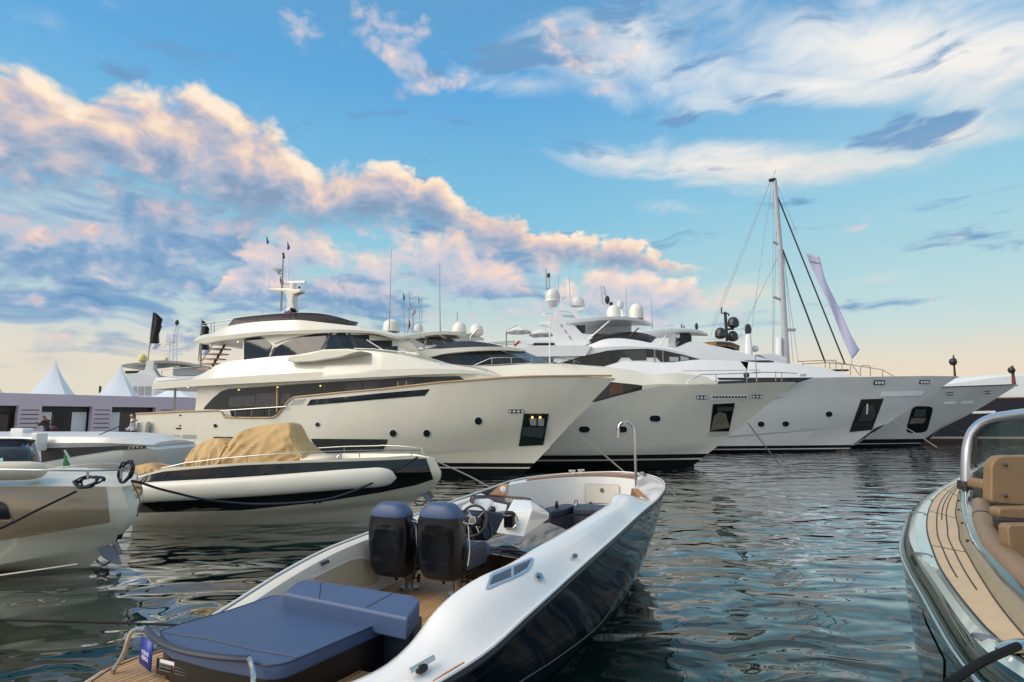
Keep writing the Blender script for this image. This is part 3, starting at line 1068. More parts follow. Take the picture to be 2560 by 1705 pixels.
for a, b in (((877, 612), (847, 98)), ((1063, 560), (1048, 155)), ((927, 612), (926, 545))):
    MB().tube([f.w(q('B', a)[0], .3), f.w(q('B', b)[0], .3)], .018, 5, r2=.010).build('whip_antenna', m_steel, f)


def pennant(fr, pole_px, w, pts, m, name='pennant'):
    v = [fr.w(p, w + .06 * math.sin(i * 2.1)) for i, p in enumerate(pts)]
    c = sum(v, Vector()) / len(v)
    mb = MB()
    mb.add(v + [c + Vector((0, .05, 0))], [(i, (i + 1) % len(v), len(v)) for i in range(len(v))])
    return mb.build(name, m, fr, solid=.01, merge=0)


pennant(y1, None, .3, q('B', (847, 105), (862, 150), (873, 180), (855, 200), (848, 190)), m_blue)
pennant(y1, None, .3, q('B', (1048, 160), (1068, 200), (1080, 235), (1062, 258), (1050, 250)), m_blue)
pennant(y1, None, .3, q('B', (985, 505), (992, 560), (988, 600), (978, 550)), m_flagb)
# tall whip aerial on the wheelhouse roof, right
mb = MB()
mb.tube([f.w(p, .8) for p in q('B', (2048, 1060), (2060, 720), (2072, 232))], [.025, .018, .009], 5).build('whip_antenna', m_steel, f)
mb = MB()
mb.tube([f.w(p, .2) for p in q('C', (395, 745), (391, 500), (390, 60))], [.03, .02, .01], 5)
mb.build('whip_antenna', m_steel, f)
# grey radome half hidden behind the brow
c = f.w(q('B', (2072, 1010))[0], -.8)
MB().lathe([(.01, .42), (.22, .38), (.38, .25), (.43, .05), (.43, -.25)], c, 20).build('radome', m_domew, f)

MB().prism([f.w(p, 2.95) for p in [(343, 1056), (367, 1054), (357, 1100), (326, 1096)]], (0, .25, 0)).build('stern_gate', m_cream, f, bevel=.03)
m_plate = mat('silver_plate', (.88, .88, .90), .4, metal=0.0)
# ================================================================ second cream yacht
GY = 'motor yachts moored stern to the quay'
y2 = Fr('motor_yacht', 7.0, 32.8, -6, 'cream motor yacht with silver nameplate on its bow, behind the nearest yacht', 'yacht', GY)
f = y2
sh = f.row(q('P', (1000, 1010), (1300, 1006)) + q('D', (735, 1352), (960, 1303), (1195, 1238), (1290, 1212), (1340, 1203), (1700, 1186), (2000, 1174), (2352, 1161)) + q('E', (583, 603)), taper(3.1, 3.6, .0))
sh[-1].y = 0
mid = f.row(q('P', (1000, 1080), (1400, 1072), (1650, 1066), (1860, 1060)), taper(3.05, 2.8))
chine = f.row(q('P', (1000, 1136), (1400, 1135), (1594, 1131)) + q('L', (1700, 478), (2112, 428)), taper(2.95, 2.2))
lo = f.row(q('P', (1000, 1139), (1400, 1138), (1594, 1134)) + q('L', (1700, 486), (2100, 440)), taper(2.90, 2.15))
w0 = f.row(q('P', (1000, 1164), (1400, 1164), (1600, 1163), (1735, 1162)), taper(2.8, 2.0))
ub = [Vector((p.x, p.y * .6, -.5)) for p in w0]
hull = shell([ub, w0, lo, chine, mid, sh], 130, crown=.1, inner=(.12, 2.6, .5), smooth=[1, 1, 1, 1, 1, 0], by='x', fair=3).build('hull', hull_mat('cream_hull_far', (.72, .69, .61), [(.42, BLK), (.50, (.6, .57, .48)), (.72, BLK)]), f, sharp=28)
T = bvh(f, hull)
for p in q('L', (520, 250), (960, 250), (1352, 122)):
    o = decal(f, 'porthole', pill(p[0], p[1], 27, 15.5), T, m_glass, off=.03)
    decal(f, 'porthole_ring', pill(p[0], p[1], 32, 20), T, m_white, parent=o, off=.015)
light_row(f, T, *q('D', (1776, 1306))[0], 27, 9.5, 3)
light_row(f, T, *q('E', (285, 715))[0], 26, 9, 3)
np_ = decal(f, 'nameplate', q('D', (1865, 1284), (2232, 1276), (2232, 1318), (1868, 1328)), T, m_plate, off=.03)
for i in range(11):
    x = 1885 + i * 31
    decal(f, 'plate_letter', q('D', (x, 1291), (x + 20, 1290), (x + 22, 1310), (x + 2, 1313)), T, m_rub, parent=np_, off=.045, step=4)
pk = decal(f, 'anchor_pocket', [(1782, 1010), (1837, 1007), (1822, 1078), (1774, 1079)], T, m_black, off=.02)
decal(f, 'anchor_plate', q('L', (2040, 90), (2100, 40), (2180, 60), (2225, 225), (2003, 262)), T, mat('scuffed_steel', (.30, .27, .20), .4, metal=.6, vary=.4, vscale=6), parent=pk, off=.05)
decal(f, 'anchor', q('D', (1925, 1395), (2085, 1395), (2080, 1430), (1925, 1440)), T, m_steel, parent=pk, off=.07)
for i in range(4):
    y = 286 + i * 14
    decal(f, 'vent_slot', q('L', (1978 - i * 4, y), (2225 - i * 5, y - 10), (2225 - i * 5, y - 5), (1978 - i * 4, y + 5)), T, m_grey, off=.02, step=5)
# coach roof and long side body
b0 = f.row(q('P', (1000, 1010), (1300, 1006)) + q('D', (735, 1356), (960, 1306), (1195, 1243), (1340, 1205), (1620, 1192), (1905, 1170)), taper(2.75, 3.2))
b1 = f.row(q('C', (0, 1100)) + q('D', (-300, 1140), (300, 1120), (700, 1130), (910, 1155), (1195, 1187), (1380, 1175), (1620, 1178), (1910, 1165)), taper(2.8, 3.2))
b2 = f.row(q('C', (0, 1010), (400, 1050), (730, 1078), (1420, 1056), (1900, 1082)) + q('D', (1120, 1045), (1300, 1085), (1560, 1068), (1700, 1085), (1850, 1120), (1908, 1160)), taper(2.1, 3.0))
co = shell([b0, b1, b2], 110, crown=.12).build('deckhouse', m_cream, f, sharp=22)
T = bvh(f, co)
sw = decal(f, 'saloon_window', q('D', (700, 1360), (700, 1140), (905, 1158), (1195, 1189), (1195, 1232), (960, 1290)), T, m_glass, off=.02)
decal(f, 'interior_panel', q('D', (878, 1175), (1010, 1180), (1005, 1265), (875, 1285)), T, mat('brown_interior', (.10, .05, .025), .3, vary=.3), parent=sw, off=.03)
mb = MB()
mb.tube([f.w(p, 2.0) for p in q('C', (720, 1075), (890, 1000), (1280, 988), (1500, 995), (1690, 1015), (1760, 1045))], .022, 6)
for x, y in ((900, 1000), (1090, 992), (1290, 988), (1600, 1005), (1705, 1020)):
    mb.tube([f.w(q('C', (x, y))[0], 2.0), f.w(q('C', (x, y + 68))[0], 2.0)], .02, 5)
mb.build('guard_rail', m_steel, f)
MB().tube([f.w(p, 1.8) for p in q('C', (1565, 1058), (1540, 1090), (1522, 1172))], .02, 5).build('rope_end', m_rub, f)
MB().tube([f.w(p, 0) for p in q('C', (1468, 1060), (1466, 670))], .04, 6).build('flag_staff', m_white, f)
# bow rail
mb = MB()
mb.tube([f.w(p, 1.9) for p in q('D', (1630, 1178), (1640, 1150), (1780, 1082), (2000, 1078), (2352, 1065))] + [f.w(p, 1.0) for p in q('E', (260, 528), (450, 530), (595, 537))], .022, 6)
for p, w in ((q('D', (1920, 1080), (1925, 1168)), 1.8), (q('D', (2220, 1050), (2222, 1160)), 1.5), (q('E', (282, 520), (282, 603)), 1.2), (q('E', (430, 530), (432, 600)), .9), (q('E', (478, 535), (478, 602)), .7)):
    mb.tube([f.w(p[0], w), f.w(p[1], w)], .02, 5)
mb.build('bow_rail', m_steel, f)
MB().tube([f.w(p, .5) for p in q('E', (285, 600), (275, 395))], .025, 5).build('jack_staff', m_steel, f)
MB().ball(f.w(q('E', (205, 552))[0], .3), .16, 12).build('anchor_ball', m_blackm, f)
# wheelhouse
a0 = f.row(q('C', (180, 1030), (255, 1035), (400, 1062), (720, 1078), (1100, 1060), (1480, 1050)), taper(2.1, 3.4))
a1 = f.row(q('C', (180, 960), (250, 990), (420, 955), (700, 930), (900, 922), (1020, 922), (1200, 928)), taper(2.05, 3.4))
wh = shell([a0, a1], 80, crown=.02).build('wheelhouse', m_cream, f)
T = bvh(f, wh)
decal(f, 'side_window', q('C', (258, 1003), (420, 968), (700, 940), (985, 930), (1300, 1045), (720, 1072), (400, 1062), (260, 1035)), T, m_glass, off=.02)
decal(f, 'windscreen', q('C', (1000, 928), (1100, 925), (1200, 930), (1470, 1046), (1300, 1050)), T, m_glassb, off=.025)
mb = MB()
c0 = f.row(q('C', (160, 985), (250, 993), (430, 958), (700, 932), (1000, 924), (1220, 932), (1250, 930)), taper(2.35, 3.6))
c1 = f.row(q('C', (160, 950), (200, 930), (420, 908), (700, 892), (900, 888), (1120, 898), (1252, 928)), taper(2.35, 3.6))
shell([c0, c1], 80, crown=.15, bottom=True).build('roof', m_cream, f)
# flybridge screen, seats, arch and hardtop
s0 = f.row(q('C', (195, 928), (450, 905), (800, 888), (1010, 892)), taper(1.9, 3.5))
s1 = f.row(q('C', (210, 915), (440, 855), (600, 835), (800, 845), (1000, 885)), taper(1.8, 3.5))
shell([s0, s1], 60, capa=False).build('flybridge_screen', mat('blue_acrylic', (.03, .04, .09), .08, spec=.8, vary=.5), f, solid=.02)
ar = [f.w(p, 1.9) for p in q('C', (-260, 780), (0, 775), (90, 825), (200, 930), (60, 935), (-60, 900), (-300, 840))]
MB().prism(ar, (0, .35, 0)).build('arch_panel', m_cream, f, bevel=.04)
h0 = f.row(q('C', (-80, 800), (88, 830), (380, 822), (600, 815), (818, 812)), taper(2.1, 4, 0))
h1 = f.row(q('C', (-82, 790), (60, 780), (250, 752), (400, 738), (600, 750), (740, 775), (819, 806)), taper(2.1, 4, 0))
h0 = [Vector((p.x, p.y * .97, p.z - .16)) for p in h1]
ht = shell([h0, h1], 70, crown=.10, bottom=True).build('hardtop', m_cream, f)
zt = sum(p.z for p in h0) / len(h0) - .06
for x0 in (.25, .42, .59):
    xa = h0[0].x + (h0[-1].x - h0[0].x) * x0
    MB().box((xa, 0, zt), (.65, 2.6, .05)).build('hardtop_louvre', m_rub, f)
MB().tube([f.w(p, 1.2) for p in q('C', (262, 785), (232, 905))], .05, 6).build('hardtop_strut', m_white, f)
MB().tube([f.w(p, 1.6) for p in q('C', (760, 715), (690, 790), (690, 835))], .03, 6).build('hardtop_strut', m_steel, f)


def dome(fr, px, py, rpx, w, m, name='radome', base=.5, foot=True):
    c = fr.w((px, py), w)
    d = (fr.M @ c).y
    r = rpx * d / F
    pr = [(.001, r), (r * .5, r * .87), (r * .85, r * .5), (r, 0), (r, -r * base), (r * .93, -r * base - .02)]
    if foot: pr += [(r * .5, -r * base - r * .35), (.01, -r * base - r * .36)]
    return MB().lathe(pr, c, 24).build(name, m, fr, sharp=40)


dome(f, *q('C', (582, 712))[0], 18, .4, m_domew)
dome(f, *q('C', (750, 730))[0], 17.5, 1.2, m_domew)
mb = MB()
for a in (((75, 755), (90, 600), (95, 350)), ((125, 750), (130, 640), (112, 480), (98, 470))):
    mb.tube([f.w(p, .3) for p in q('C', *a)], .03, 6)
for a in (((98, 415), (120, 405), (165, 385), (185, 362)), ((98, 462), (150, 455)), ((70, 528), (150, 525)), ((80, 500), (80, 530))):
    mb.tube([f.w(p, .3) for p in q('C', *a)], .025, 5)
mb.build('signal_mast', m_steel, f)
MB().ball(f.w(q('C', (133, 550))[0], .3), .13, 10, sz=(1, 1, 1.5)).build('mast_camera', m_grey, f)
pennant(f, None, .2, q('C', (80, 640), (100, 630), (102, 690), (85, 720)), m_flagr)
for a, b, pn in (((45, 755), (30, 360), ((30, 360), (50, 400), (45, 440), (33, 430))), ((200, 740), (182, 390), ((182, 395), (192, 430), (190, 475), (182, 460))), ((215, 740), (213, 410), None)):
    MB().tube([f.w(q('C', a)[0], .5), f.w(q('C', b)[0], .5)], .015, 5).build('whip_antenna', m_steel, f)
    if pn: pennant(f, None, .5, q('C', *pn), m_blue)
MB().tube([f.w(p, .5) for p in q('C', (562, 640), (560, 555))], .03, 5).build('whip_antenna', m_grey, f)
dome(f, *q('C', (180, 712))[0], 12, -.3, m_domew)

# ================================================================ third yacht: grey-white with a tall arch
y3 = Fr('motor_yacht', 19.0, 47.0, -3, 'pale grey-white motor yacht with a tall radar arch and two big domes', 'yacht', GY)
f = y3
sh = f.row(q('P', (1300, 990), (1700, 985), (1900, 982)) + q('E', (420, 680), (520, 640), (585, 615), (725, 575), (900, 568), (1200, 563), (1600, 557), (1848, 560)), taper(3.9, 3.6))
sh[-1].y = 0
kn = f.row(q('P', (1300, 1000), (1700, 992), (1900, 986)) + q('E', (520, 682), (900, 674), (1240, 668), (1540, 666), (1705, 652)), taper(3.95, 3.0))
mid = f.row(q('P', (1300, 1050), (1700, 1046), (2000, 1040)) + q('E', (1200, 850), (1445, 826)), taper(3.85, 2.5))
chine = f.row(q('P', (1300, 1110), (1600, 1104)) + q('E', (100, 1021), (500, 990), (800, 967), (1030, 950), (1283, 936)), taper(3.7, 2.1))
lo = f.row(q('P', (1300, 1111), (1600, 1106)) + q('E', (100, 1030), (500, 999), (800, 976), (1030, 960), (1270, 946)), taper(3.62, 2.05))
w0 = f.row(q('P', (1300, 1122), (1800, 1123), (2120, 1124)), taper(3.5, 2.0))
ub = [Vector((p.x, p.y * .6, -.6)) for p in w0]
hull = shell([ub, w0, lo, chine, mid, kn, sh], 140, crown=.1, inner=(.15, 4.0, .5), smooth=[1, 1, 1, 1, 1, 1, 0], by='x', fair=3).build('hull', hull_mat('grey_white_hull', (.68, .68, .69), [(.22, BLK), (.30, (.6, .6, .6)), (.52, BLK)]), f, sharp=14)
T = bvh(f, hull)
for x, y in ((317, 930), (508, 928), (843, 852)):
    p = q('E', (x, y))[0]
    porthole(f, T, p[0], p[1], 8.6, 7.0, 1.2)
for x, y, w, h in ((1232, 608, 27, 12), (1583, 603, 25, 10)):
    p = q('E', (x, y))[0]
    o = decal(f, 'hull_light', [(p[0] - w / 2 + 1, p[1] - h / 2), (p[0] + w / 2 + 1, p[1] - h / 2), (p[0] + w / 2 - 1, p[1] + h / 2), (p[0] - w / 2 - 1, p[1] + h / 2)], T, m_rub, off=.03)
    for k in (-1, 0, 1):
        decal(f, 'lens', [(p[0] + k * w / 3.4 - 3, p[1] - h * .3), (p[0] + k * w / 3.4 + 3, p[1] - h * .3), (p[0] + k * w / 3.4 + 2.6, p[1] + h * .3), (p[0] + k * w / 3.4 - 3.2, p[1] + h * .3)], T, m_lampw, parent=o, off=.05, step=4)
decal(f, 'nameplate', q('E', (1245, 677), (1582, 672), (1562, 708), (1232, 717)), T, m_plate, off=.04)
pk = decal(f, 'anchor_pocket', q('E', (1092, 738), (1267, 732), (1176, 974), (1000, 992)), T, m_blackm, off=.03)
decal(f, 'anchor', q('E', (1110, 790), (1185, 775), (1200, 860), (1160, 905), (1062, 905), (1085, 850)), T, m_steel, parent=pk, off=.08)
decal(f, 'anchor', q('E', (1128, 770), (1140, 770), (1138, 850), (1124, 850)), T, m_white, parent=pk, off=.1, step=4)
decal(f, 'anchor_sill', q('E', (1035, 915), (1180, 910), (1170, 940), (1025, 945)), T, m_rub, parent=pk, off=.06)
for x, y in ((955, 1054), (988, 1038)):
    decal(f, 'discharge_port', pill(*q('E', (x, y))[0], 8, 4), T, m_white, off=.05, step=3)
decal(f, 'bow_guard', q('E', (1284, 934), (1262, 936), (1200, 960), (1015, 1100), (1040, 1100), (1270, 950)), T, m_rub, off=.03)
# superstructure, lower body and long fore deck
b0 = f.row(q('P', (1300, 990), (1600, 985), (1900, 982)) + q('E', (420, 682), (585, 617), (725, 577), (900, 570), (1060, 566)), taper(3.3, 3.4))
b1 = f.row(q('D', (0, 1110), (1000, 1130), (1900, 1140), (2352, 1130)) + q('E', (200, 575), (420, 572), (725, 571), (900, 568), (1062, 564)), taper(3.4, 3.4))
b2 = f.row(q('D', (0, 1000), (420, 975), (820, 1004), (950, 968), (1500, 965), (1770, 938), (1900, 940)) + q('E', (340, 455), (540, 463), (800, 495), (950, 535), (1062, 562)), taper(2.7, 3.0))
lb = shell([b0, b1, b2], 120, crown=.15).build('lower_deckhouse', m_white2, f, sharp=22)
T = bvh(f, lb)
decal(f, 'side_window_band', q('E', (-20, 572), (728, 570), (585, 614), (560, 622), (-20, 622)), T, m_glass, off=.02)
decal(f, 'deck_seam', q('D', (1590, 1045), (2352, 1036), (2352, 1041), (1590, 1050)), T, m_grey, off=.02, step=12)
decal(f, 'vent_slot', q('E', (620, 543), (668, 542), (668, 558), (620, 560)), T, m_grey, off=.02, step=4)
for pts in (((1340, 1058), (1540, 1045), (1560, 1052), (1380, 1066)), ((1600, 1070), (1660, 1062), (1672, 1070), (1620, 1076))):
    mb = MB()
    mb.prism([f.w(p, 1.9) for p in q('D', *pts)], (0, 1.2, 0)).build('teak_step', m_wood, f)
# upper deckhouse
u0 = f.row(q('D', (330, 960), (420, 985), (820, 1006), (950, 970), (1500, 965), (1780, 938), (1900, 942)), taper(2.75, 3.2))
u1 = f.row(q('D', (330, 930), (560, 860), (720, 825), (860, 812), (1000, 806), (1200, 812), (1400, 826), (1600, 866), (1770, 912), (1902, 940)), taper(2.75, 3.2))
u2 = f.row(q('D', (335, 905), (560, 835), (700, 785), (820, 740), (960, 728), (1100, 740), (1300, 778), (1500, 828), (1770, 902), (1904, 938)), taper(2.3, 3.0))
up = shell([u0, u1, u2], 110, crown=.2).build('upper_deckhouse', m_white2, f, sharp=30)
T = bvh(f, up)
sw = decal(f, 'side_window', q('D', (388, 970), (600, 905), (862, 848), (1000, 836), (1250, 830), (1400, 846), (1600, 890), (1768, 935), (1500, 960), (950, 965), (820, 1002), (640, 990)), T, m_glass, off=.02)
for a in (((1310, 838), (1322, 838), (1328, 960), (1314, 960)), ((1393, 845), (1402, 846), (1404, 962), (1394, 962))):
    decal(f, 'window_mullion', q('D', *a), T, m_steel, parent=sw, off=.035)
decal(f, 'window_reflection_panel', q('D', (1000, 850), (1230, 845), (1240, 960), (1110, 960)), T, mat('grey_reflection', (.06, .065, .065), .15), parent=sw, off=.03)  # reflection in the glass painted as a flat grey panel
for a in (((1460, 910), (1550, 912), (1552, 952), (1465, 954)), ((1570, 900), (1650, 918), (1650, 940), (1572, 950))):
    decal(f, 'interior_panel', q('D', *a), T, mat('bright_blind', (.35, .4, .42), .3), parent=sw, off=.03, step=5)
# arch
ar = [f.w(p, 2.0) for p in q('D', (290, 428), (330, 424), (395, 440), (440, 558), (530, 600), (700, 768), (640, 800), (340, 800), (345, 760), (300, 620), (200, 598), (200, 578), (290, 575), (245, 505), (235, 485), (330, 495), (345, 500), (320, 440))]
mb = MB()
mb.prism(ar, (0, .5, 0))
ao = mb.build('radar_arch', m_white2, f, bevel=.05, sharp=40)
T = bvh(f, ao)
for pts in (((388, 588), (410, 590), (428, 622), (405, 620)), ((428, 645), (448, 645), (470, 680), (448, 682)), ((470, 700), (490, 702), (512, 742), (490, 742))):
    decal(f, 'arch_opening', q('D', *pts), T, m_grey, off=.015, step=4)
MB().prism([f.w(p, -.3) for p in q('D', (380, 305), (450, 308), (452, 325), (405, 345), (460, 425), (620, 425), (640, 440), (560, 470), (610, 540), (560, 540), (500, 470), (400, 455), (395, 330))], (0, .4, 0)).build('mast_bracket', m_white2, f, bevel=.03)
MB().beam(f.w(q('D', (232, 492))[0], .5), f.w(q('D', (560, 520))[0], -1.5), .3, .2).build('radar_scanner', m_white2, f, bevel=.03)
MB().beam(f.w(q('D', (195, 590))[0], 1.5), f.w(q('D', (330, 590))[0], 1.5), .35, .25).build('radar_scanner', m_white2, f, bevel=.05)
mb = MB()
mb.lathe([(.01, .12), (.60, .08), (.62, .0), (.60, -.05), (.32, -.42), (.01, -.46)], f.w(q('D', (320, 365))[0], 1.7), 24)
mb.build('dome_base', m_white2, f)
dome(f, *q('D', (320, 310))[0], 19, 1.7, m_dome, base=.6, foot=False)
dome(f, *q('D', (565, 385))[0], 18, -1.2, m_dome, base=.4)
# hardtop
h0 = f.row(q('D', (440, 585), (510, 592), (790, 645), (1050, 640), (1290, 608)), taper(2.6, 4, .2))
h1 = f.row(q('D', (440, 562), (640, 535), (860, 516), (1050, 518), (1200, 540), (1292, 585)), taper(2.6, 4, .2))
h0 = [Vector((p.x, p.y * .97, p.z - .22)) for p in h1]
shell([h0, h1], 70, crown=.2, bottom=True).build('hardtop', m_white2, f)
bk = [f.w(p, 1.9) for p in q('D', (540, 600), (640, 596), (640, 680), (600, 680))]
MB().prism(bk, (0, .2, 0)).build('speaker_panel', m_black, f)
MB().prism([f.w(p, -1.5) for p in q('D', (600, 590), (1090, 600), (1090, 680), (640, 690))], (0, -.1, 0)).build('arch_wall', m_white2, f)
MB().tube([f.w(p, 2.2) for p in q('D', (665, 742), (880, 555))], .06, 6).build('hardtop_strut', m_white, f)
MB().tube([f.w(p, 2.0) for p in q('D', (1070, 715), (1165, 625))], .06, 6).build('hardtop_strut', m_rub, f)
s0 = f.row(q('D', (680, 765), (860, 738), (1100, 745), (1290, 768)), taper(2.2, 4))
s1 = f.row(q('D', (690, 735), (860, 690), (1080, 664), (1220, 680), (1338, 718)), taper(2.2, 4))
shell([s0, s1], 50, capa=False).build('flybridge_screen', mat('smoked_acrylic', (.06, .06, .065), .08, alpha=.9), f, solid=.02)
# lounge seats on the flybridge
MB().box(f.w(q('D', (900, 722))[0], 1.2), (3.0, 1.0, .5)).build('lounge_seat', m_rub, f, bevel=.1)
dome(f, *q('D', (918, 470))[0], 18, 0.8, m_domew, base=1.2, foot=False)
dome(f, *q('D', (1140, 455))[0], 18, 0.8, m_domew, base=1.2, foot=False)
dome(f, *q('D', (980, 390))[0], 9, -1.2, m_dome, base=1.0)
MB().tube([f.w(p, -1.2) for p in q('D', (985, 440), (1000, 520))], .12, 8, r2=.5).build('dome_pillar', m_white2, f)
MB().ball(f.w(q('D', (892, 388))[0], .8), .16, 8).build('anchor_light', m_blackm, f)
mb = MB()
mb.tube([f.w(p, .3) for p in q('D', (792, 210), (810, 392), (880, 392))], .04, 5)
mb.tube([f.w(p, .3) for p in q('D', (855, 385), (835, 285), (822, 215))], .06, 5)
mb.tube([f.w(p, .3) for p in q('D', (800, 290), (835, 285))], .03, 5)
mb.build('signal_mast', m_grey, f)
MB().ball(f.w(q('D', (855, 350))[0], .3), .2, 10, sz=(1, 1, 1.7)).build('signal_lamp', m_blackm, f)
mb = MB()
mb.tube([f.w(p, 1.2) for p in q('D', (260, 250), (252, 50))], .07, 6, r2=.04)
mb.tube([f.w(p, 1.2) for p in q('D', (288, 235), (280, 110))], .06, 6)
mb.tube([f.w(p, 1.2) for p in q('D', (245, 245), (300, 238))], .05, 6)
mb.build('aerial_bracket', m_grey, f)
MB().ball(f.w(q('D', (280, 112))[0], 1.2), .14, 8, sz=(1, 1, 1.6)).build('masthead_lamp', m_blackm, f)
for a, b in (((376, 250), (374, 115)), ((492, 420), (484, 120)), ((1046, 500), (1036, 225)), ((1300, 640), (1286, 345))):
    MB().tube([f.w(q('D', a)[0], 0), f.w(q('D', b)[0], 0)], .025, 5).build('whip_antenna', m_grey, f)

# ================================================================ fourth yacht: behind, wooden flybridge, black domes
y4 = Fr('motor_yacht', 28.0, 54.5, -2, 'farthest white-hulled motor yacht with black domes and a brown flybridge coaming', 'yacht', GY)
f = y4
sh = f.row(q('E', (0, 700), (900, 690), (1400, 660), (1750, 645), (2000, 637), (2310, 625)), taper(3.8, 3.8))
sh[-1].y = 0
mid = f.row(q('E', (0, 850), (900, 850), (1700, 850), (1960, 838)), taper(3.75, 2.7))
chine = f.row(q('E', (0, 1000), (900, 1000), (1300, 1000), (1660, 985), (1700, 970)), taper(3.6, 2.2))
w0 = f.row(q('E', (0, 1103), (900, 1103), (1300, 1103), (1570, 1104)), taper(3.4, 2.0))
ub = [Vector((p.x, p.y * .6, -.6)) for p in w0]
hull = shell([ub, w0, chine, mid, sh], 110, crown=.1, inner=(.15, 4.2, .5), smooth=[1, 1, 1, 1, 0], by='x', fair=2).build('hull', hull_mat('grey_hull_far', (.60, .60, .60), [(.30, BLK), (.36, (.6, .6, .6)), (.72, BLK)]), f, sharp=14)
T = bvh(f, hull)
MB().tube([p + Vector((0, 0, .03)) for p in resamp(sh, 40, False)[:-1]], .05, 6).build('cap_rail', m_rub, f)
pk = decal(f, 'anchor_pocket', rpoly(q('E', (1490, 790), (1655, 792), (1600, 995), (1435, 998)), 14), T, m_black, off=.03)
decal(f, 'anchor_plate', q('E', (1480, 880), (1590, 880), (1575, 920), (1462, 925)), T, MATS['scuffed_steel'], parent=pk, off=.06)
decal(f, 'anchor', q('E', (1510, 812), (1590, 812), (1585, 870), (1495, 870)), T, m_steel, parent=pk, off=.07)
for x, y in ((1778, 765), (1912, 760)):
    decal(f, 'bow_slot', pill(*q('E', (x, y))[0], 32, 6, slope=-.05), T, m_lampw, off=.04)
for x, y, w in ((1783, 693, 21), (2070, 683, 19)):
    light_row(f, T, *q('E', (x, y))[0], w, 8, 3, slope=-.06)
decal(f, 'bow_guard', q('E', (1800, 920), (1760, 922), (1590, 1040), (1540, 1100), (1580, 1100), (1640, 1040)), T, m_rub, off=.03)
mb = MB()
mb.tube([f.w(p, 0) for p in q('E', (2278, 625), (2262, 478))], [.16, .09], 8)
mb.build('jack_staff', mat('brown_staff', (.12, .03, .02), .5), f)
MB().lathe([(.001, .3), (.2, .25), (.3, 0), (.2, -.25), (.001, -.3)], f.w(q('E', (2258, 513))[0], 0), 14).build('anchor_ball', m_blackm, f)
b0 = f.row(q('E', (-900, 620), (0, 600), (300, 500), (440, 470), (620, 480)), taper(3.0, 3.4))
b1 = f.row(q('E', (-900, 500), (-500, 430), (-300, 330), (-200, 290), (-60, 320), (60, 345), (180, 380), (300, 410), (440, 447), (622, 470)), taper(2.6, 3.2))
bb = shell([b0, b1], 90, crown=.2).build('deckhouse', m_white2, f)
T = bvh(f, bb)
decal(f, 'side_window', q('E', (180, 438), (420, 436), (440, 450), (300, 452)), T, m_glass, off=.03)
h0 = f.row(q('D', (1180, 690), (1330, 745), (1600, 735), (1838, 690)), taper(2.6, 4, .2))
h1 = f.row(q('D', (1180, 665), (1400, 640), (1600, 634), (1740, 645), (1840, 684)), taper(2.6, 4, .2))
h0 = [Vector((p.x, p.y * .97, p.z - .22)) for p in h1]
shell([h0, h1], 60, crown=.2, bottom=True).build('hardtop', m_white2, f)
MB().tube([f.w(p, 2.0) for p in q('D', (1365, 800), (1445, 675))], .07, 6).build('hardtop_strut', m_white, f)
fr_ = [f.row(q('D', (1640, 832), (1800, 815), (1925, 800), (2100, 825), (2150, 850)), taper(1.9, 4)), f.row(q('D', (1640, 800), (1790, 768), (1925, 758), (2060, 765), (2155, 800)), taper(1.9, 4))]
fo = shell(fr_, 50, crown=.0).build('flybridge_coaming', m_wood, f)
T = bvh(f, fo)
decal(f, 'flybridge_screen', q('D', (1925, 762), (2060, 768), (2150, 800), (2140, 845), (1925, 800)), T, m_glass, off=.03)
MB().box(f.w(q('D', (1605, 780))[0], .5), (1.3, 1, 1.8)).build('covered_helm', m_blackm, f, bevel=.2)
mb = MB()
mb.tube([f.w(p, 0) for p in q('D', (2030, 755), (2010, 470))], .14, 8)
mb.tube([f.w(p, 0) for p in q('D', (2095, 635), (2030, 640))], .1, 6)
mb.tube([f.w(p, 0) for p in q('D', (2048, 510), (2045, 490), (2010, 480), (1975, 485), (1975, 425))], .07, 6)
mb.build('dome_mast', m_blackm, f)
for x, y, r, w in ((2090, 570, 13.8, 0), (1965, 675, 14, .6), (2085, 705, 13, -.4)):
    dome(f, *q('D', (x, y))[0], r, w, m_domeb, base=.7)
mb = MB()
mb.tube([f.w(p, 1) for p in q('D', (1490, 810), (1488, 670))], .32, 8)
mb.build('radar_pillar', m_white2, f)
MB().ball(f.w(q('D', (1485, 652))[0], 1), .2, 8).build('masthead_lamp', m_blackm, f)
MB().box(f.w(q('D', (1515, 705))[0], 1), (.9, .4, .4)).build('radar_scanner', m_white2, f, bevel=.08)
mb = MB()
mb.tube([f.w(p, 1) for p in q('D', (1500, 790), (1520, 760), (1540, 790), (1560, 760))], .08, 6).build('horn', m_steel, f)
mb = MB()
mb.tube([f.w(p, 0) for p in q('D', (1583, 590), (1584, 625), (1608, 625), (1608, 602))], .06, 6).build('aerial_bracket', m_blackm, f)
MB().ball(f.w(q('D', (1730, 612))[0], 0), .2, 8, sz=(.8, .8, 1.8)).build('horn', m_blackm, f)

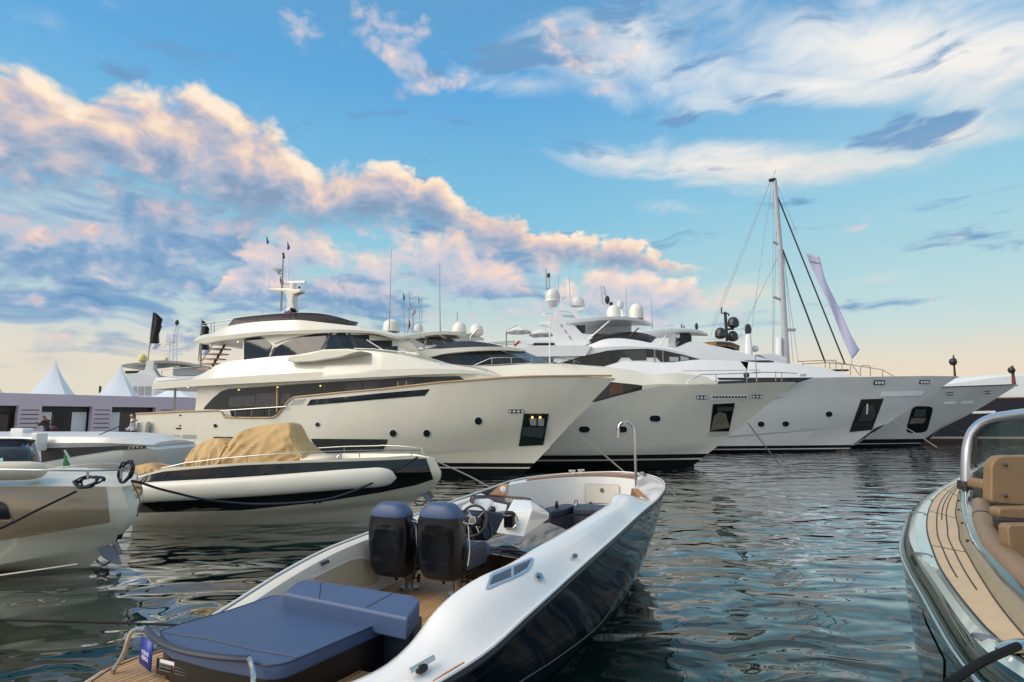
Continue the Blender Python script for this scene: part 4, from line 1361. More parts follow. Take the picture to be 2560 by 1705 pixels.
# ================================================================ navy yacht, last in the row
y5 = Fr('motor_yacht', 44.0, 62.0, -2, 'dark navy hulled yacht with white upper deck at the right end of the row', 'yacht', GY)
f = y5
sh = [Vector((x, y, z)) for x, y, z in ((-12, -3.6, 4.4), (0, -3.8, 4.4), (12, -3.8, 4.6), (22, -3.4, 4.9), (30, -1.8, 5.3), (34, 0, 5.6))]
mid = [Vector((x, y, z)) for x, y, z in ((-12, -3.5, 2.2), (0, -3.7, 2.2), (12, -3.6, 2.2), (22, -2.8, 2.4), (31.5, 0, 2.8))]
w0 = [Vector((x, y, z)) for x, y, z in ((-12, -3.3, 0), (0, -3.5, 0), (12, -3.3, 0), (22, -1.9, 0), (29, 0, 0))]
hull = shell([[Vector((p.x, p.y * .6, -.6)) for p in w0], w0, mid, sh], 90, crown=.1, inner=(.15, 4.1, .5)).build('hull', hull_mat('navy_hull', (.008, .009, .02), [(.55, (.03, .005, .005)), (.75, (.5, .4, .38))], rough=.45, coat=0.0), f)
T = bvh(f, hull)
MB().tube([p + Vector((0, 0, .03)) for p in resamp(sh, 40)[:-1]], .06, 6).build('cap_rail', m_woodl, f)
decal(f, 'nameplate', q('E', (1955, 830), (2130, 826), (2135, 845), (1950, 850)), T, m_plate, off=.04)
r0 = [Vector((x, y, z)) for x, y, z in ((-10, -2.8, 4.2), (5, -2.9, 4.2), (20, -2.2, 4.3), (26, 0, 4.4))]
r1 = [Vector((x, y, z)) for x, y, z in ((-10, -2.6, 5.2), (-2, -2.7, 5.7), (5, -2.7, 6.6), (12, -2.2, 6.6), (20, -1.4, 5.4), (25.5, 0, 4.9))]
shell([r0, r1], 60, crown=.3).build('deckhouse', m_white2, f)

# bow rails of the fourth yacht
f = y4
mb = MB()
for pts, w in (((600, 445), (820, 437), (900, 435), (900, 470)), 2.2), (((640, 465), (820, 455), (1000, 470)), 2.2), (((860, 445), (1010, 470), (1100, 485), (1170, 495), (1260, 510), (1345, 560)), 1.2), (((1090, 485), (1110, 475), (1160, 480), (1170, 500)), .6), (((1030, 480), (1080, 550)), 1.0):
    mb.tube([f.w(p, w) for p in q('E', *pts)], .035, 5)
for x, y0, yb in ((640, 450, 490), (815, 437, 500), (850, 445, 505), (898, 437, 500), (945, 465, 520), (1010, 470, 560), (1090, 488, 560), (1165, 492, 560), (1260, 512, 562)):
    mb.tube([f.w(p, 1.5) for p in q('E', (x, y0), (x, yb))], .035, 5)
mb.build('bow_rail', mat('bronze_rail', (.35, .25, .18), .4, metal=.5), f)
MB().beam(f.w(q('E', (870, 514))[0], .5), f.w(q('E', (985, 514))[0], .5), .6, .15).build('deck_locker', m_blackm, f)
# slim bow staffs
f = y3
mb = MB()
mb.tube([f.w(p, 0) for p in q('E', (1820, 560), (1808, 395))], [.09, .05], 6).build('jack_staff', m_blackm, f)
MB().lathe([(.001, .3), (.2, .22), (.28, 0), (.2, -.22), (.001, -.3)], f.w(q('E', (1805, 448))[0], 0), 14).build('anchor_ball', m_blackm, f)
pennant(f, None, 0, q('E', (1812, 405), (1835, 430), (1828, 455), (1812, 440)), m_flagw)
# aft deck of the third yacht with its side vents
b0 = f.row(q('D', (90, 905), (330, 905), (640, 900)), lambda t: 2.9)
b1 = f.row(q('D', (72, 800), (340, 798), (700, 802)), lambda t: 2.9)
shell([b0, b1], 20, crown=.05, capf=True).build('aft_deck', m_white2, f)
mb = MB()
mb.box(f.w(q('D', (235, 760))[0], 1.5), (2.6, .8, .5)).build('service_counter', m_white2, f, bevel=.05)
MB().box(f.w(q('D', (235, 790))[0], 2.0), (1.6, .1, .25)).build('counter_opening', m_black, f)
MB().box(f.w(q('D', (150, 775))[0], 1.6), (.5, .5, 1.0)).build('folded_frame', m_steel, f, bevel=.05)

# ---------------------------------------------------------------- yacht half hidden between the second and the third
y7 = Fr('motor_yacht', 2.0, 64.0, -4, 'hidden yacht whose open sundeck with two umbrellas shows between larger yachts', 'yacht')
f = y7
h0 = [Vector((x, -3.5, z)) for x, z in ((-20, 0), (16, 0))]
h1 = [Vector((x, -3.7, z)) for x, z in ((-20, 5.5), (16, 5.5))]
shell([h0, h1], 10, crown=.05, smooth=0, capf=True).build('hull', m_white2, f)
b0 = f.row(q('C', (860, 925), (1300, 925)), lambda t: 2.5)
b1 = f.row(q('C', (880, 885), (1300, 885)), lambda t: 2.5)
for p in b0: p.z = 5.4
shell([b0, b1], 10, crown=.05, smooth=0, capf=True).build('sundeck', m_white2, f)
MB().prism([f.w(p, 2.4) for p in q('C', (1180, 818), (1305, 820), (1250, 918), (1105, 918))], (0, .5, 0)).build('wing_panel', m_white2, f, bevel=.04)
mb = MB()
for yy in (838, 852, 868):
    mb.tube([f.w(p, 2.4) for p in q('C', (870, yy + 14), (1130, yy - 6))], .035, 5)
for x in (940, 1000, 1060, 1120):
    mb.tube([f.w(p, 2.4) for p in q('C', (x, 840), (x, 890))], .035, 5)
mb.build('sundeck_rail', m_steel, f)
pennant(f, None, 2.45, q('C', (1160, 828), (1178, 832), (1130, 885), (1112, 880)), m_flagr)


def umbrella(cx, topy, rimy, halfpx, polex, poley, label):
    d = ray(*q('C', (cx, rimy))[0])
    D = 63.0
    X = d.x / d.y * D
    zr = HC + d.z / d.y * D
    zt = at_z(q('C', (cx, topy))[0], D)
    r = halfpx / 3.92 * D / F
    u = Fr('cantilever_umbrella', X, D, 0, label, 'umbrella', 'umbrellas on the sundeck', oz=0)
    mb = MB()
    n = 8
    ring = [Vector((r * math.cos(2 * math.pi * (j + .5) / n), r * math.sin(2 * math.pi * (j + .5) / n), zr)) for j in range(n)]
    mb.add(ring + [Vector((0, 0, zt))], [(j, (j + 1) % n, n) for j in range(n)])
    drop = [p * 1.0 - Vector((0, 0, .14)) for p in ring]
    mb.grid([ring, drop], cu=True)
    mb.build('canopy', m_umb, u, sharp=10, solid=.02)
    base = Vector((u.w(q('C', (polex, poley))[0], 0)))
    mb = MB()
    mb.tube([base, u.w(q('C', (polex, topy + 50))[0], 0), u.w(q('C', (cx - 5, topy))[0], 0)], .07, 6)
    mb.build('pole', m_steel, u)
    mb = MB()
    for p in ring:
        mb.tube([p - Vector((0, 0, .02)), Vector((0, 0, zt - .35))], .03, 4)
    mb.build('ribs', m_steel, u)


def at_z(p, D):
    d = ray(*p)
    return HC + d.z / d.y * D


umbrella(1160, 682, 742, 132, 1042, 890, 'open cream cantilever umbrella, the left and higher of the two')
umbrella(1385, 710, 768, 128, 1460, 900, 'open cream cantilever umbrella close beside the tall radar arch')

# ---------------------------------------------------------------- sailing boat behind the yachts
sb = Fr('sailing_boat', 31.5, 68.0, 8, 'sailing boat showing only its tall bare mast and rigging above the yachts', 'sailboat')
f = sb
h0 = [Vector((x, y, 0)) for x, y in ((-14, -1.5), (-4, -2.6), (6, -2.2), (13, 0))]
h1 = [Vector((x, y, 1.9)) for x, y in ((-15, -2.0), (-4, -2.9), (6, -2.6), (15.5, 0))]
shell([h0, h1], 40, crown=.15).build('hull', m_white2, f)
mt = [f.w(p, 0) for p in q('Q', (552, 1560), (540, 1440), (520, 1100), (492, 620), (455, 145))]
mt[0].z = 1.5
MB().tube(mt, [.40, .38, .36, .32, .25], 12, flat=.7).build('mast', mat('mast_grey', (.42, .43, .46), .4, vary=.1), f)
MB().tube([f.w(p, 0) for p in q('Q', (418, 148), (458, 142))], .22, 6).build('mast_head', m_rub, f)
MB().tube([f.w(p, 0) for p in q('Q', (448, 140), (450, 95), (465, 75))], .06, 4).build('wind_vane', m_grey, f)
for a, b in (((443, 592), (505, 625)), ((443, 992), (520, 1022))):
    MB().beam(f.w(q('Q', a)[0], 0), f.w(q('Q', b)[0], 0), .25, .2).build('spreader', m_grey, f)
for i, (a, b, r) in enumerate((((460, 225), (965, 1480), .09), ((512, 650), (822, 1470), .10), ((418, 160), (0, 1200), .03), ((425, 160), (-20, 1300), .03), ((433, 170), (285, 1240), .03), ((478, 190), (620, 545), .03),
                 ((445, 180), (440, 1400), .035), ((505, 600), (625, 1470), .03), ((470, 300), (445, 1470), .03), ((500, 660), (190, 1300), .035), ((520, 650), (590, 1470), .03), ((500, 1040), (515, 1460), .04))):
    MB().tube([f.w(q('Q', a)[0], 0), f.w(q('Q', b)[0], 0)], r, 5).build('stay', m_rub if r > .05 else m_grey, f)
MB().box(f.w(q('Q', (565, 1232))[0], 0), (1.3, .5, .3)).build('radar_scanner', m_grey, f, bevel=.08)
MB().tube([f.w(p, 0) for p in q('Q', (485, 1470), (485, 1290))], .35, 8).build('furled_sail', m_white2, f)
# small mast unit with domes, left of the mast
MB().tube([f.w(p, 2) for p in q('Q', (268, 1480), (263, 1220))], [.5, .25], 8).build('signal_mast', m_white2, f)
MB().ball(f.w(q('Q', (262, 1235))[0], 2), .38, 8, sz=(1, 1, 2)).build('masthead_lamp', m_blackm, f)
dome(f, *q('Q', (255, 1360))[0], 7, 1.5, m_dome, base=.5)
dome(f, *q('Q', (312, 1370))[0], 9, 1.5, m_dome, base=.5)
MB().prism([f.w(p, 2.0) for p in q('Q', (340, 1410), (450, 1400), (545, 1435), (545, 1475), (440, 1470))], (0, 3.0, 0)).build('coachroof', m_white2, f, bevel=.1)

# long pale banner
bn = Fr('banner', 36.0, 60.0, 0, 'long narrow pale lavender banner hanging slantwise right of the mast', 'banner')
f = bn
Lp = q('Q', (678, 670), (735, 800), (815, 980), (870, 1100), (930, 1240), (990, 1385), (1015, 1445))
Rp = q('Q', (778, 700), (815, 855), (905, 1030), (960, 1160), (1000, 1260), (1040, 1330), (1072, 1378))
ra = resamp([f.w(p, 0) for p in Lp], 40)
rb = resamp([f.w(p, 0) for p in Rp], 40)
rows = [[a.lerp(b, j / 8) + Vector((0, .10 * math.sin(i * .25 + j * .4), 0)) for j in range(9)] for i, (a, b) in enumerate(zip(ra, rb))]
MB().grid(rows).build('cloth', mat('lavender_cloth', (.44, .45, .62), .8), bn, merge=0, solid=.02)
for i in (3, 37):
    MB().tube([rows[i][0], rows[i][8]], .06, 5).build('batten', m_grey, bn)
MB().tube([f.w(p, 0) for p in q('Q', (1015, 1445), (1016, 1500))] , .04, 5).build('line', m_grey, bn)

# lighthouse far behind
lt = Fr('lighthouse', *(lambda d: (d.x / d.y * 150, 150))(ray(*q('E', (1966, 620))[0])), 0, 'small white harbour lighthouse with grey dome over the bow of the farthest yacht', 'lighthouse')
k = 150 / F / 3.0987
zb = at_z(q('E', (1966, 632))[0], 150)
MB().lathe([(60 * k, 0), (60 * k, zb - .2), (46 * k, zb), (46 * k, zb + 12 * k)], (0, 0, 0), 20).build('tower_base', mat('stone_base', (.4, .28, .2), .8), lt)
MB().lathe([(34 * k, zb + 12 * k), (33 * k, zb + 40 * k), (38 * k, zb + 41 * k), (38 * k, zb + 46 * k), (26 * k, zb + 47 * k)], (0, 0, 0), 20).build('tower', m_white, lt)
MB().lathe([(24 * k, zb + 46 * k), (24 * k, zb + 56 * k), (27 * k, zb + 57 * k), (14 * k, zb + 68 * k), (4 * k, zb + 71 * k), (2 * k, zb + 78 * k), (.01, zb + 79 * k)], (0, 0, 0), 20).build('lantern_roof', m_grey, lt)
br = MB()
br.box((0, 0, 0), (300, 12, 6))
o = tag(br.build('breakwater', mat('breakwater_stone', (.14, .13, .12), .9, vary=.3), None), kind='structure')
o.location = (90, 160, 0)
# ================================================================ quay, pavilion, tents, people, flags on the left
qd = Vector((.415, .91, 0))                  # along the quay
qn = Vector((-.91, .415, 0))                 # inland
q0 = Vector((-23.5, 36, 0))
mb = MB()
poly = [q0 + qd * -45, q0 + qd * 60, q0 + qd * 60 + qn * 60, q0 + qd * -45 + qn * 60]
poly = [Vector((p.x, p.y, -1)) for p in poly]
mb.prism(poly, (0, 0, 2.1))
o = tag(mb.build('quay', m_conc, None, bevel=.04), kind='structure')
o['label'] = 'concrete quay under the lilac pavilion'

# pavilion: a long lilac front in modules
wd = Vector((.49, .872, 0)).normalized()
pav = Fr('pavilion', -28.8, 36.0, math.degrees(math.atan2(wd.y, wd.x)), 'long lilac exhibition pavilion with slotted pilasters and wide shop windows', 'pavilion', oz=0)
f = pav
def pw(px, py):              # point on the front plane local y=0
    return f.w((px, py), 0)
roofz = pw(78, 984).z
G0 = 1.1
top = roofz
s_ = lambda px: pw(px, 1000).x
wins = [(-160, 49), (107, 233), (282, 391)]
edges = [s_(-400)] + [v for a, b in wins for v in (s_(a), s_(b))]
far = s_(391) + 22
winz1 = pw(107, 1015).z
winz0 = G0 + .55
mb = MB()
# wall with openings built as separate slabs, 0.35 thick
def slab(x0, x1, z0, z1, y0=0.0, y1=.35):
    mb.box(((x0 + x1) / 2, (y0 + y1) / 2, (z0 + z1) / 2), (x1 - x0, y1 - y0, z1 - z0))
slab(s_(-300), far, winz1, top)
xs = [s_(-300)] + edges[1:] + [far]
for i in range(0, len(xs) - 1, 2):
    slab(xs[i], xs[i + 1], G0, winz1 - .002)
for i in range(1, len(xs) - 2, 2):
    slab(xs[i] + .002, xs[i + 1] - .002, G0, winz0)
slab(s_(-300), far, G0, top - .3, 4.0, 4.3)
mb.box(((s_(-300) + far) / 2, 2.2, top - .2), (far - s_(-300) - .1, 4.0, .2))
mb.build('wall', m_lilac, f, merge=0)
for i in range(1, len(xs) - 2, 2):
    a, b = xs[i], xs[i + 1]
    mid = (a + b) / 2
    MB().box((mid, .5, winz1 - .18), (b - a, .06, .34)).build('window_header', m_rub, f)
    MB().box((mid, .62, (winz0 + winz1) / 2), (b - a, .03, winz1 - winz0)).build('window', m_glass, f)
    if i > 1:
        MB().box((a + (b - a) * .14, .55, (winz0 + winz1 - .34) / 2), ((b - a) * .27, .04, winz1 - .36 - winz0)).build('window_blind', m_white2, f)
        MB().box((a + (b - a) * .83, .55, (winz0 + winz1 - .34) / 2), ((b - a) * .30, .04, winz1 - .36 - winz0)).build('window_blind', m_white2, f)
    else:
        MB().box((b - .9, .5, winz1 - .9), (.06, .05, 1.1)).build('glowing_handle', m_lamp, f)  # handle glows by itself, warm light put into its material
for x0, x1 in ((55, 100), (239, 277), (404, 432)):
    for k in range(5):
        y0 = 1025 + 11 * k
        z = pw((x0 + x1) / 2, y0).z
        MB().box(((s_(x0) + s_(x1)) / 2, -.012, z), (abs(s_(x1) - s_(x0)), .03, .045)).build('wall_slot', m_rub, f)

# pagoda tents
def tent(apex, D, base_y, halfpx, label, trunc=None):
    d = ray(*apex)
    ax, az = d.x / d.y * D, HC + d.z / d.y * D
    bz = HC + ray(apex[0], base_y).z / ray(apex[0], base_y).y * D
    hw = halfpx * D / F * 1.02
    t = Fr('pagoda_tent', ax, D, 20, label, 'tent', 'white peaked tents behind the pavilion', oz=0)
    mb = MB()
    rows = []
    for i in range(15):
        k = i / 14
        r = hw * (k ** 1.45 * .82 + k * .18) + .03
        z = az + (bz - az) * k
        ring = []
        for j in range(32):
            a = 2 * math.pi * j / 32 + math.pi / 4
            sq = 1 / max(abs(math.cos(a)), abs(math.sin(a)))
            m = 1 + (sq - 1) * .75
            ring.append((r * math.cos(a) * m * .86, r * math.sin(a) * m * .86, z))
        rows.append(ring)
    mb.grid(rows, cu=True)
    mb.build('canopy', m_tent, t, sharp=60)
    for sx in (-1, 1):
        for sy in (-1, 1):
            MB().tube([(sx * hw * .85, sy * hw * .85, G0), (sx * hw * .85, sy * hw * .85, bz)], .05, 6).build('leg', m_white, t)
    return t
tent((139, 901), 46, 990, 48, 'whole peaked white tent farther left above the lilac pavilion')
tent((303, 911), 50, 996, 48, 'peaked white tent overlapping the small grey hardtop yacht')
tent((-38, 900), 44, 990, 46, 'peaked white tent cut by the left edge of the photo')
tent((438, 965), 52, 994, 50, 'low white tent seen under the aft overhang of the nearest yacht')

# flags on poles
def tall_flag(pole_a, pole_b, pts, white, D, label):
    t = Fr('flag', ray(*pole_b).x / ray(*pole_b).y * D, D, 0, label, 'flag', 'black flags with a white foot')
    P = lambda p: t.w(p, 0)
    MB().tube([P(pole_b), P(pole_a)], .045, 6, r2=.03).build('pole', m_steel, t)

    def cloth(pp, m, nm):
        # ruled sheet between the pole side and the fly side
        L, Rr = pp
        rows = []
        for i in range(16):
            k = i / 15
            def at(seq):
                x = k * (len(seq) - 1)
                j = min(len(seq) - 2, int(x))
                u = x - j
                return (seq[j][0] * (1 - u) + seq[j + 1][0] * u, seq[j][1] * (1 - u) + seq[j + 1][1] * u)
            a, b = at(L), at(Rr)
            rows.append([P((a[0] + (b[0] - a[0]) * u, a[1] + (b[1] - a[1]) * u)) + Vector((0, .16 * math.sin(u * 9 + k * 2.5) * u, 0)) for u in [j / 10 for j in range(11)]])
        mb = MB()
        mb.grid(rows)
        mb.build(nm, m, t, merge=0, solid=.01)
    cloth(pts, m_flagb, 'cloth')
    cloth(white, m_flagw, 'cloth_foot')
    return t
tall_flag(*q('A', (1612, 320), (1555, 850)), (q('A', (1610, 335), (1580, 540), (1570, 668)), q('A', (1640, 350), (1712, 415), (1700, 470), (1715, 490), (1685, 570), (1688, 668))),
          (q('A', (1570, 670), (1564, 726)), q('A', (1688, 670), (1688, 730))), 44, 'black flag with white foot rising from the small hardtop yacht')
tall_flag(*q('A', (2124, 400), (2085, 850)), (q('A', (2122, 415), (2108, 560), (2095, 735)), q('A', (2150, 440), (2205, 515), (2200, 600), (2215, 735))),
          (q('A', (2094, 737), (2090, 788)), q('A', (2215, 737), (2212, 792))), 47, 'black flag with white foot behind the aft stairs of the nearest yacht')

# ---------------------------------------------------------------- small hardtop yacht behind the tents
y6 = Fr('motor_yacht', -36, 66, 10, 'distant white yacht with a grey hardtop and lattice mast behind the tents', 'yacht')
f = y6
sh = f.row(q('A', (1050, 1230), (1500, 1235), (2100, 1240), (2500, 1240)), lambda t: 3.4)
w0 = [Vector((p.x, p.y * .9, 0)) for p in sh]
shell([w0, sh], 20, crown=.1, capf=True).build('hull', m_white, f)
b0 = f.row(q('A', (1340, 1240), (1600, 1240), (2090, 1240)), lambda t: 3.0)
b1 = f.row(q('A', (1330, 985), (1600, 1000), (1650, 1020), (2090, 1020)), lambda t: 3.0)
dk = shell([b0, b1], 30, crown=.1, capf=True).build('deckhouse', m_white2, f)
T = bvh(f, dk)
for a, b in ((1400, 1440), (1458, 1515), (1530, 1590)):
    decal(f, 'side_window', q('A', (a, 1120), (b, 1118), (b - 6, 1215), (a - 6, 1215)), T, m_grey, off=.04, step=4)
decal(f, 'upper_window', q('A', (1310, 955), (1480, 952), (1440, 980), (1320, 985)), T, m_glass, off=.05, fallback=3.0)
for k in range(4):
    decal(f, 'vent_slot', q('A', (1625, 1168 + 14 * k), (1700, 1168 + 14 * k), (1700, 1172 + 14 * k), (1625, 1172 + 14 * k)), T, m_grey, off=.04, step=6)
MB().prism([f.w(p, 2.6) for p in q('A', (1540, 860), (1620, 850), (1610, 930), (1665, 1020), (1440, 985), (1520, 940))], (0, 1.0, 0)).build('arch_panel', m_white2, f, bevel=.05)
h0 = f.row(q('A', (1285, 895), (1420, 912), (1560, 905), (1700, 928), (1900, 920), (2075, 905)), lambda t: 2.6)
h1 = f.row(q('A', (1283, 890), (1400, 872), (1520, 862), (1650, 846), (1850, 852), (2075, 886)), lambda t: 2.6)
h0 = [Vector((p.x, p.y * .97, p.z - .25)) for p in h1]
shell([h0, h1], 50, crown=.1, bottom=True, capf=True).build('hardtop', m_grey if False else mat('grey_canvas_top', (.42, .41, .38), .6), f)
mb = MB()
mb.tube([f.w(p, 2.8) for p in q('A', (1690, 950), (1900, 925), (2075, 912), (2210, 905))], .04, 6)
for x, y in ((1700, 950), (1875, 930), (2070, 912), (2100, 910)):
    mb.tube([f.w(q('A', (x, y))[0], 2.8), f.w(q('A', (x, 1015))[0], 2.8)], .04, 5)
mb.build('guard_rail', m_steel, f)
MB().box(f.w(q('A', (2000, 965))[0], 1.5), (3.2, 1, .9)).build('lounge_seat', m_grey, f, bevel=.1)
MB().box(f.w(q('A', (2025, 920))[0], 1.0), (2.4, 1, .5)).build('locker', m_grey, f, bevel=.1)
m_yel = mat('yellowed_dome', (.62, .52, .18), .4)
dome(f, *q('A', (1500, 822))[0], 10, 2.0, m_yel, base=.6)
dome(f, *q('A', (1743, 835))[0], 6, -2.0, m_yel, base=.6)
mb = MB()
for a in (((1815, 850), (1820, 600), (1855, 450)), ((1855, 850), (1850, 720), (1868, 440)), ((1775, 850), (1790, 620)), ((1720, 735), (1915, 715)), ((1740, 775), (1920, 775)), ((1805, 510), (1885, 520)), ((1815, 580), (1900, 585)), ((1730, 670), (1830, 690)), ((1820, 760), (1860, 760)), ((1820, 800), (1860, 800)), ((1815, 660), (1858, 655))):
    mb.tube([f.w(p, .5) for p in q('A', *a)], .09, 5)
mb.build('lattice_mast', m_white2, f)
MB().box(f.w(q('A', (1790, 610))[0], .5), (.9, .5, 1.0)).build('radar_scanner', m_white2, f, bevel=.1)
MB().ball(f.w(q('A', (1860, 448))[0], .5), .22, 8, sz=(1, 1, 1.5)).build('masthead_lamp', m_blackm, f)
MB().tube([f.w(p, 3) for p in q('A', (1050, 1190), (1054, 1115))], .12, 6).build('quay_lamp', m_blackm, f)

# ---------------------------------------------------------------- people
def person(base, height, heading, joints, label, cloth, cat='person'):
    """one continuous skinned body: joints = dict name -> (point, radius), in units of body height; local x = facing"""
    t = bpy.data.objects.new('person', None)
    bm = bmesh.new()
    lay = bm.verts.layers.skin.verify()
    idx = {}
    J, E_ = joints
    for nm, (p, r) in J.items():
        v = bm.verts.new(Vector(p) * height)
        v[lay].radius = (r * height, r * height)
        if nm == 'pelvis': v[lay].use_root = True
        idx[nm] = v
    for a, b in E_:
        bm.edges.new((idx[a], idx[b]))
    me = bpy.data.meshes.new('person')
    bm.to_mesh(me)
    bm.free()
    o = bpy.data.objects.new('person', me)
    col.objects.link(o)
    sk = o.modifiers.new('skin', 'SKIN')
    sk.use_smooth_shade = True
    sk.branch_smoothing = .3
    sb = o.modifiers.new('sub', 'SUBSURF')
    sb.levels = sb.render_levels = 2
    o.location = base
    o.rotation_euler = (0, 0, heading)
    # one body material that colours skin, shirt, trousers and shoes by height or limb
    me.materials.append(cloth)
    tag(o, label, cat)
    return o


def body_mat(name, shirt, trousers, skin, belt, neck, hair, hairz, scale, vec=(0, 0, 1)):
    """cloth and skin zones along one axis of the body (object space)"""
    m = mat(name, shirt, .75)
    t = NT(m.node_tree)
    b = m.node_tree.nodes['Principled BSDF']
    tc = t.n('ShaderNodeTexCoord').outputs['Object']
    z = t.n('ShaderNodeVectorMath', operation='DOT_PRODUCT', ins={0: tc, 1: vec}).outputs['Value']
    nz = t.n('ShaderNodeTexNoise', ins={'Vector': tc, 'Scale': 9.0, 'Detail': 4.0}).outputs[0]
    z = t.m('ADD', z, t.m('MULTIPLY', t.m('SUBTRACT', nz, .5), .02))
    c = t.mix(t.m('GREATER_THAN', z, belt * scale), (*trousers, 1), (*shirt, 1))
    c = t.mix(t.m('GREATER_THAN', z, neck * scale), c, (*skin, 1))
    c = t.mix(t.m('GREATER_THAN', z, hairz * scale), c, (*hair, 1))
    t.set(b, 'Base Color', c)
    return m


def stand(lean=0.0, arm_l=None, arm_r=None, head_fwd=0.0):
    L = lean
    J = {'pelvis': ((0, 0, .52), .085), 'belly': ((L * .3, 0, .60), .078), 'chest': ((L * .7, 0, .72), .092), 'neckb': ((L, 0, .81), .045), 'neck': ((L + .01 + head_fwd * .4, 0, .85), .035),
         'head': ((L + .02 + head_fwd, 0, .905), .056), 'crown': ((L + .015 + head_fwd, 0, .955), .045), 'nose': ((L + .075 + head_fwd, 0, .90), .018),
         'hipl': ((0, .055, .50), .06), 'hipr': ((0, -.055, .50), .06), 'kneel': ((.02, .06, .28), .042), 'kneer': ((.0, -.065, .28), .042),
         'ankl': ((-.02, .065, .05), .027), 'ankr': ((.01, -.07, .05), .027), 'toel': ((.08, .07, .02), .022), 'toer': ((.10, -.075, .02), .022),
         'shl': ((L, .115, .795), .045), 'shr': ((L, -.115, .795), .045)}
    al = arm_l or ((L + .0, .15, .63), (L + .06, .14, .50))
    ar = arm_r or ((L + .0, -.15, .63), (L + .06, -.14, .50))
    for s, a in (('l', al), ('r', ar)):
        J['el' + s] = (a[0], .028)
        J['wr' + s] = (a[1], .019)
        d = (Vector(a[1]) - Vector(a[0])).normalized()
        J['hd' + s] = (tuple(Vector(a[1]) + d * .045), .021)
        J['fi' + s] = (tuple(Vector(a[1]) + d * .085 + Vector((0, 0, -.008))), .011)
    E_ = [('pelvis', 'belly'), ('belly', 'chest'), ('chest', 'neckb'), ('neckb', 'neck'), ('neck', 'head'), ('head', 'crown'), ('head', 'nose')]
    for s in 'lr':
        E_ += [('pelvis', 'hip' + s), ('hip' + s, 'knee' + s), ('knee' + s, 'ank' + s), ('ank' + s, 'toe' + s), ('neckb', 'sh' + s), ('sh' + s, 'el' + s), ('el' + s, 'wr' + s), ('wr' + s, 'hd' + s), ('hd' + s, 'fi' + s)]
    return J, E_


def at_px(px, py, D):
    d = ray(px, py)
    return Vector((d.x / d.y * D, D, HC + d.z / d.y * D))


# left: dark haired person looking down at a phone, facing left
D = 30.5
p = at_px(121, 1040, D)
a = person((p.x, D, 1.1), 1.72, R(185), stand(.05, ((.16, .12, .66), (.26, .06, .72)), ((.16, -.10, .66), (.27, -.03, .72)), .05),
           'dark haired person with red bag looking at a phone outside the pavilion', body_mat('casual_clothes', (.05, .035, .03), (.02, .015, .02), (.20, .10, .06), .5, .82, (.012, .009, .008), .925, 1.72))
bag = MB()
bag.ball((p.x + .32, D + .02, 1.1 + 1.72 * .55), .17, 12, sz=(.7, .9, 1.1))
bag.tube([(p.x + .30, D - .05, 2.1), (p.x + .12, D - .1, 2.45), (p.x - .0, D - .05, 2.42)], .02, 6)
tag(bag.build('shoulder_bag', mat('red_leather', (.12, .015, .03), .5)), 'dark red shoulder bag carried by the person with the phone', 'bag')
# right: person in white shirt and cap
p = at_px(336, 1035, 31)
person((p.x, 31, 1.1), 1.78, R(200), stand(.02, ((.03, .15, .62), (.10, .13, .50)), ((.06, -.15, .63), (.15, -.10, .56)), .02),
       'person in white shirt and white cap standing on the quay by the yacht stern', body_mat('crew_clothes', (.66, .66, .74), (.012, .014, .03), (.30, .16, .10), .49, .82, (.75, .75, .8), .925, 1.78))
# head of a person in the aft cockpit of the nearest yacht
p = y1.M @ y1.w((395, 1040), 1.2)
person((p.x, p.y, 1.05), 1.70, R(160), stand(), 'dark haired person mostly hidden in the aft cockpit of the nearest yacht', body_mat('dark_clothes', (.02, .02, .025), (.02, .02, .02), (.20, .11, .07), .5, .83, (.012, .009, .008), .89, 1.7))
# crew member bending over behind the flybridge screen, head to the left
pb = y1.M @ y1.w(q('B', (1105, 945))[0], 1.5)
h = 1.62
Jb = {'pelvis': ((0, 0, .50), .082), 'belly': ((.10, 0, .515), .075), 'chest': ((.20, 0, .49), .082), 'neckb': ((.27, 0, .44), .045), 'neck': ((.29, 0, .41), .034),
      'head': ((.32, 0, .365), .052), 'crown': ((.345, 0, .33), .043),
      'hipl': ((-.02, .06, .48), .066), 'hipr': ((-.02, -.06, .48), .066), 'kneel': ((.07, .07, .26), .045), 'kneer': ((-.06, -.07, .26), .045),
      'ankl': ((.04, .07, .05), .028), 'ankr': ((-.10, -.07, .05), .028), 'toel': ((.12, .07, .02), .022), 'toer': ((-.02, -.07, .02), .022),
      'shl': ((.25, .11, .45), .042), 'shr': ((.25, -.11, .45), .042), 'ell': ((.26, .13, .31), .028), 'elr': ((.27, -.13, .31), .028),
      'wrl': ((.30, .11, .20), .019), 'wrr': ((.32, -.10, .20), .019), 'hdl': ((.31, .10, .16), .02), 'hdr': ((.33, -.09, .16), .02)}
Eb = [('pelvis', 'belly'), ('belly', 'chest'), ('chest', 'neckb'), ('neckb', 'neck'), ('neck', 'head'), ('head', 'crown')]
for s in 'lr':
    Eb += [('pelvis', 'hip' + s), ('hip' + s, 'knee' + s), ('knee' + s, 'ank' + s), ('ank' + s, 'toe' + s), ('neckb', 'sh' + s), ('sh' + s, 'el' + s), ('el' + s, 'wr' + s), ('wr' + s, 'hd' + s)]
m = body_mat('bending_crew_clothes', (.66, .66, .78), (.02, .022, .035), (.05, .03, .025), .06, .285, (.012, .009, .008), .31, h, (1, 0, 0))
topz = (y1.M @ y1.w(q('B', (1100, 812))[0], 1.5)).z
person((pb.x, pb.y, topz - h * .585), h, R(180 - 19), (Jb, Eb), 'person in white shirt bending down behind the dark flybridge screen', m)
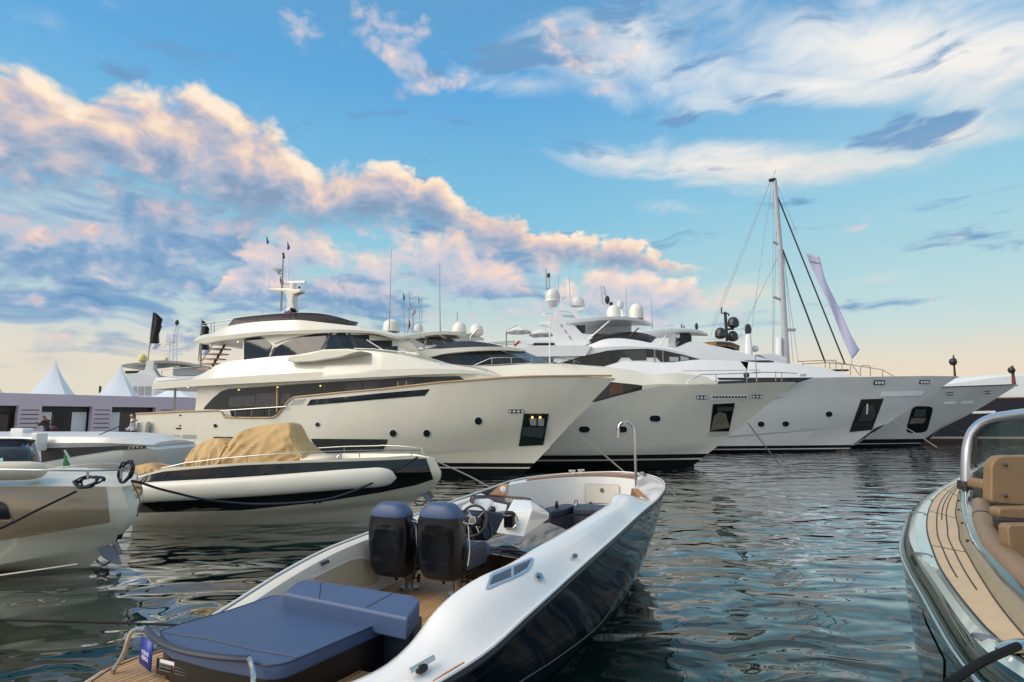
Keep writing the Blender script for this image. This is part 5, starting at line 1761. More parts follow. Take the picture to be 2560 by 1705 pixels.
# ================================================================ moored day boats on the left
def shank_anchor(fr, c, sc, name='anchor'):
    """plough anchor stowed under a stem: shank, curved fluke plates, roll bar; local x ahead"""
    c = Vector(c)
    mb = MB()
    mb.beam(c + Vector((-.20, 0, .30)) * sc, c + Vector((.06, 0, -.10)) * sc, .035 * sc, .09 * sc)
    for s in (-1, 1):
        a = [c + Vector(p) * sc for p in ((.10, 0, -.28), (.02, s * .05, -.26), (-.14, s * .17, -.12), (-.22, s * .19, .02))]
        b = [c + Vector(p) * sc for p in ((.10, 0, -.26), (.06, 0, -.18), (.0, 0, -.08), (-.10, 0, .04))]
        mb.grid([a, b])
        mb.grid([[p + Vector((0, 0, .02)) for p in a], [p + Vector((0, 0, .02)) for p in b]])
    ro = [c + Vector((-.30 + .30 * (a / 1.5) , .02 + .0 * a, .02 - .32 * math.cos(a * .95))) * sc for a in [(-1.5 + 3.0 * i / 14) for i in range(15)]]
    mb.tube(ro, .020 * sc, 8)
    mb.beam(c + Vector((-.16, 0, .28)) * sc, c + Vector((.02, 0, .20)) * sc, .12 * sc, .10 * sc)
    return mb.build(name, m_darksteel, fr, sharp=30)


# ---- black and cream boat with tan covers
bmf = Fr('day_boat', -6.0, 16.3, 1.5, 'black and cream striped day boat with tan canvas covers', 'boat')
f = bmf
cb = mat('cream_topside', (.66, .62, .50), .16, coat=.4, vary=.03)
sh = f.row([(330, 1192), (347, 1190), (409, 1172), (477, 1166), (605, 1157.5), (758, 1151), (950, 1143.5), (1040, 1140), (1086, 1146)], taper(1.55, 3.6, .25))
sh[-1].y = -.10
m1 = f.row([(330, 1230), (600, 1220), (900, 1200), (1103, 1190)], taper(1.62, 3.4, .2))
m1[-1].y = -.10
m2 = f.row([(330, 1280), (600, 1272), (900, 1248), (1082, 1222)], taper(1.55, 2.8, .2))
ch = f.row([(330, 1300), (600, 1292), (850, 1275), (1030, 1256)], taper(1.35, 2.4, .2))
lo = f.row([(330, 1304), (600, 1296), (850, 1279), (1028, 1262)], taper(1.30, 2.3, .2))
w0 = f.row([(330, 1321), (600, 1316), (850, 1304), (985, 1292)], taper(1.1, 2.0, .2))
w0 = [Vector((p.x, p.y, 0)) for p in w0]
hull = shell([[Vector((p.x, p.y * .6, -.4)) for p in w0], w0, lo, ch, m2, m1, sh], 110, crown=None, inner=(.10, .9, .55), by='x', fair=3, capf=True).build('hull', cb, f, sharp=22)
T = bvh(f, hull)
mb = MB()
a = resamp([Vector((p.x, min(-.0, p.y + .1), p.z - .12)) for p in sh], 50, True, 'x')
mb.grid([a, [Vector((p.x, 0, p.z + .03)) for p in a], [mir(p) for p in a]])
mb.build('deck', m_creamc, f)
decal(f, 'black_band', [(335, 1196)] + [(409, 1179), (477, 1173), (605, 1163), (758, 1157), (950, 1151), (1065, 1146), (1083, 1198), (1040, 1212), (993, 1222), (950, 1231), (800, 1255), (605, 1275), (350, 1281), (335, 1281)], T, m_black, off=.012, step=12)
tb = [(318, 1234), (420, 1228), (520, 1223), (650, 1215), (780, 1205), (900, 1196), (965, 1193), (992, 1195)]
tw = [f.row([p], [0])[0] for p in tb]
wf = [1.50, 1.58, 1.63, 1.63, 1.58, 1.45, 1.30, 1.20]
cen = [f.w(p, w) for p, w in zip(tb, wf)]
cen = resamp(cen, 50)
rs = [.235 * .62 * min(1, math.sqrt(max(0.0, (49 - i) / 4.0 * (2 - min(1, (49 - i) / 4.0)))) if i > 45 else 1) + .001 for i in range(50)]
MB().tube(cen, rs, 24, flat=1.62).build('side_tube', mat('tube_white', (.68, .66, .58), .3, vary=.03), f, sharp=80)
for x, y in ((787, 1257), (800, 1255)):
    decal(f, 'discharge_port', pill(x, y, 7, 3.5), T, m_chrome, off=.02, step=2)
for x0 in (409,):
    pass
mb = MB()
rl = [f.w(p, w) for p, w in zip(q('F', (210, 1062), (440, 1010), (800, 965), (1150, 935), (1600, 905), (2000, 890), (2350, 882)) + q('G', (200, 962), (400, 962)), (1.1, 1.3, 1.4, 1.4, 1.38, 1.3, 1.1, .7, .3))]
mb.tube(rl, .014, 6)
for x, y0, y1_, w in ((530, 998, 1050, 1.3), (1050, 945, 1000, 1.4), (1595, 905, 975, 1.38), (2152, 888, 955, 1.2)):
    mb.tube([f.w(p, w) for p in q('F', (x, y0), (x, y1_))], .013, 5)
mb.tube([f.w(p, w) for p, w in zip(q('G', (310, 955), (310, 1015)), (.5, .5))], .013, 5)
mb.build('guard_rail', m_steel, f)
mb = MB()
mb.tube([f.w(p, w) for p, w in zip(q('F', (1620, 870), (2000, 848), (2352, 840)) + q('G', (0, 915), (200, 922), (400, 940)), (-1.3, -1.2, -1.0, -.8, -.5, .1))], .013, 6)
mb.tube([f.w(p, -1.2) for p in q('F', (2000, 848), (2000, 905))], .012, 5)
mb.build('guard_rail', m_steel, f)
# anchor roller with post
mb = MB()
mb.tube([f.w(p, .1) for p in q('G', (360, 940), (410, 940), (415, 990), (440, 1000))], .025, 6)
mb.tube([f.w(p, .1) for p in q('G', (350, 945), (350, 1000))], .02, 6)
mb.build('bow_post', m_chrome, f)
c = f.w(q('K', (890, 140))[0], 0)
shank_anchor(f, c, .95)
MB().add([f.w(p, w) for p, w in zip(q('F', (1560, 1000), (1980, 960), (1980, 930), (1620, 930)), (1.2, 1.1, .2, .3))], [(0, 1, 2, 3)]).build('fore_cushion', m_creamc, f, solid=.08)
MB().tube([f.w(p, 1.1) for p in q('F', (1932, 960), (1945, 938), (1965, 940), (1972, 960))], .02, 6).build('horn', m_chrome, f)


def cover(label, base, top, wb, wt, folds, seed):
    t = Fr('canvas_cover', 0, 0, 0, label, 'cover', 'tan covers on the black and cream boat')
    t.o.location = f.o.location
    t.o.rotation_euler = f.o.rotation_euler
    t.M, t.Mi, t.c = f.M, f.Mi, f.c
    n = 60
    b = resamp(t.row(base, wb), n, True)
    tp = resamp(t.row(top, wt), n, True)
    rows = []
    K = 16
    for k in range(K + 1):
        u = k / K
        r = []
        for i in range(n):
            p = b[i].lerp(tp[i], u)
            bul = math.sin(u * math.pi) * .10
            p.y -= bul
            v = noise.fractal(Vector((i * .10 + u * 3 * folds, u * 2.2 + seed, 0)), 1, 2, 3) * .07 * (1 - .3 * u)
            v += .035 * math.sin((i / n * 9 + u * 5 * folds) * 2 + seed)* (1 - u)
            rg = (1 - abs(noise.noise(Vector((i * .085 - u * 2.4 * folds, u * 1.3 + seed * 2, 3.1))))) ** 4
            rg2 = (1 - abs(noise.noise(Vector((i * .16 + u * 3.2 * folds, u * 2.0 - seed, 7.7))))) ** 5
            p.y += v * .6 - .075 * rg - .04 * rg2 + .05
            r.append(p)
        rows.append(r)
    mb = MB()
    full = rows + [[Vector((p.x, 0, p.z + .02 * math.sin(i * .7))) for i, p in enumerate(rows[-1])]] + [[mir(p) for p in r] for r in reversed(rows)]
    mb.grid(full)
    mb.grid([[r[0] for r in full[:K + 2]], [r[0] for r in reversed(full[K + 1:])]])
    mb.grid([[r[-1] for r in full[:K + 2]], [r[-1] for r in reversed(full[K + 1:])]])
    mb.build('canvas', m_tan, t, sharp=50, merge=1e-3)
    return t


cover('large tan canvas cover over the helm of the black and cream boat', q('F', (800, 1022), (1100, 1012), (1400, 1000), (1625, 985)), q('F', (835, 880), (950, 720), (1100, 662), (1300, 632), (1462, 628), (1545, 790), (1615, 900)), .95, lambda t: .28 + .3 * abs(2 * t - 1) ** 2, 1.0, 0.0)
cover('smaller tan canvas cover over the seats, left of the large cover', q('F', (430, 1052), (600, 1042), (815, 1025)), q('F', (470, 930), (520, 870), (620, 800), (800, 790), (845, 850), (850, 900)), .9, lambda t: .25 + .3 * abs(2 * t - 1) ** 2, .8, 4.0)
cover('low rolled tan cover at the stern of the black and cream boat', q('H', (1290, 528), (1420, 520), (1575, 495)), q('H', (1300, 460), (1400, 435), (1490, 432), (1570, 480)), .6, .2, .4, 8.0)

# ---- gold striped boat at the left edge, and its twin behind
gold = mat('gold_paint', (.34, .26, .17), .25, metal=.15, coat=.5, vary=.04)
blf = Fr('day_boat', -9.5, 11.6, -12, 'near cream day boat with gold side band and dark windscreen at the left edge', 'boat')
f = blf
sh = f.row([(-330, 1216), (0, 1214.5), (100, 1214), (178, 1214.5), (265, 1216), (316, 1216)], taper(1.62, 2.3, .1))
sh[-1].y = -.10
m1 = f.row([(-330, 1270), (0, 1270), (150, 1270), (332, 1272)], taper(1.66, 2.3, .1))
m1[-1].y = -.10
m2 = f.row([(-330, 1320), (0, 1320), (150, 1315), (328, 1300)], taper(1.60, 2.2, .1))
m2[-1].y = -.09
m3 = f.row([(-330, 1365), (0, 1358), (150, 1348), (293, 1345)], taper(1.5, 2.1, .1))
ch = f.row([(-330, 1425), (0, 1410), (150, 1385), (270, 1368)], taper(1.36, 2.0, .1))
lo = f.row([(-330, 1431), (0, 1416), (150, 1391), (267, 1374)], taper(1.30, 1.95, .1))
w0 = f.row([(-330, 1460), (0, 1448), (120, 1442), (218, 1440)], taper(1.0, 1.6, .1))
w0 = [Vector((p.x, p.y, 0)) for p in w0]
hull = shell([[Vector((p.x, p.y * .6, -.4)) for p in w0], w0, lo, ch, m3, m2, m1, sh], 110, crown=.16, by='x', fair=3, capf=True).build('hull', cb, f, sharp=20)
T = bvh(f, hull)
decal(f, 'gold_band', q('H', (-900, 655), (0, 655), (400, 652), (1036, 658), (1078, 995), (1060, 1005), (600, 1080), (0, 1180), (-900, 1300)), T, gold, off=.012, step=14, mirror=True)
wn = decal(f, 'hull_window', q('H', (-200, 800), (20, 800), (70, 830), (115, 955), (100, 972), (-200, 975)), T, m_glass, off=.025, step=8)
decal(f, 'window_rim', q('H', (-200, 970), (105, 966), (120, 950), (122, 975), (108, 986), (-200, 986)), T, m_woodl, parent=wn, off=.035, step=8)
sr = MB()
sr.tube([f.w(p, w) for p, w in zip(q('H', (-600, 1600), (0, 1522), (400, 1465), (760, 1412)), (1.2, 1.16, .95, .6))], .03, 6, flat=.5)
sr.build('spray_rail', cb, f)
c = f.w(q('H', (1130, 1270))[0], 0)
shank_anchor(f, c + Vector((.05, 0, .02)), 1.0)
mb = MB()
mb.tube([f.w(p, w) for p, w in zip(q('H', (-600, 480), (0, 485), (460, 492), (860, 497), (1180, 490), (1250, 465)), (1.5, 1.5, 1.45, 1.1, .5, .1))], .014, 6)
for x, w in ((860, 1.1), (1188, .45)):
    mb.tube([f.w(p, w) for p in q('H', (x, 495), (x, 575))], .02, 6)
mb.build('guard_rail', m_steel, f)
mb = MB()
mb.tube([f.w(p, w) for p, w in zip(q('H', (480, 475), (800, 440), (1010, 424), (1150, 428), (1250, 465)), (-1.4, -1.3, -1.0, -.6, .1))], .013, 6)
mb.tube([f.w(p, -1.0) for p in q('H', (1015, 426), (1015, 500))], .012, 5)
mb.build('guard_rail', m_steel, f)
# windscreen and cushion roll
m_ws = mat('dark_windscreen', (.02, .03, .045), .04, spec=.5, vary=.5, vscale=1.0)
ws = [[f.w(p, w) for p, w in zip(q('H', *r), ww)] for r, ww in ((((-700, 440), (0, 432), (250, 432), (395, 422)), (1.25, 1.25, 1.0, .55)), (((-700, 200), (0, 195), (200, 197), (332, 206)), (1.05, 1.0, .8, .45)))]
for r in ws:
    for p in r: pass
g = MB().grid([resamp(ws[0], 20), resamp(ws[1], 20)]).build('windscreen', m_ws, f, merge=0, solid=.02)
MB().tube(resamp(ws[1], 20), .03, 6).build('windscreen_frame', m_blackm, f)
MB().tube([ws[0][3], ws[1][3]], .02, 6).build('windscreen_frame', m_chrome, f)
far_ = [Vector((p.x - .3, -p.y * .2 + .2, p.z)) for p in ws[1]]
cs = [f.w(p, w) for p, w in zip(q('H', (-700, 500), (0, 498), (300, 495), (400, 492)), (1.3, 1.3, 1.0, .7))]
MB().tube(resamp(cs, 20), [.19] * 17 + [.18, .15, .02], 14, flat=.8).build('cushion_roll', m_creamc, f)
# lettering on the windscreen corner
tx = decal(f, 'windscreen_lettering', q('H', (-30, 385), (30, 380), (32, 410), (-30, 415)), bvh(f, g), mat('pale_blue_sticker', (.25, .55, .65), .5), off=.02, step=3)

# the fourth little boat with grey stripe
bnf = Fr('tender', -15.5, 19.5, -4, 'white tender with a dark grey side stripe behind the gold striped boat', 'boat')
f = bnf
sh = f.row(q('H', (-500, 165), (420, 165), (800, 165), (1250, 190), (1490, 238)), lambda t: 1.5 - .5 * t ** 4)
a1 = f.row(q('H', (-500, 230), (420, 228), (1000, 225), (1485, 245)), lambda t: 1.62 - .5 * t ** 4)
a2 = f.row(q('H', (-500, 300), (420, 275), (1000, 258), (1488, 252)), lambda t: 1.55 - .5 * t ** 4)
a3 = f.row(q('H', (-500, 460), (420, 410), (1000, 330), (1460, 275), (1530, 290)), lambda t: 1.55 - .5 * t ** 4)
a4 = f.row(q('H', (-500, 560), (420, 520), (1200, 410), (1556, 372)), lambda t: 1.5 - .6 * t ** 4)
a5 = f.row(q('H', (-500, 700), (420, 620), (1100, 520), (1545, 460)), lambda t: 1.3 - .6 * t ** 4)
w0 = [Vector((p.x, p.y * .9, 0)) for p in a5]
hull = shell([w0, a5, a4, a3, a2, a1, sh], 60, crown=.12, capf=True).build('hull', mat('tender_white', (.60, .60, .58), .25, coat=.3), f, sharp=30)
T = bvh(f, hull)
decal(f, 'grey_stripe', q('H', (405, 278), (700, 268), (1100, 258), (1430, 250), (1435, 275), (1100, 300), (800, 345), (410, 415)), T, mat('stripe_grey', (.025, .025, .028), .35, spec=.3), off=.02, step=10)
mb = MB()
mb.box(f.w(q('H', (385, 215))[0], 1.8), (.19, .4, .52)).build('backrest_post', m_white, f, bevel=.04)
MB().tube([f.w(p, 1.5) for p in q('H', (975, 145), (1150, 70), (1350, 0))], .015, 5).build('bow_line', m_ropeb, f)
MB().box(f.w(q('H', (215, 120))[0], .5), (.42, .4, .25)).build('console_box', m_white2, f, bevel=.03)
tg = Fr('tender', -19.5, 22.5, -4, 'small boat with a yellow canopy edge and dark rail at the left frame edge', 'boat')
f = tg
rr = [f.w(p, 0) for p in q('H', (-400, 210), (80, 210))]
MB().box(f.w(q('H', (-160, 400))[0], -.6), (3.4, 1.4, 1.6)).build('hull', m_white2, f, bevel=.2)
MB().prism([f.w(p, .1) for p in q('H', (-300, 150), (40, 150), (175, 165), (0, 178), (-300, 178))], (0, 1.2, 0)).build('canopy', mat('yellow_canvas', (.55, .55, .05), .7), f)
MB().tube([f.w(p, .1) for p in q('H', (-100, 170), (60, 120), (160, 100))], .02, 5).build('hand_rail', m_rub, f)

# ---- stern flag on a slanted staff
fl = Fr('flag', *(lambda d: (d.x / d.y * 14, 14))(ray(190, 1180)), 0, 'green flag on a slanted chrome staff behind the gold striped boat', 'flag')
f = fl
MB().tube([f.w(p, 0) for p in q('H', (765, 520), (632, 295))], .028, 8, r2=.02).build('staff', m_chrome, f)
for nm, pts, m in (('cloth', ((635, 330), (655, 380), (690, 440), (712, 520), (612, 525), (618, 420)), m_flagg),):
    v = [f.w(p, 0) for p in q('H', *pts)]
    mb = MB()
    cc = sum(v, Vector()) / len(v) + Vector((0, .05, 0))
    mb.add(v + [cc], [(i, (i + 1) % len(v), len(v)) for i in range(len(v))])
    mb.build(nm, m, f, merge=0, solid=.01)


# ================================================================ ropes
def rope(label, pts, r, m, D=None, name='mooring_line', group=None):
    """pts = [(px, py, depth)]"""
    P3 = []
    for px, py, d in pts:
        v = ray(px, py)
        P3.append(Vector((v.x / v.y * d, d, HC + v.z / v.y * d)))
    P3 = resamp(P3, max(12, len(P3) * 8), True)
    b = MB().tube(P3, r, 8).build(name, m, None)
    tag(b, label, 'rope', group)
    return b


gz = lambda x, y: (q('G', (x, y))[0])
rope('navy rope sagging from the gold striped boat along the black and cream hull', [(331, 1203, 10.3), (352, 1207, 11.5), (430, 1230, 13.2), (520, 1250, 14.0), (620, 1259.5, 14.3), (720, 1258, 14.35), (830, 1245, 14.5), (950, 1198, 15.0), (1000, 1170, 15.6), (1044, 1143, 16.1)], .026, m_rope)
rope('black rope running down left from the bow cleat of the gold striped boat', [(-30, 1333, 7.8), (0, 1321, 8.0), (90, 1277, 8.9), (190, 1229, 9.9)], .018, m_ropeb)
rope('black rope stretched low over the water behind the speedboat', [(-40, 1549, 6.3), (100, 1552, 6.3), (250, 1556, 6.3), (455, 1563, 6.2)], .012, m_ropeb)
rope('thin white line from the black and cream bow to the speedboat', [(1091, 1153, 16.2), (1160, 1184, 14.5), (1238, 1225, 12.0)], .016, m_ropeg)
rope('thin grey line from the nearest yacht bow down behind the speedboat', [(1421, 1065, 26.5), (1490, 1120, 25), (1568, 1186, 23)], .03, m_ropeg)
rope('mooring line from the second yacht down into the water', [(1870, 1057, 31.5), (1905, 1105, 30.8), (1950, 1163, 30)], .03, m_rub)
rope('mooring line from the third yacht down towards the right boat', [(2232, 1051, 44), (2290, 1084, 42), (2343, 1119, 40)], .035, m_ropeg)
rope('line behind the windscreen of the dark green boat', [(2372, 1065, 50), (2430, 1090, 45), (2560, 1150, 38)], .035, m_rub)

# coil of dark rope on the gold striped bow
f = blf
def coil(label, centre, n, rad, seed, name='rope_coil'):
    random.seed(seed)
    mb = MB()
    pts = []
    for i in range(n * 14):
        a = i / 14 * 2 * math.pi
        k = .75 + .35 * random.random()
        pts.append(Vector(centre) + Vector((rad[0] * math.cos(a) * k, rad[1] * math.sin(a * .93 + 1) * k, rad[2] * math.sin(a) * k + .015 * random.random())))
    pts = resamp(pts, n * 30, True)
    mb.tube([f.M @ p for p in pts], .016, 6)
    return tag(mb.build(name, m_rope, None), label, 'rope')


coil('knotted navy rope looped over the rail at the tip of the gold striped bow', f.w(q('H', (1235, 510))[0], .1), 4, (.12, .07, .19), 3)
cl = f.w(q('H', (860, 610))[0], 1.05)
coil('dark rope heaped on the cleat of the gold striped bow', cl, 5, (.22, .12, .08), 5)
# ================================================================ open speedboat in the foreground
sp = Fr('speedboat', 0, 8, 63, 'open white and black speedboat with navy sunpad and two black helm seats', 'boat')
f = sp
Z = lambda r, pts, z: [f.z(p, (z[i] if isinstance(z, (list, tuple)) else z)) for i, p in enumerate(q(r, *pts))]
V = Vector
m_gw = mat('gloss_white', (.74, .74, .73), .1, coat=.6, vary=.015)
m_int = mat('interior_white', (.62, .59, .53), .35, vary=.03)
m_hullb = mat('gloss_dark_hull', (.007, .009, .013), .06, spec=.2)
m_teak = teak('teak_deck', (.40, .24, .11), .055, gap=.07)
m_teakb = teak('teak_step', (.34, .17, .07), .05, gap=.07)
# outer rail: starboard aft -> bow -> port aft (local x, y, z)
stb = [V(p) for p in ((-5.6, -.20, .66), (-4.9, -.62, .72), (-4.2, -.98, .80), (-3.6, -1.22, .90), (-3.11, -1.34, .96), (-2.44, -1.40, 1.07), (-1.24, -1.41, 1.19), (0, -1.38, 1.27), (1.34, -1.34, 1.36), (2.53, -1.28, 1.40), (3.83, -1.10, 1.44), (4.68, -.85, 1.46), (5.33, -.50, 1.47), (5.75, -.10, 1.47))]
prt = [V(p) for p in ((5.92, .30, 1.47), (5.85, .75, 1.455), (5.45, 1.40, 1.43), (4.86, 1.80, 1.41), (3.95, 2.0, 1.39), (3.06, 2.02, 1.33), (1.27, 1.88, 1.27), (-.83, 1.66, 1.19), (-1.72, 1.60, 1.13), (-2.4, 1.52, 1.04), (-3.1, 1.42, .91), (-3.5, 1.36, .84))]
rail_ = resamp(stb + prt, 150)
# hull below the rail
wl = [V(p) for p in ((-5.2, -.15, 0), (-4, -.55, 0), (-3, -.80, 0), (-1.27, -.98, 0), (-.24, -1.0, 0), (.83, -.98, 0), (2.11, -.88, 0), (3.72, -.54, 0), (4.4, -.2, 0), (4.55, .15, 0), (4.3, .6, 0), (3.5, 1.0, 0), (1.2, 1.3, 0), (-1, 1.3, 0), (-3.1, 1.1, 0), (-3.6, 1.05, 0))]
wlr = resamp(wl, 150)
rows = []
for k in range(11):
    u = k / 10
    r = []
    for a, b in zip(wlr, rail_):
        p = a.lerp(b, u)
        # gentle outward bow of the sections, knuckle near the rail
        c = V((a.x * .5 + b.x * .5, .25, 0))
        d = V((p.x - 1.2, p.y - .25, 0))
        if d.length > .01: p = p + d.normalized() * (.10 * math.sin(u * math.pi))
        r.append(p)
    rows.append(r)
for p in rows[-1]: p.z -= .03
rows.insert(0, [V((p.x, p.y * .7, -.35)) for p in wlr])
MB().grid(rows).build('hull', m_hullb, f, sharp=60)
mb = MB()
mb.tube([p + V((0, 0, -.02)) for p in rail_], .028, 8)
mb.build('rub_rail', m_rub, f)
MB().tube([p + (V((p.x - 1, p.y - .25, 0)).normalized() * .0) + V((0, 0, .018)) for p in rail_], .014, 6).build('rail_strip', m_gw, f)
# starboard coaming: broad curved shoulder
inn = [V(p) for p in ((-5.3, .30, .70), (-4.6, -.30, .78), (-4.0, -.55, .84), (-3.46, -.74, .90), (-3.18, -.78, 1.02), (-3.0, -.82, 1.15), (-2.84, -.83, 1.21), (-2.55, -.87, 1.28), (-2.07, -.95, 1.31), (-1.56, -.96, 1.34), (-.39, -.96, 1.39), (.9, -.93, 1.45), (1.91, -.86, 1.49), (2.05, -.90, 1.44), (2.2, -1.05, 1.40))]
outr = resamp(stb[:10], 80)
inr = resamp(inn, 80)
rows = []
for k in range(9):
    u = k / 8
    r = []
    for i, (a, b) in enumerate(zip(inr, outr)):
        p = a.lerp(b, u)
        t = i / 79
        p.z += .10 * math.sin(math.pi * u ** .7) * min(1, (79 - i) / 8)
        p.z += .012 * math.exp(-((u - .55) / .10) ** 2)
        r.append(p)
    rows.append(r)
# inner wall down to the floor
wall = [V((p.x, p.y - .04, .45 if p.x > -3 else p.z - .05)) for p in inr]
co = MB().grid([wall] + rows).build('starboard_coaming', m_gw, f, sharp=55)
TC = bvh(f, co)
# foredeck around the bow, port gunwale
inb = [V(p) for p in ((2.2, -1.15, 1.38), (2.7, -.95, 1.41), (3.6, -.62, 1.43), (4.35, -.45, 1.44), (4.85, -.25, 1.44), (5.1, .30, 1.44), (4.95, .9, 1.43), (4.55, 1.35, 1.42), (4.0, 1.65, 1.40), (3.40, 1.82, 1.38))]
outb = resamp(rail_[79:112], 60) if False else None
s2 = [p for p in stb if p.x >= 2.2] + [p for p in prt if p.x >= 3.3]
outb = resamp([V((2.3, -1.30, 1.395))] + s2[0:], 70)
inbr = resamp(inb, 70)
rows = [[a.lerp(b, u) + V((0, 0, .02 * math.sin(math.pi * u))) for a, b in zip(inbr, outb)] for u in (0, .2, .4, .6, .8, 1)]
lipw = [V((p.x - .04, p.y * .96 + .01, .75)) for p in inbr]
MB().grid([lipw] + rows).build('foredeck', m_gw, f, sharp=50)
mb = MB()
tk = [a.lerp(b, .12) + V((0, 0, .022)) for a, b in zip(inbr, outb)]
tk2 = [a.lerp(b, .62) + V((0, 0, .030)) for a, b in zip(inbr, outb)]
mb.grid([tk[34:64], tk2[34:64]]).build('foredeck_teak', m_teakb, f)
pg = [p for p in prt if p.x < 3.5]
pgo = resamp([V((3.42, 2.02, 1.37))] + pg, 70)
# step down (teak pad) between x 3.4 and 2.7, then the coaming to the stern
pin = [V((p.x, p.y - .17, p.z)) for p in pgo]
for L_ in (pgo, pin):
    for p in L_:
        if 2.6 < p.x < 3.35: p.z -= .10
pw1 = [V((p.x, p.y - .04, p.z - .10)) for p in pin]
pw2 = [V((p.x, p.y - .10, .50)) for p in pin]
po = MB().grid([pgo, [a.lerp(b, .5) + V((0, 0, .02)) for a, b in zip(pgo, pin)], pin, pw1, pw2]).build('port_coaming', m_int, f, sharp=40)
TPo = bvh(f, po)
# niche in the port side: flat panel, its shade put into a darker colour
n1 = [f.w(p, 0) for p in q('J', (0, 0))]
decal(f, 'side_niche', rpoly(q('J', (690, 262), (1080, 80), (1220, 60), (1320, 150), (1375, 290), (1240, 345), (800, 285)), 14), TPo, mat('niche_shade', (.40, .36, .28), .5), off=.008, step=8)
decal(f, 'niche_rim', q('J', (660, 255), (1060, 60), (1190, 35), (1290, 70), (1370, 180), (1420, 355), (1400, 355), (1350, 190), (1280, 90), (1190, 60), (1075, 82), (700, 262)), TPo, m_gw, off=.014, step=6)
# floor
fl_ = [V(p) for p in ((-6, 1.3, .60), (-6, -.9, .60), (-3.2, -.86, .60), (-3.2, 1.3, .60))]
MB().add([V((-3.4, -.90, .55)), V((1.6, -1.0, .55)), V((1.6, 1.75, .55)), V((-3.4, 1.30, .55))], [(0, 1, 2, 3)]).build('cockpit_floor', m_teak, f)
MB().prism([V((x, y, .57)) for x, y in ((1.25, -.85), (2.4, -.75), (3.4, -.45), (4.0, .1), (4.0, .7), (3.3, 1.25), (1.25, 1.45))], (0, 0, .1)).build('bow_floor', mat('beige_liner', (.42, .32, .24), .6), f)
MB().add([V((1.2, -1, .5)), V((1.2, 1.7, .5)), V((1.2, 1.7, .67)), V((1.2, -1, .67))], [(0, 1, 2, 3)]).build('bow_step', m_int, f)
# aft platform in teak with a margin
pl = [V(p) for p in ((-3.3, 1.40), (-3.69, 1.50), (-3.90, 1.55), (-4.10, 1.55), (-4.28, 1.48), (-4.48, 1.30), (-4.75, .95), (-5.0, .55), (-5.25, .0), (-5.4, -.5), (-5.1, -.6), (-4.2, -.9), (-3.3, -1.0))] if False else None
pts = [(-3.2, 1.38), (-3.6, 1.52), (-3.9, 1.58), (-4.12, 1.55), (-4.32, 1.44), (-4.62, 1.12), (-4.95, .65), (-5.25, .05), (-5.45, -.45), (-4.6, -.68), (-3.9, -.95), (-3.2, -.98)]
MB().prism([V((x, y, .60)) for x, y in pts], (0, 0, .11)).build('swim_platform', m_gw, f, bevel=.02)
cx_, cy_ = -3.9, .2
MB().prism([V((cx_ + (x - cx_) * .965, cy_ + (y - cy_) * .965, .713)) for x, y in pts], (0, 0, .012)).build('platform_teak', m_teak, f)
MB().tube([V((cx_ + (x - cx_) * .93, cy_ + (y - cy_) * .93, .7265)) for x, y in pts[1:9]], .006, 4).build('deck_seam', m_blackm, f)
# sunpad on its black base
pad = Z('P', [(400, 1577), (456, 1558), (568, 1527), (676, 1491), (690, 1488), (707, 1489.5), (982, 1539), (985, 1542), (743, 1646), (715, 1657), (689, 1662), (660, 1662), (634, 1656), (532, 1638), (430, 1611), (408, 1594)], 1.02)
def cushion(name, poly, th, m, par=None, bev=.03):
    mb = MB()
    mb.prism([p + V((0, 0, -th)) for p in poly], (0, 0, th))
    return mb.build(name, m, par or f, bevel=bev, seg=3, sharp=60, merge=0)
pd = cushion('sunpad', pad, .105, m_navy, bev=.018)
MB().tube([p + V((0, 0, -.004)) for p in resamp(pad + [pad[0]], 90, False)][:-1], .007, 6, closed=True).build('piping', m_navyd, pd)
sm = MB().tube([v + V((0, 0, .003)) for v in Z('P', [(411, 1581), (520, 1598), (640, 1626), (742, 1644)], 1.02)], .004, 5).build('seam', m_navyd, pd)
base = [V((p.x + .03 * (1 if p.x < -3.4 else -1), p.y, p.z)) for p in pad]
c = sum(base, V()) / len(base)
MB().prism([V((c.x + (p.x - c.x) * .995, c.y + (p.y - c.y) * .99, .56)) for p in base], (0, 0, .36)).build('sunpad_base', mat('satin_black', (.008, .008, .01), .3, spec=.35), f, bevel=.01)
# slotted steel grille on the aft face
ga = Z('P', [(405, 1640), (455, 1652), (520, 1668), (580, 1680), (640, 1692), (655, 1695)], .88)
for p in ga: p.x -= .035
ga = resamp(ga, 24)
MB().grid([ga, [p - V((0, 0, .11)) for p in ga]]).build('grille', m_darksteel, f, solid=.012)
for s in range(5):
    i0, i1 = 1 + int(s * 4.5), 1 + int(s * 4.5) + 3
    for k in range(3):
        MB().tube([ga[min(23, i)] + V((-.012, 0, -.03 - .022 * k)) for i in range(i0, i1 + 1)], .006, 4).build('grille_slot', m_blackm, f)
MB().ball(Z('I', [(1110, 1105)], .74)[0], .05, 12, sz=(1.4, .8, .5)).build('tow_cleat', m_chrome, f)
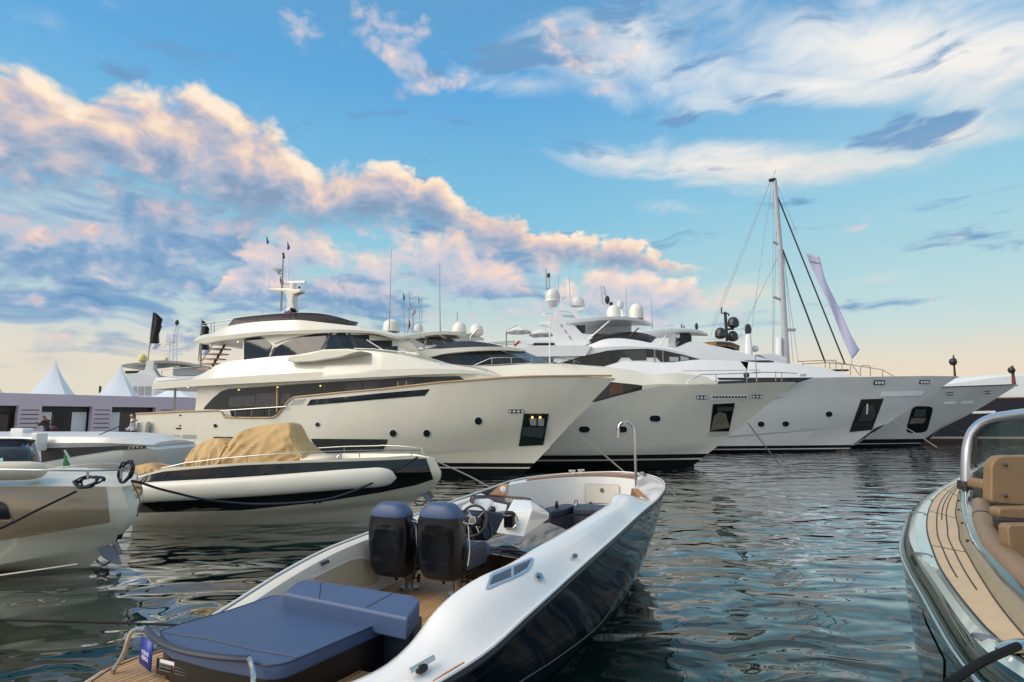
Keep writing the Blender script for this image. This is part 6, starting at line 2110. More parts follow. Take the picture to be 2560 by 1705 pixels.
# grab tube around the aft corner of the pad
pl0 = V((0, 0, 0))
tube = Z('I', [(885, 668), (960, 745), (1080, 820), (1250, 880), (1500, 925), (1750, 950), (1880, 955)], 1.045)
for p in tube: p.x -= .03
MB().tube(resamp(tube, 30), .024, 8).build('padded_grab_bar', m_navyd, f)
a = tube[0]
MB().tube(resamp([a, a + V((-.05, .05, .01)), V((a.x - .09, a.y + .13, .86)), V((a.x - .12, a.y + .2, .73))], 14), .018, 8).build('grab_bar_end', m_chrome, f)
b = tube[-1]
MB().tube(resamp([b, b + V((-.03, -.06, 0)), b + V((-.06, -.13, -.06)), b + V((-.08, -.15, -.18)), V((b.x - .09, b.y - .15, .73))], 16), .018, 8).build('grab_bar_end', m_chrome, f)
# blue tag hanging on the bar
tagq = [f.w(p, 0) for p in q('I', (875, 725), (990, 795), (978, 970), (872, 905))]
t0 = V((tube[1].x - .05, tube[1].y + .06, 0))
tg_pts = Z('I', [(875, 725), (990, 795)], .99)
a, b = tg_pts[0] + V((-.05, .02, 0)), tg_pts[1] + V((-.05, .02, 0))
hgt = V((0, 0, -.20))
tgo = MB().grid([[a, b], [a + hgt, b + hgt + V((0, 0, -.01))]]).build('show_tag', mat('tag_blue', (.01, .03, .30), .4), None, solid=.006)
tgo.location = f.o.location
tgo.rotation_euler = f.o.rotation_euler
tag(tgo, 'small blue tag reading VOLVO PENTA hanging from the speedboat grab bar', 'tag')


def lettering(txt, size, loc, xdir, up, parent, m, name='lettering'):
    cu = bpy.data.curves.new(name, 'FONT')
    cu.body = txt
    cu.size = size
    cu.extrude = .001
    cu.align_x = 'CENTER'
    ob = bpy.data.objects.new(name, cu)
    col.objects.link(ob)
    dg = bpy.context.evaluated_depsgraph_get()
    me = bpy.data.meshes.new_from_object(ob.evaluated_get(dg))
    bpy.data.objects.remove(ob)
    me.materials.clear()
    me.materials.append(m)
    o = bpy.data.objects.new(name, me)
    col.objects.link(o)
    x = Vector(xdir).normalized()
    zz = x.cross(Vector(up)).normalized()
    y = zz.cross(x)
    M = Matrix((x, y, zz)).transposed().to_4x4()
    M.translation = loc
    o.matrix_local = M
    o.parent = parent
    return o


m_ink = mat('white_print', (.8, .8, .85), .5)
xd = (b - a)
nrm_ = xd.cross(V((0, 0, 1))).normalized()
side = -1 if nrm_.dot(f.c - a) < 0 else 1
mid_ = (a + b) / 2 + nrm_ * side * .006
L1 = lettering('VOLVO', .042, mid_ + V((0, 0, -.115)), xd, (0, 0, 1), tgo, m_ink)
L2 = lettering('PENTA', .042, mid_ + V((0, 0, -.155)), xd, (0, 0, 1), tgo, m_ink)
# bolster / reversible backrest
bt = Z('J', [(415, 405), (560, 285), (650, 262), (1700, 420), (1770, 470), (1640, 655)], [1.14, 1.22, 1.23, 1.23, 1.22, 1.13])
bo = cushion('backrest_bolster', bt, .17, m_navy, bev=.022)
TBo = bvh(f, bo)
for k, (pa, pb) in enumerate((((795, 300), (778, 455)), ((1500, 405), (1240, 545)))):
    ln = [TBo.ray_cast(f.c, f.d(p))[0] for p in [(q('J', pa)[0][0] + (q('J', pb)[0][0] - q('J', pa)[0][0]) * i / 8, q('J', pa)[0][1] + (q('J', pb)[0][1] - q('J', pa)[0][1]) * i / 8) for i in range(9)]]
    ln = [p for p in ln if p is not None]
    if len(ln) > 3: MB().tube(ln, .005, 5).build('seam', m_navyd, bo)
c0 = sum(bt, V()) / len(bt)
MB().prism([V((c0.x + .12 + (p.x - c0.x) * .7, c0.y + (p.y - c0.y) * .93, .56)) for p in bt], (0, 0, .5)).build('bolster_base', m_navyd, f, bevel=.02)
MB().beam(Z('J', [(1530, 775)], .98)[0], Z('J', [(1620, 690)], 1.05)[0], .035, .03).build('bolster_hinge', m_chrome, f, bevel=.005)
# stern cleat, teak pad aft of the coaming
cl = TC.ray_cast(f.c, f.d(q('J', (1780, 1190))[0]))[0]
ca = [TC.ray_cast(f.c, f.d(p))[0] for p in q('J', (1660, 1265), (1900, 1125))]
if all(v is not None for v in ca):
    up = V((0, 0, .06))
    MB().tube([ca[0] + up, ca[1] + up], .020, 8).build('mooring_cleat', m_chrome, f)
    k_ = (ca[0] + ca[1]) / 2 + up
    MB().box(k_ - V((0, 0, .02)), (.09, .05, .06)).build('cleat_body', m_blackm, f, bevel=.01)
decal(f, 'teak_pad', q('J', (1880, 1280), (2000, 1200), (2150, 1110), (2190, 1088), (2210, 1100), (2120, 1180), (1990, 1280)), TC, m_wood, off=.01, step=8)
# louvred vent
vent = decal(f, 'side_vent', q('K', (1425, 1080), (1470, 940), (1500, 915), (1870, 765), (1895, 770), (1885, 830), (1850, 880), (1790, 925), (1450, 1078)), TC, mat('vent_steel', (.42, .52, .62), .3, metal=.7), off=.008, step=8)
for i in range(8):
    o_ = i * 11
    for x0, y0, x1, y1_ in ((1490 - i * 4, 955 + o_, 1675, 872 + o_), (1700, 862 + o_, 1872 - i * 6, 786 + o_)):
        decal(f, 'vent_louvre', q('K', (x0, y0), (x1, y1_), (x1, y1_ + 5), (x0, y0 + 5)), TC, m_blackm, parent=vent, off=.012, step=8)
fc = decal(f, 'fuel_cap', ell(*q('K', (1943, 958))[0], 12, 9, 20, rot=.8), TC, m_chrome, off=.02, step=4)
decal(f, 'fuel_cap_inset', ell(*q('K', (1945, 955))[0], 6, 4.5, 14, rot=.8), TC, m_steel, parent=fc, off=.03, step=3)
fc = decal(f, 'deck_fitting', ell(*q('K', (2290, 760))[0], 7, 6, 16), TC, m_darksteel, off=.025, step=3)
MB().tube(Z('J', [(712, 135), (885, 78)], [1.06, 1.09]), .018, 8).build('grab_handle', m_chrome, f)
MB().tube(Z('J', [(800, 118), (870, 85)], [1.075, 1.1]), .022, 8).build('handle_grip', m_navyd, f)
MB().ball(Z('J', [(290, 298)], .99)[0], .06, 10, sz=(1.4, .8, .3)).build('deck_fitting', m_chrome, f)

m_shell = mat('black_seat_shell', (.007, .008, .011), .16, spec=.3)
# ---- helm seats
def helm_seat(cx, cy, yaw, label, post_z=.55):
    t = bpy.data.objects.new('helm_seat', None)
    col.objects.link(t)
    M = f.M
    p = M @ V((cx, cy, .55))
    t.location = p
    t.rotation_euler = (0, 0, f.o.rotation_euler[2] + yaw)
    tag(t, label, 'seat', 'helm seats of the speedboat')
    # shell: stacked rounded sections from bottom to top (z, half width, half depth, x offset)
    secs = [(.14, .17, .12, .05), (.155, .205, .17, .04), (.24, .245, .19, .01), (.42, .275, .18, -.02), (.62, .288, .155, -.05), (.80, .272, .135, -.07), (.85, .262, .13, -.07)]
    rows = []
    for z, w, d, xo in secs:
        rows.append([V((xo + d * math.copysign(abs(math.cos(a)) ** .5, math.cos(a)), w * math.copysign(abs(math.sin(a)) ** .5, math.sin(a)), z)) for a in [2 * math.pi * i / 40 for i in range(40)]])
    n_ = 40
    cols = [resamp([r[i] for r in rows], n_) for i in range(40)]
    rr = [[c_[k] for c_ in cols] for k in range(n_)]
    for k, r in enumerate(rr):       # pressed panel in the back of the shell
        u = k / (n_ - 1)
        for p in r:
            if p.x < -.05:
                e = (p.y / .17) ** 2 + ((u - .52) / .36) ** 2
                p.x += .045 * max(0, 1 - e) ** .35 if e < 1 else 0
    mb = MB().grid(rr, cu=True)
    mb.add(rr[0], [tuple(range(40))]).add(rr[-1], [tuple(range(40))])
    sh_ = mb.build('shell', m_shell, t, sharp=50)
    # head pad
    hp = [(.0, 1.06, 1.0), (.012, 1.09, 1.02), (.045, 1.06, 1.02), (.08, .95, .98), (.12, .78, .88), (.145, .66, .76), (.158, .52, .55), (.162, .01, .01)]
    mb = MB()
    rr = [[V((-.06 + .145 * k2 * math.copysign(abs(math.cos(a)) ** .7, math.cos(a)), .25 * k1 * math.copysign(abs(math.sin(a)) ** .7, math.sin(a)), .85 + z)) for a in [2 * math.pi * i / 40 for i in range(40)]] for z, k1, k2 in hp]
    mb.grid(rr, cu=True)
    mb.build('head_pad', m_navy, t, sharp=60)
    # front upholstery, seat and arm bolsters
    mb = MB()
    mb.box((.42, 0, .34), (.70, .46, .18))
    mb.build('seat_cushion', m_navy, t, bevel=.05, seg=3)
    MB().box((.13, 0, .58), (.07, .42, .44)).build('backrest', m_navy, t, bevel=.03, seg=3)
    for s in (-1, 1):
        mb = MB()
        mb.box((.30, s * .255, .36), (.50, .09, .26))
        mb.build('side_bolster', m_navyd, t, bevel=.04, seg=3)
        hb_ = [V((-.05, s * .27, .80)), V((.02, s * .287, .78)), V((.07, s * .292, .62)), V((.085, s * .292, .42)), V((.06, s * .285, .30))]
        MB().tube(resamp(hb_, 16), .012, 6).build('side_handle', m_chrome, t)
    PX = .34
    MB().box((.36, 0, .205), (.66, .40, .11)).build('seat_pan', m_black, t, bevel=.03, seg=3)
    MB().lathe([(.11, .15), (.085, .08), (.058, .03), (.052, -.02), (.052, -.10)], (PX, 0, 0), 20).build('pedestal_head', m_steel, t)
    mb = MB()
    mb.tube([(PX, .05, .03), (PX, .20, .03)], .012, 6)
    mb.tube([(PX, .20, -.02), (PX, .20, .08)], .02, 8)
    mb.build('swivel_knob', m_blackm, t)
    mb = MB()
    mb.tube([(PX, -.05, .03), (PX, -.13, .05)], .012, 6)
    mb.tube([(PX, -.13, .0), (PX - .01, -.15, .09)], .02, 8)
    mb.build('swivel_knob', m_blackm, t)
    return t


def seat_at(cpx, label, D):
    """seat whose shell bottom appears at the pixel"""
    p = f.Mi @ (camo.location + ray(*cpx) * (D / ray(*cpx).y))
    return p


for cpx, lab, D in (((984, 1438), 'left black shell helm seat with navy head pad, on the visible steel pedestal', 7.55), ((1108, 1447), 'right black shell helm seat with navy head pad, nearer the starboard side', 7.25)):
    p = seat_at(cpx, lab, D)
    s_o = helm_seat(p.x, p.y, R(2), lab)
    s_o.location = f.M @ V((p.x, p.y, p.z - .14))
    # pedestal down to the floor
    hgt_ = (p.z - .14) - .55
    pd_ = MB().tube([(.34, 0, .0), (.34, 0, -hgt_)], .052, 16)
    pd_.tube([(.34, 0, -hgt_ + .03), (.34, 0, -hgt_)], .12, 20)
    pd_.build('pedestal_post', m_steel, s_o)

# ---- helm console
def DX(r, pts, D):
    return [f.dist(p, d) for p, d in zip(q(r, *pts), D)]


con = convex(Z('K', [(1290, 622), (1560, 560), (1800, 700), (1290, 690), (2235, 490), (2050, 415), (1900, 425)], [1.03, 1.05, 1.0, .98, 1.0, 1.03, 1.05]) + [V((.1, -.55, .55)), V((.0, .8, .55)), V((1.9, .5, .55)), V((1.9, -.6, .55)), V((-.1, -.55, .9)), V((.1, .75, 1.0))])
cb_o = con.build('console_base', m_black, f, bevel=.02, sharp=30)
TCB = bvh(f, cb_o)
convex(DX('K', [(1530, 520), (1800, 555), (1885, 290), (1630, 320), (1700, 190), (1870, 200), (2048, 380), (2048, 318), (1960, 255), (1810, 545), (1540, 505)], [8.0, 7.95, 8.05, 8.1, 8.45, 8.45, 8.75, 8.75, 8.6, 8.0, 8.05])).build('console_pod', m_gw, f, bevel=.02, seg=3, sharp=30)
convex(DX('K', [(1190, 280), (1200, 250), (1310, 185), (1460, 178), (1520, 210), (1440, 300), (1180, 430), (1280, 520)], [8.45, 8.5, 8.7, 8.75, 8.8, 8.55, 8.4, 8.3])).build('console_pod', m_gw, f, bevel=.015, seg=3, sharp=30)
convex(DX('K', [(1440, 200), (1640, 240), (1630, 300), (1440, 300), (1480, 330)], [8.9, 8.9, 8.75, 8.7, 8.7])).build('console_centre', m_gw, f, bevel=.01)
convex(DX('K', [(1170, 285), (1420, 300), (1610, 318), (1600, 350), (1530, 540), (1450, 600), (1290, 600), (1185, 540), (1160, 330)], [8.25, 8.2, 8.3, 8.2, 8.1, 8.05, 8.1, 8.2, 8.25])).build('instrument_binnacle', m_black, f, bevel=.015, seg=2, sharp=30)
dsp = DX('K', [(1205, 300), (1385, 312), (1380, 420), (1215, 420)], [8.14, 8.1, 8.05, 8.09])
MB().add(dsp, [(0, 1, 2, 3)]).build('display', mat('display_glass', (.02, .03, .05), .04), f, solid=.006)
# compass dome
MB().ball(DX('K', [(1490, 290)], [8.35])[0], .055, 16, sz=(1, 1, .85)).build('compass', m_black, f)
# steering wheel
wc = DX('K', [(1303, 400)], [7.86])[0]
ax_ = (V((-1, .0, .42))).normalized()
uu = V((0, 1, 0))
vv = ax_.cross(uu).normalized()
whl = bpy.data.objects.new('steering_wheel', None)
MBw = MB()
ring = [wc + (uu * math.cos(a) + vv * math.sin(a)) * .195 for a in [2 * math.pi * i / 40 for i in range(40)]]
MBw.tube(ring, .0165, 8, closed=True)
wo = MBw.build('steering_wheel', m_rub, f)
for a in (.5, 2.3, 3.9, 5.4):
    e = wc + (uu * math.cos(a) + vv * math.sin(a)) * .19
    MB().tube([wc - ax_ * .03, wc.lerp(e, .5) - ax_ * .02, e], .008, 6).build('spoke', m_darksteel, wo)
rot = ax_.to_track_quat('Z', 'Y').to_matrix()
MB().lathe([(.001, .02), (.05, .02), (.062, .0), (.05, -.05), (.03, -.16)], wc, 20, rot=rot).build('hub', m_darksteel, wo)
MB().lathe([(.001, .024), (.045, .022)], wc, 20, rot=rot).build('hub_cap', m_rub, wo)
# throttle
tc_ = DX('K', [(1662, 405)], [7.97])[0]
to_ = MB().box(tc_, (.07, .15, .17)).build('throttle_box', m_black, f, bevel=.02, seg=3)
MB().tube(DX('K', [(1612, 330), (1640, 312), (1690, 318), (1730, 355), (1750, 400)], [7.9] * 5), .013, 8).build('throttle_lever', m_chrome, to_)
MB().tube(DX('K', [(1612, 335), (1635, 318), (1685, 322), (1715, 345)], [7.88] * 4), .024, 8).build('throttle_grip', m_blackm, to_)
MB().tube(DX('K', [(1630, 470), (1690, 475), (1725, 440)], [7.9] * 3), .006, 6).build('trim_ring', m_chrome, to_)
for i in range(4):
    v = TCB.ray_cast(f.c, f.d(q('K', (1570 + i * 24, 600 + i * 3))[0]))[0] or Z('K', [(1570 + i * 24, 600 + i * 3)], 1.045)[0]
    MB().lathe([(.001, .02), (.007, .018), (.007, -.03)], v, 8).build('switch', m_lampw, f)
MB().box(TCB.ray_cast(f.c, f.d(q('K', (1735, 620))[0]))[0] or Z('K', [(1735, 620)], 1.03)[0], (.12, .07, .012)).build('radio_panel', m_grey, f)
hh = [TCB.ray_cast(f.c, f.d(p))[0] for p in q('K', (2010, 520), (2060, 498), (2100, 482), (2150, 472))]
if all(h is not None for h in hh): MB().tube([h + V((0, 0, .012)) for h in hh], .006, 5).build('console_hatch_handle', m_darksteel, f)
# wrap windscreen
w1 = resamp(DX('K', [(1272, 200), (1285, 165), (1320, 155), (1600, 160), (1800, 172), (1860, 183), (1890, 218), (1990, 268)], [8.5, 8.5, 8.7, 9.0, 8.8, 8.7, 8.5, 8.7]), 30)
w2 = resamp(DX('K', [(1275, 225), (1290, 230), (1330, 240), (1600, 300), (1790, 280), (1865, 250), (1890, 235), (1990, 275)], [8.5, 8.5, 8.7, 9.0, 8.8, 8.7, 8.5, 8.7]), 30)
MB().grid([w1, w2]).build('windscreen', mat('smoked_screen', (.10, .085, .09), .05, alpha=.72), f, solid=.008, merge=0)
MB().tube(w1, .008, 6).build('windscreen_edge', m_rub, f)

# ---- bow seating
def poly(r, pts, z, th, nm, m, bev=.025):
    return cushion(nm, Z(r, pts, z), th, m, bev=bev)


poly('S', [(745, 800), (880, 768), (1000, 748), (1085, 752), (1120, 765), (1000, 808), (830, 842), (800, 815)], 1.05, .12, 'bow_cushion', m_navyd)
poly('S', [(1140, 752), (1320, 752), (1500, 765), (1500, 860), (1300, 812), (1098, 800), (1100, 785)], 1.05, .12, 'bow_cushion', m_navyd)
mb = MB().prism([V((c2.x, c2.y, .60)) for c2 in Z('S', [(760, 800), (1000, 752), (1500, 762), (1500, 840), (1100, 800), (1000, 812), (830, 845)], 1.05)], (0, 0, .33))
mb.build('seat_base', mat('navy_base', (.014, .02, .035), .5), f)
MB().tube([p for p in Z('S', [(903, 790), (903, 735)], [1.05, 1.17])], .03, 10).build('cup_post', m_navyd, f)
lp = [V((0, 0, 0)) + p for p in Z('S', [(1115, 750), (1120, 715), (1135, 708), (1148, 725), (1145, 755)], [1.06, 1.15, 1.17, 1.13, 1.06])]
MB().tube(resamp(lp, 16), .008, 6).build('strap_loop', m_navyd, f)
# hatch in the bow bulkhead
hp = [p for p in q('S', (1250, 510), (1630, 525), (1650, 545), (1648, 690), (1640, 720), (1520, 745), (1245, 745), (1230, 725), (1238, 525))]
fdo = [o for o in f.o.children if o.name.split('.')[0] in ('foredeck', 'port_coaming')]
TB = bvh(f, *fdo)
hs = decal(f, 'bow_locker_seam', rpoly(hp, 6), TB, m_grey, off=.012, step=10)
ce = (sum(p[0] for p in hp) / len(hp), sum(p[1] for p in hp) / len(hp))
decal(f, 'bow_locker_door', [(ce[0] + (x - ce[0]) * .975, ce[1] + (y - ce[1]) * .96) for x, y in rpoly(hp, 6)], TB, m_gw if False else m_int, parent=hs, off=.018, step=10)
decal(f, 'latch', ell(*q('S', (1438, 590))[0], 5.2, 5.5, 14), TB, m_steel, parent=hs, off=.03, step=3)
decal(f, 'latch', ell(*q('S', (1303, 738))[0], 3.6, 3.2, 12), TB, m_steel, parent=hs, off=.03, step=3)
# teak steps on both sides of the bow
st_ = MB()
sv = Z('S', [(1790, 568), (1865, 578), (2000, 718), (1912, 792), (1778, 655)], [1.47, 1.47, 1.40, 1.38, 1.25])
vm = (sv[1] + sv[0]) / 2
mb = MB()
mid1 = Z('S', [(1900, 715)], 1.36)[0]
mb.add([sv[0], sv[1], sv[2], mid1, sv[4], sv[3]], [(0, 1, 2, 3), (0, 3, 4), (4, 3, 5), (3, 2, 5)])
mb.build('bow_step_teak', m_teakb, f, solid=.02, flat=True, merge=0)
pv = Z('S', [(110, 645), (185, 585), (262, 522), (335, 522), (298, 660)], [1.28, 1.34, 1.42, 1.44, 1.26])
ps = MB().add(pv, [(0, 1, 2, 3, 4)]).build('port_step_teak', m_teakb, f, solid=.03, flat=True, merge=0)
pc = Z('S', [(272, 577)], 1.38)[0]
dn = (f.c - pc).normalized()
MB().lathe([(.052, 0), (.054, .010), (.04, .016), (.001, .018)], pc + dn * .02, 24, rot=dn.to_track_quat('Z', 'Y').to_matrix()).build('courtesy_light', m_lampw, f)
convex(Z('K', [(1020, 242), (1380, 100), (1418, 112), (1440, 150), (1280, 190), (1080, 300)], [1.25, 1.29, 1.29, 1.22, 1.15, 1.1])).build('port_coaming_end', m_gw, f, bevel=.01)
# boarding pole with hooked top
D0 = f.M @ Z('L', [(1135, 930)], 1.40)[0]
pp = [f.dist(p, D0.y) for p in q('L', (1135, 935), (1128, 780), (1118, 520), (1110, 320), (1106, 270), (1090, 215), (1055, 175), (1015, 162), (975, 168), (940, 195), (925, 235), (921, 290), (920, 350))]
for i, p in enumerate(pp):
    pass
MB().tube(resamp(pp, 60), .027, 12).build('boarding_pole', m_chrome, f)
# foredeck cleats
for x in (385, 480):
    c_ = [f.dist(p, 13.0) for p in q('L', (x - 45 if x < 400 else x - 35, 738 if x < 400 else 732), (x + 30 if x < 400 else x + 42, 738 if x < 400 else 730), (x + 15 if x < 400 else x - 22, 775))]
    mb = MB()
    mb.beam(c_[0], c_[1], .05, .03)
    mb.beam((c_[0] + c_[1]) / 2 + (V((0, 0, 0))), c_[2], .05, .05)
    mb.build('mooring_cleat', m_creamc, f)
# bow shackle and line
s0 = Z('L', [(1200, 775)], 1.50)[0]
MB().ball(s0, .06, 10, sz=(1.2, 1, .8)).build('bow_fairlead', m_chrome, f)
w_ = lambda v: (f.M @ v)
bp = w_(s0)
rope('pale line from the speedboat bow down into the water on the right', [(1605, 1181, bp.y), (1648, 1203, bp.y - .3), (1690, 1240, 10.3), (1742, 1288, 9.6), (1802, 1345, 8.9)], .012, m_ropeg)
rope('thin dark line hanging by the starboard waterline of the speedboat', [(1604, 1355, 9.6), (1500, 1560, 7.2), (1400, 1640, 6.2), (1300, 1705, 5.4)], .006, m_ropeg)
# ================================================================ dark green launch at the right edge
gb = Fr('launch', 4.5, 6.5, 56, 'dark green launch with curved chrome windscreen and pale teak side deck', 'boat')
f = gb
Z = lambda r, pts, z: [f.z(p, (z[i] if isinstance(z, (list, tuple)) else z)) for i, p in enumerate(q(r, *pts))]
ZD = 1.5
m_green = mat('dark_green_gloss', (.008, .020, .015), .06, spec=.5, coat=.15, vary=.1)
m_rim = mat('pale_green_gloss', (.36, .44, .41), .12, coat=.6)
m_tk2 = mat('pale_teak', (.50, .36, .21), .5, vary=.08, vscale=5)
NN = 90
op = q('N', (900, 640), (740, 730), (590, 820), (400, 940), (200, 1070), (100, 1190), (50, 1330), (30, 1500)) + q('O', (62, 100), (140, 240), (300, 480), (480, 760), (640, 990), (790, 1170), (960, 1330), (1307, 1560), (1900, 2000))
tp = q('N', (930, 700), (760, 790), (590, 890), (400, 1005), (290, 1150), (250, 1300), (255, 1450)) + q('O', (300, 100), (400, 340), (560, 580), (760, 830), (930, 1020), (1000, 1082), (1307, 1330), (1900, 1750))
ip = q('N', (960, 760), (780, 850), (620, 960), (585, 1080), (562, 1250), (600, 1450)) + q('O', (600, 0), (700, 200), (850, 460), (1050, 760), (1280, 1040), (1700, 1500))
kp = q('N', (980, 800), (800, 890), (640, 1000), (625, 1120), (650, 1250), (700, 1400)) + q('O', (760, 50), (900, 230), (1100, 480), (1307, 680), (1700, 1050))
O3 = resamp([f.z(p, ZD) for p in op], NN)
T3 = resamp([f.z(p, ZD + .02) for p in tp], NN)
I3 = resamp([f.z(p, ZD + .03) for p in ip], NN)
K3 = resamp([f.z(p, ZD + .10) for p in kp], NN)


def outw(row, d, dz):
    out = []
    for i, p in enumerate(row):
        t = (row[min(NN - 1, i + 1)] - row[max(0, i - 1)])
        t.z = 0
        t.normalize()
        n = Vector((t.y, -t.x, 0))
        if n.y < 0: n = -n
        out.append(p + n * d + Vector((0, 0, dz)))
    return out


side = [outw(O3, -.02, 0), outw(O3, .03, -.04), outw(O3, .05, -.12), outw(O3, .05, -.26), outw(O3, .04, -.55), outw(O3, .01, -.95), outw(O3, -.06, -1.5), outw(O3, -.12, -1.9)]
hl = MB().grid(side).build('hull', m_green, f, sharp=40)
TH_ = bvh(f, hl)
MB().tube(outw(O3, .06, -.12), .016, 8).build('rub_rail', m_chrome, f)
mb = MB()
mid = [a.lerp(b, .5) + Vector((0, 0, .03)) for a, b in zip(O3, T3)]
mb.grid([outw(O3, -.02, 0), mid, T3]).build('gunwale', m_rim, f, sharp=60)
# teak deck boards
def lerp_rows(u):
    return [a.lerp(b, u) + Vector((0, 0, .004)) for a, b in zip(T3, I3)]


bd = MB().grid([lerp_rows(u / 10) for u in range(11)]).build('side_deck', m_tk2, f)
for u, i0, i1 in ((.0, 0, NN), (.33, 10, 78), (.5, 12, 60), (.66, 10, 80), (1.0, 0, NN)):
    ln = lerp_rows(u)[i0:i1]
    MB().tube([p + Vector((0, 0, .002)) for p in ln], .0055, 4).build('deck_seam', m_blackm, f)
for i in (26, 40, 56, 70):
    a, b = T3[i], I3[i]
    MB().tube([a.lerp(b, .02) + Vector((0, 0, .006)), a.lerp(b, .98) + Vector((0, 0, .006))], .003, 4).build('butt_joint', m_blackm, f)
MB().grid([I3, [a.lerp(b, .5) + Vector((0, 0, .03)) for a, b in zip(I3, K3)], K3]).build('coaming_side', mat('khaki_teak', (.26, .21, .13), .5, vary=.1, vscale=5), f)  # coaming side in a darker khaki teak
for i in (22, 30, 37, 45, 52, 60, 68):
    p = I3[i].lerp(K3[i], .5)
    MB().lathe([(.001, .045), (.014, .043), (.014, .02)], p, 10).build('screw_cap', m_blackm, f)
MB().tube(K3, .014, 6).build('coaming_trim', m_chrome, f)
C3 = outw(K3, -.10, .02)
MB().grid([K3, C3, outw(K3, -.12, -.05)]).build('coaming_glass_base', m_black, f)
D3 = outw(K3, -.27, -.02)
i_s = 40
MB().grid([outw(K3, -.12, -.02)[i_s:], D3[i_s:], outw(K3, -.28, -.5)[i_s:]]).build('inner_deck', m_rim, f, sharp=60)
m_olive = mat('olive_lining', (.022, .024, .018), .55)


def stb_row(row, d, dz):
    """the same line moved to starboard, across the cockpit"""
    return [p + Vector((d * .15, -d, dz)) for p in row]


KK = K3[4:]
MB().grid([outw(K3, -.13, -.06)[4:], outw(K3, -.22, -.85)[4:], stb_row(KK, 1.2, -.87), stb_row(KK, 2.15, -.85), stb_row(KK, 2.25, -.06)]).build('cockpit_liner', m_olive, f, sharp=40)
MB().grid([stb_row(KK, 2.2, -.02), stb_row(KK, 2.30, 0), stb_row(KK, 2.75, -.08)]).build('starboard_side_deck', m_tk2, f)
MB().grid([stb_row(KK, 2.74, -.08), stb_row(KK, 3.05, -.12), stb_row(KK, 3.1, -.6), stb_row(KK, 2.95, -1.7)]).build('starboard_hull', m_green, f, sharp=40)
# fairleads and oval deck caps
for r, pt, s in (('N', (150, 1240), 1), ('N', (240, 1092), .9), ('N', (350, 962), .9), ('O', (205, 195), .8), ('O', (905, 1112), .75)):
    c = Z(r, [pt], ZD + .02)[0]
    d_ = (O3[60] - O3[50]).normalized()
    MB().lathe([(.10, 0), (.095, .018), (.06, .025), (.001, .026)], c, 20, rot=Matrix.Rotation(math.atan2(d_.y, d_.x) + 1.2, 3, 'Z') @ Matrix.Diagonal((s, s * .35, 1))).build('deck_cap', m_steel, f)
# hull side window
decal(f, 'hull_window', rpoly(q('O', (185, 745), (235, 905), (330, 1100), (445, 1330), (440, 1560), (240, 1566), (192, 1100)), 5), TH_, mat('hull_window_glass', (.05, .045, .04), .05, spec=1.0), off=.008, step=9)
# mooring cleat with black fender line
cc = Z('O', [(1230, 1180)], ZD + .05)[0]
MB().ball(cc, .10, 14, sz=(1.5, .55, .3), rot=Matrix.Rotation(R(-35), 3, 'Z')).build('mooring_cleat', m_chrome, f)
cd = Z('O', [(920, 150)], ZD + .06)[0]
mb = MB()
mb.tube([cd + Vector((-.12, 0, .05)), cd + Vector((.12, 0, .05))], .018, 8)
mb.ball(cd, .06, 10, sz=(1, 1, .6))
mb.build('mooring_cleat', m_chrome, f)
# windscreen frame: pillar sweeping up and over to the right
fp = q('N', (668, 925), (668, 780), (672, 640), (690, 480), (745, 340), (840, 250), (960, 200), (1120, 172), (1307, 148), (1700, 120), (2200, 130))
dd = [9.0, 9.0, 9.0, 9.0, 8.95, 8.85, 8.7, 8.45, 8.1, 7.4, 6.6]
FR_ = [f.dist(p, d) for p, d in zip(fp, dd)]
fr3 = resamp(FR_, 70)
MB().tube(fr3, .072, 14, flat=.75).build('windscreen_frame', mat('satin_aluminium', (.60, .61, .66), .30, metal=.9), f)
a0 = fr3[0]
MB().lathe([(.095, .10), (.105, .0), (.10, -.02), (.001, -.02)], a0 + Vector((0, 0, -.04)), 20).build('frame_foot', m_rub, f)
MB().tube([a0 + Vector((.0, 0, -.02)), Z('N', [(665, 1100)], 1.6)[0], Z('N', [(720, 1400)], 1.58)[0]], .05, 8, flat=.4).build('screen_pillar', m_black, f)
MB().tube([f.dist(p, 8.9) for p in q('N', (780, 400), (775, 560), (785, 735))], .022, 8).build('frame_seal', m_black, f)
# glass sheet inside the frame
m_gl = mat('green_glass', (.03, .07, .065), .02, spec=.6, alpha=.42)
low = [f.dist(p, d) for p, d in zip(q('N', (745, 925), (745, 860), (760, 800), (790, 760), (850, 720), (960, 690), (1100, 680), (1307, 690), (1700, 720)), (9, 9, 9, 9, 8.95, 8.8, 8.5, 8.1, 7.4))]
up_ = [f.dist(p, d) for p, d in zip(q('N', (735, 900), (738, 640), (760, 470), (820, 330), (900, 265), (980, 225), (1120, 195), (1307, 170), (1700, 150)), (9, 9, 8.98, 8.95, 8.85, 8.7, 8.45, 8.1, 7.4))]
MB().grid([resamp(up_, 40), resamp(low, 40)]).build('windscreen_glass', m_gl, f, merge=0)
# dashboard hump behind the seat
ds = [f.dist(p, d) for p, d in zip(q('N', (750, 800), (800, 755), (900, 710), (1000, 690), (1300, 690)), (8.7, 8.6, 8.3, 8.0, 7.2))]
dl = [f.dist(p, d) for p, d in zip(q('N', (745, 1250), (800, 1250), (900, 1250), (1000, 1250), (1300, 1250)), (8.3, 8.2, 8.0, 7.8, 7.0))]
MB().grid([resamp(ds, 20), resamp(dl, 20)]).build('dashboard', m_olive, f)


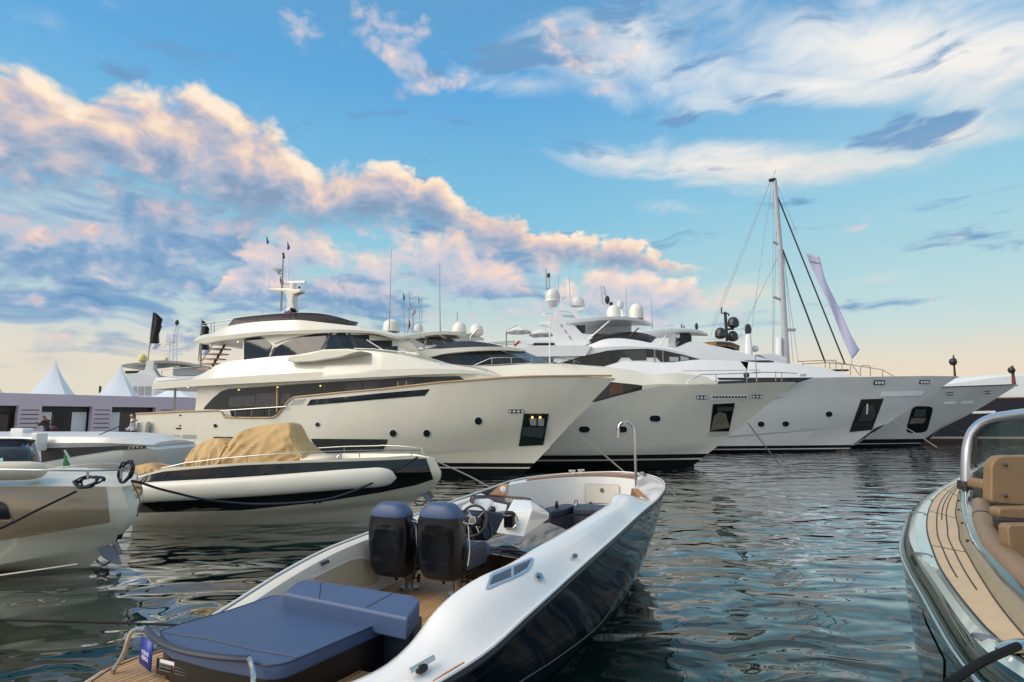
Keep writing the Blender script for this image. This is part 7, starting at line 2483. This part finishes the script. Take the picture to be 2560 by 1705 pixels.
def blk(name, pts, D, th, m, bev=.05, r='N', rr=14):
    """upholstered block: outline at depth D, thickness away from the camera"""
    pp = rpoly(q(r, *pts), rr)
    a = [f.dist(p, D) for p in pp]
    d = f.Mi.to_3x3() @ Vector((.12, 1, 0)).normalized()
    mb = MB()
    mb.prism(a, d * th)
    return mb.build(name, m, f, bevel=bev, seg=3, sharp=50)


st1 = blk('seat_back', [(950, 1120), (955, 690), (1040, 610), (1500, 605), (1500, 1160), (1060, 1135)], 5.6, .13, m_tanl)
for x, y in ((1107, 708), (1107, 1042)):
    c = f.dist(q('N', (x, y))[0], 5.57)
    MB().ball(c, .018, 10).build('button', m_rub, st1)
blk('seat_cushion', [(1035, 1175), (1500, 1172), (1500, 1310), (1060, 1290), (1030, 1240)], 5.3, .14, m_tanl, bev=.035)
blk('arm_rest', [(845, 885), (900, 865), (950, 880), (955, 990), (850, 975)], 6.4, .25, m_tanl, bev=.03, rr=8)
blk('arm_panel', [(845, 780), (905, 750), (925, 860), (845, 880)], 6.6, .1, MATS['olive_lining'], bev=.01, rr=4)
blk('lower_seat', [(1125, 1360), (1600, 1355), (1700, 1900), (1307, 1800), (1150, 1600)], 4.9, .12, m_tanl, bev=.04)
# padded bench along the side
bl = resamp(Z('N', [(835, 1085), (860, 1200), (880, 1330), (950, 1470)], 1.62) + Z('O', [(1000, 60), (1130, 190), (1307, 350), (1600, 620)], 1.62), 50)
rows = []
prof = [(-.09, -.25), (-.11, -.05), (-.09, .03), (-.03, .055), (.03, .05), (.08, .02), (.10, -.06), (.09, -.35)]
for o_, z_ in prof:
    r = []
    for i, p in enumerate(bl):
        t = bl[min(49, i + 1)] - bl[max(0, i - 1)]
        t.z = 0
        t.normalize()
        n = Vector((t.y, -t.x, 0))
        if n.y < 0: n = -n
        k = min(1, (i + .2) / 2.5)
        r.append(p - n * o_ * k + Vector((0, 0, z_ * k)))
    rows.append(r)
bn_ = MB().grid(rows).build('side_bench', m_tanl, f, sharp=70)
i = 16
MB().tube([rows[k][i] + Vector((0, 0, .004)) for k in range(1, 7)], .005, 4).build('seam', m_rub, bn_)
rope('thick black fender line leading off the green launch cleat at lower right', [(2545, 1615, 3.05), (2460, 1652, 2.95), (2370, 1708, 2.8)], .02, m_ropeb)

# plinths that carry the seats
for (px_, py_, D_, w_, dz_) in ((1130, 1200, 5.75, .34, 0), (1260, 1500, 5.05, .40, 0)):
    c = f.dist(q('N', (px_ + 90, py_))[0], D_)
    zf = .72
    MB().box((c.x, c.y, (c.z - .06 + zf) / 2), (.34, .34, c.z - .06 - zf)).build('seat_plinth', m_blackm, f, bevel=.02)
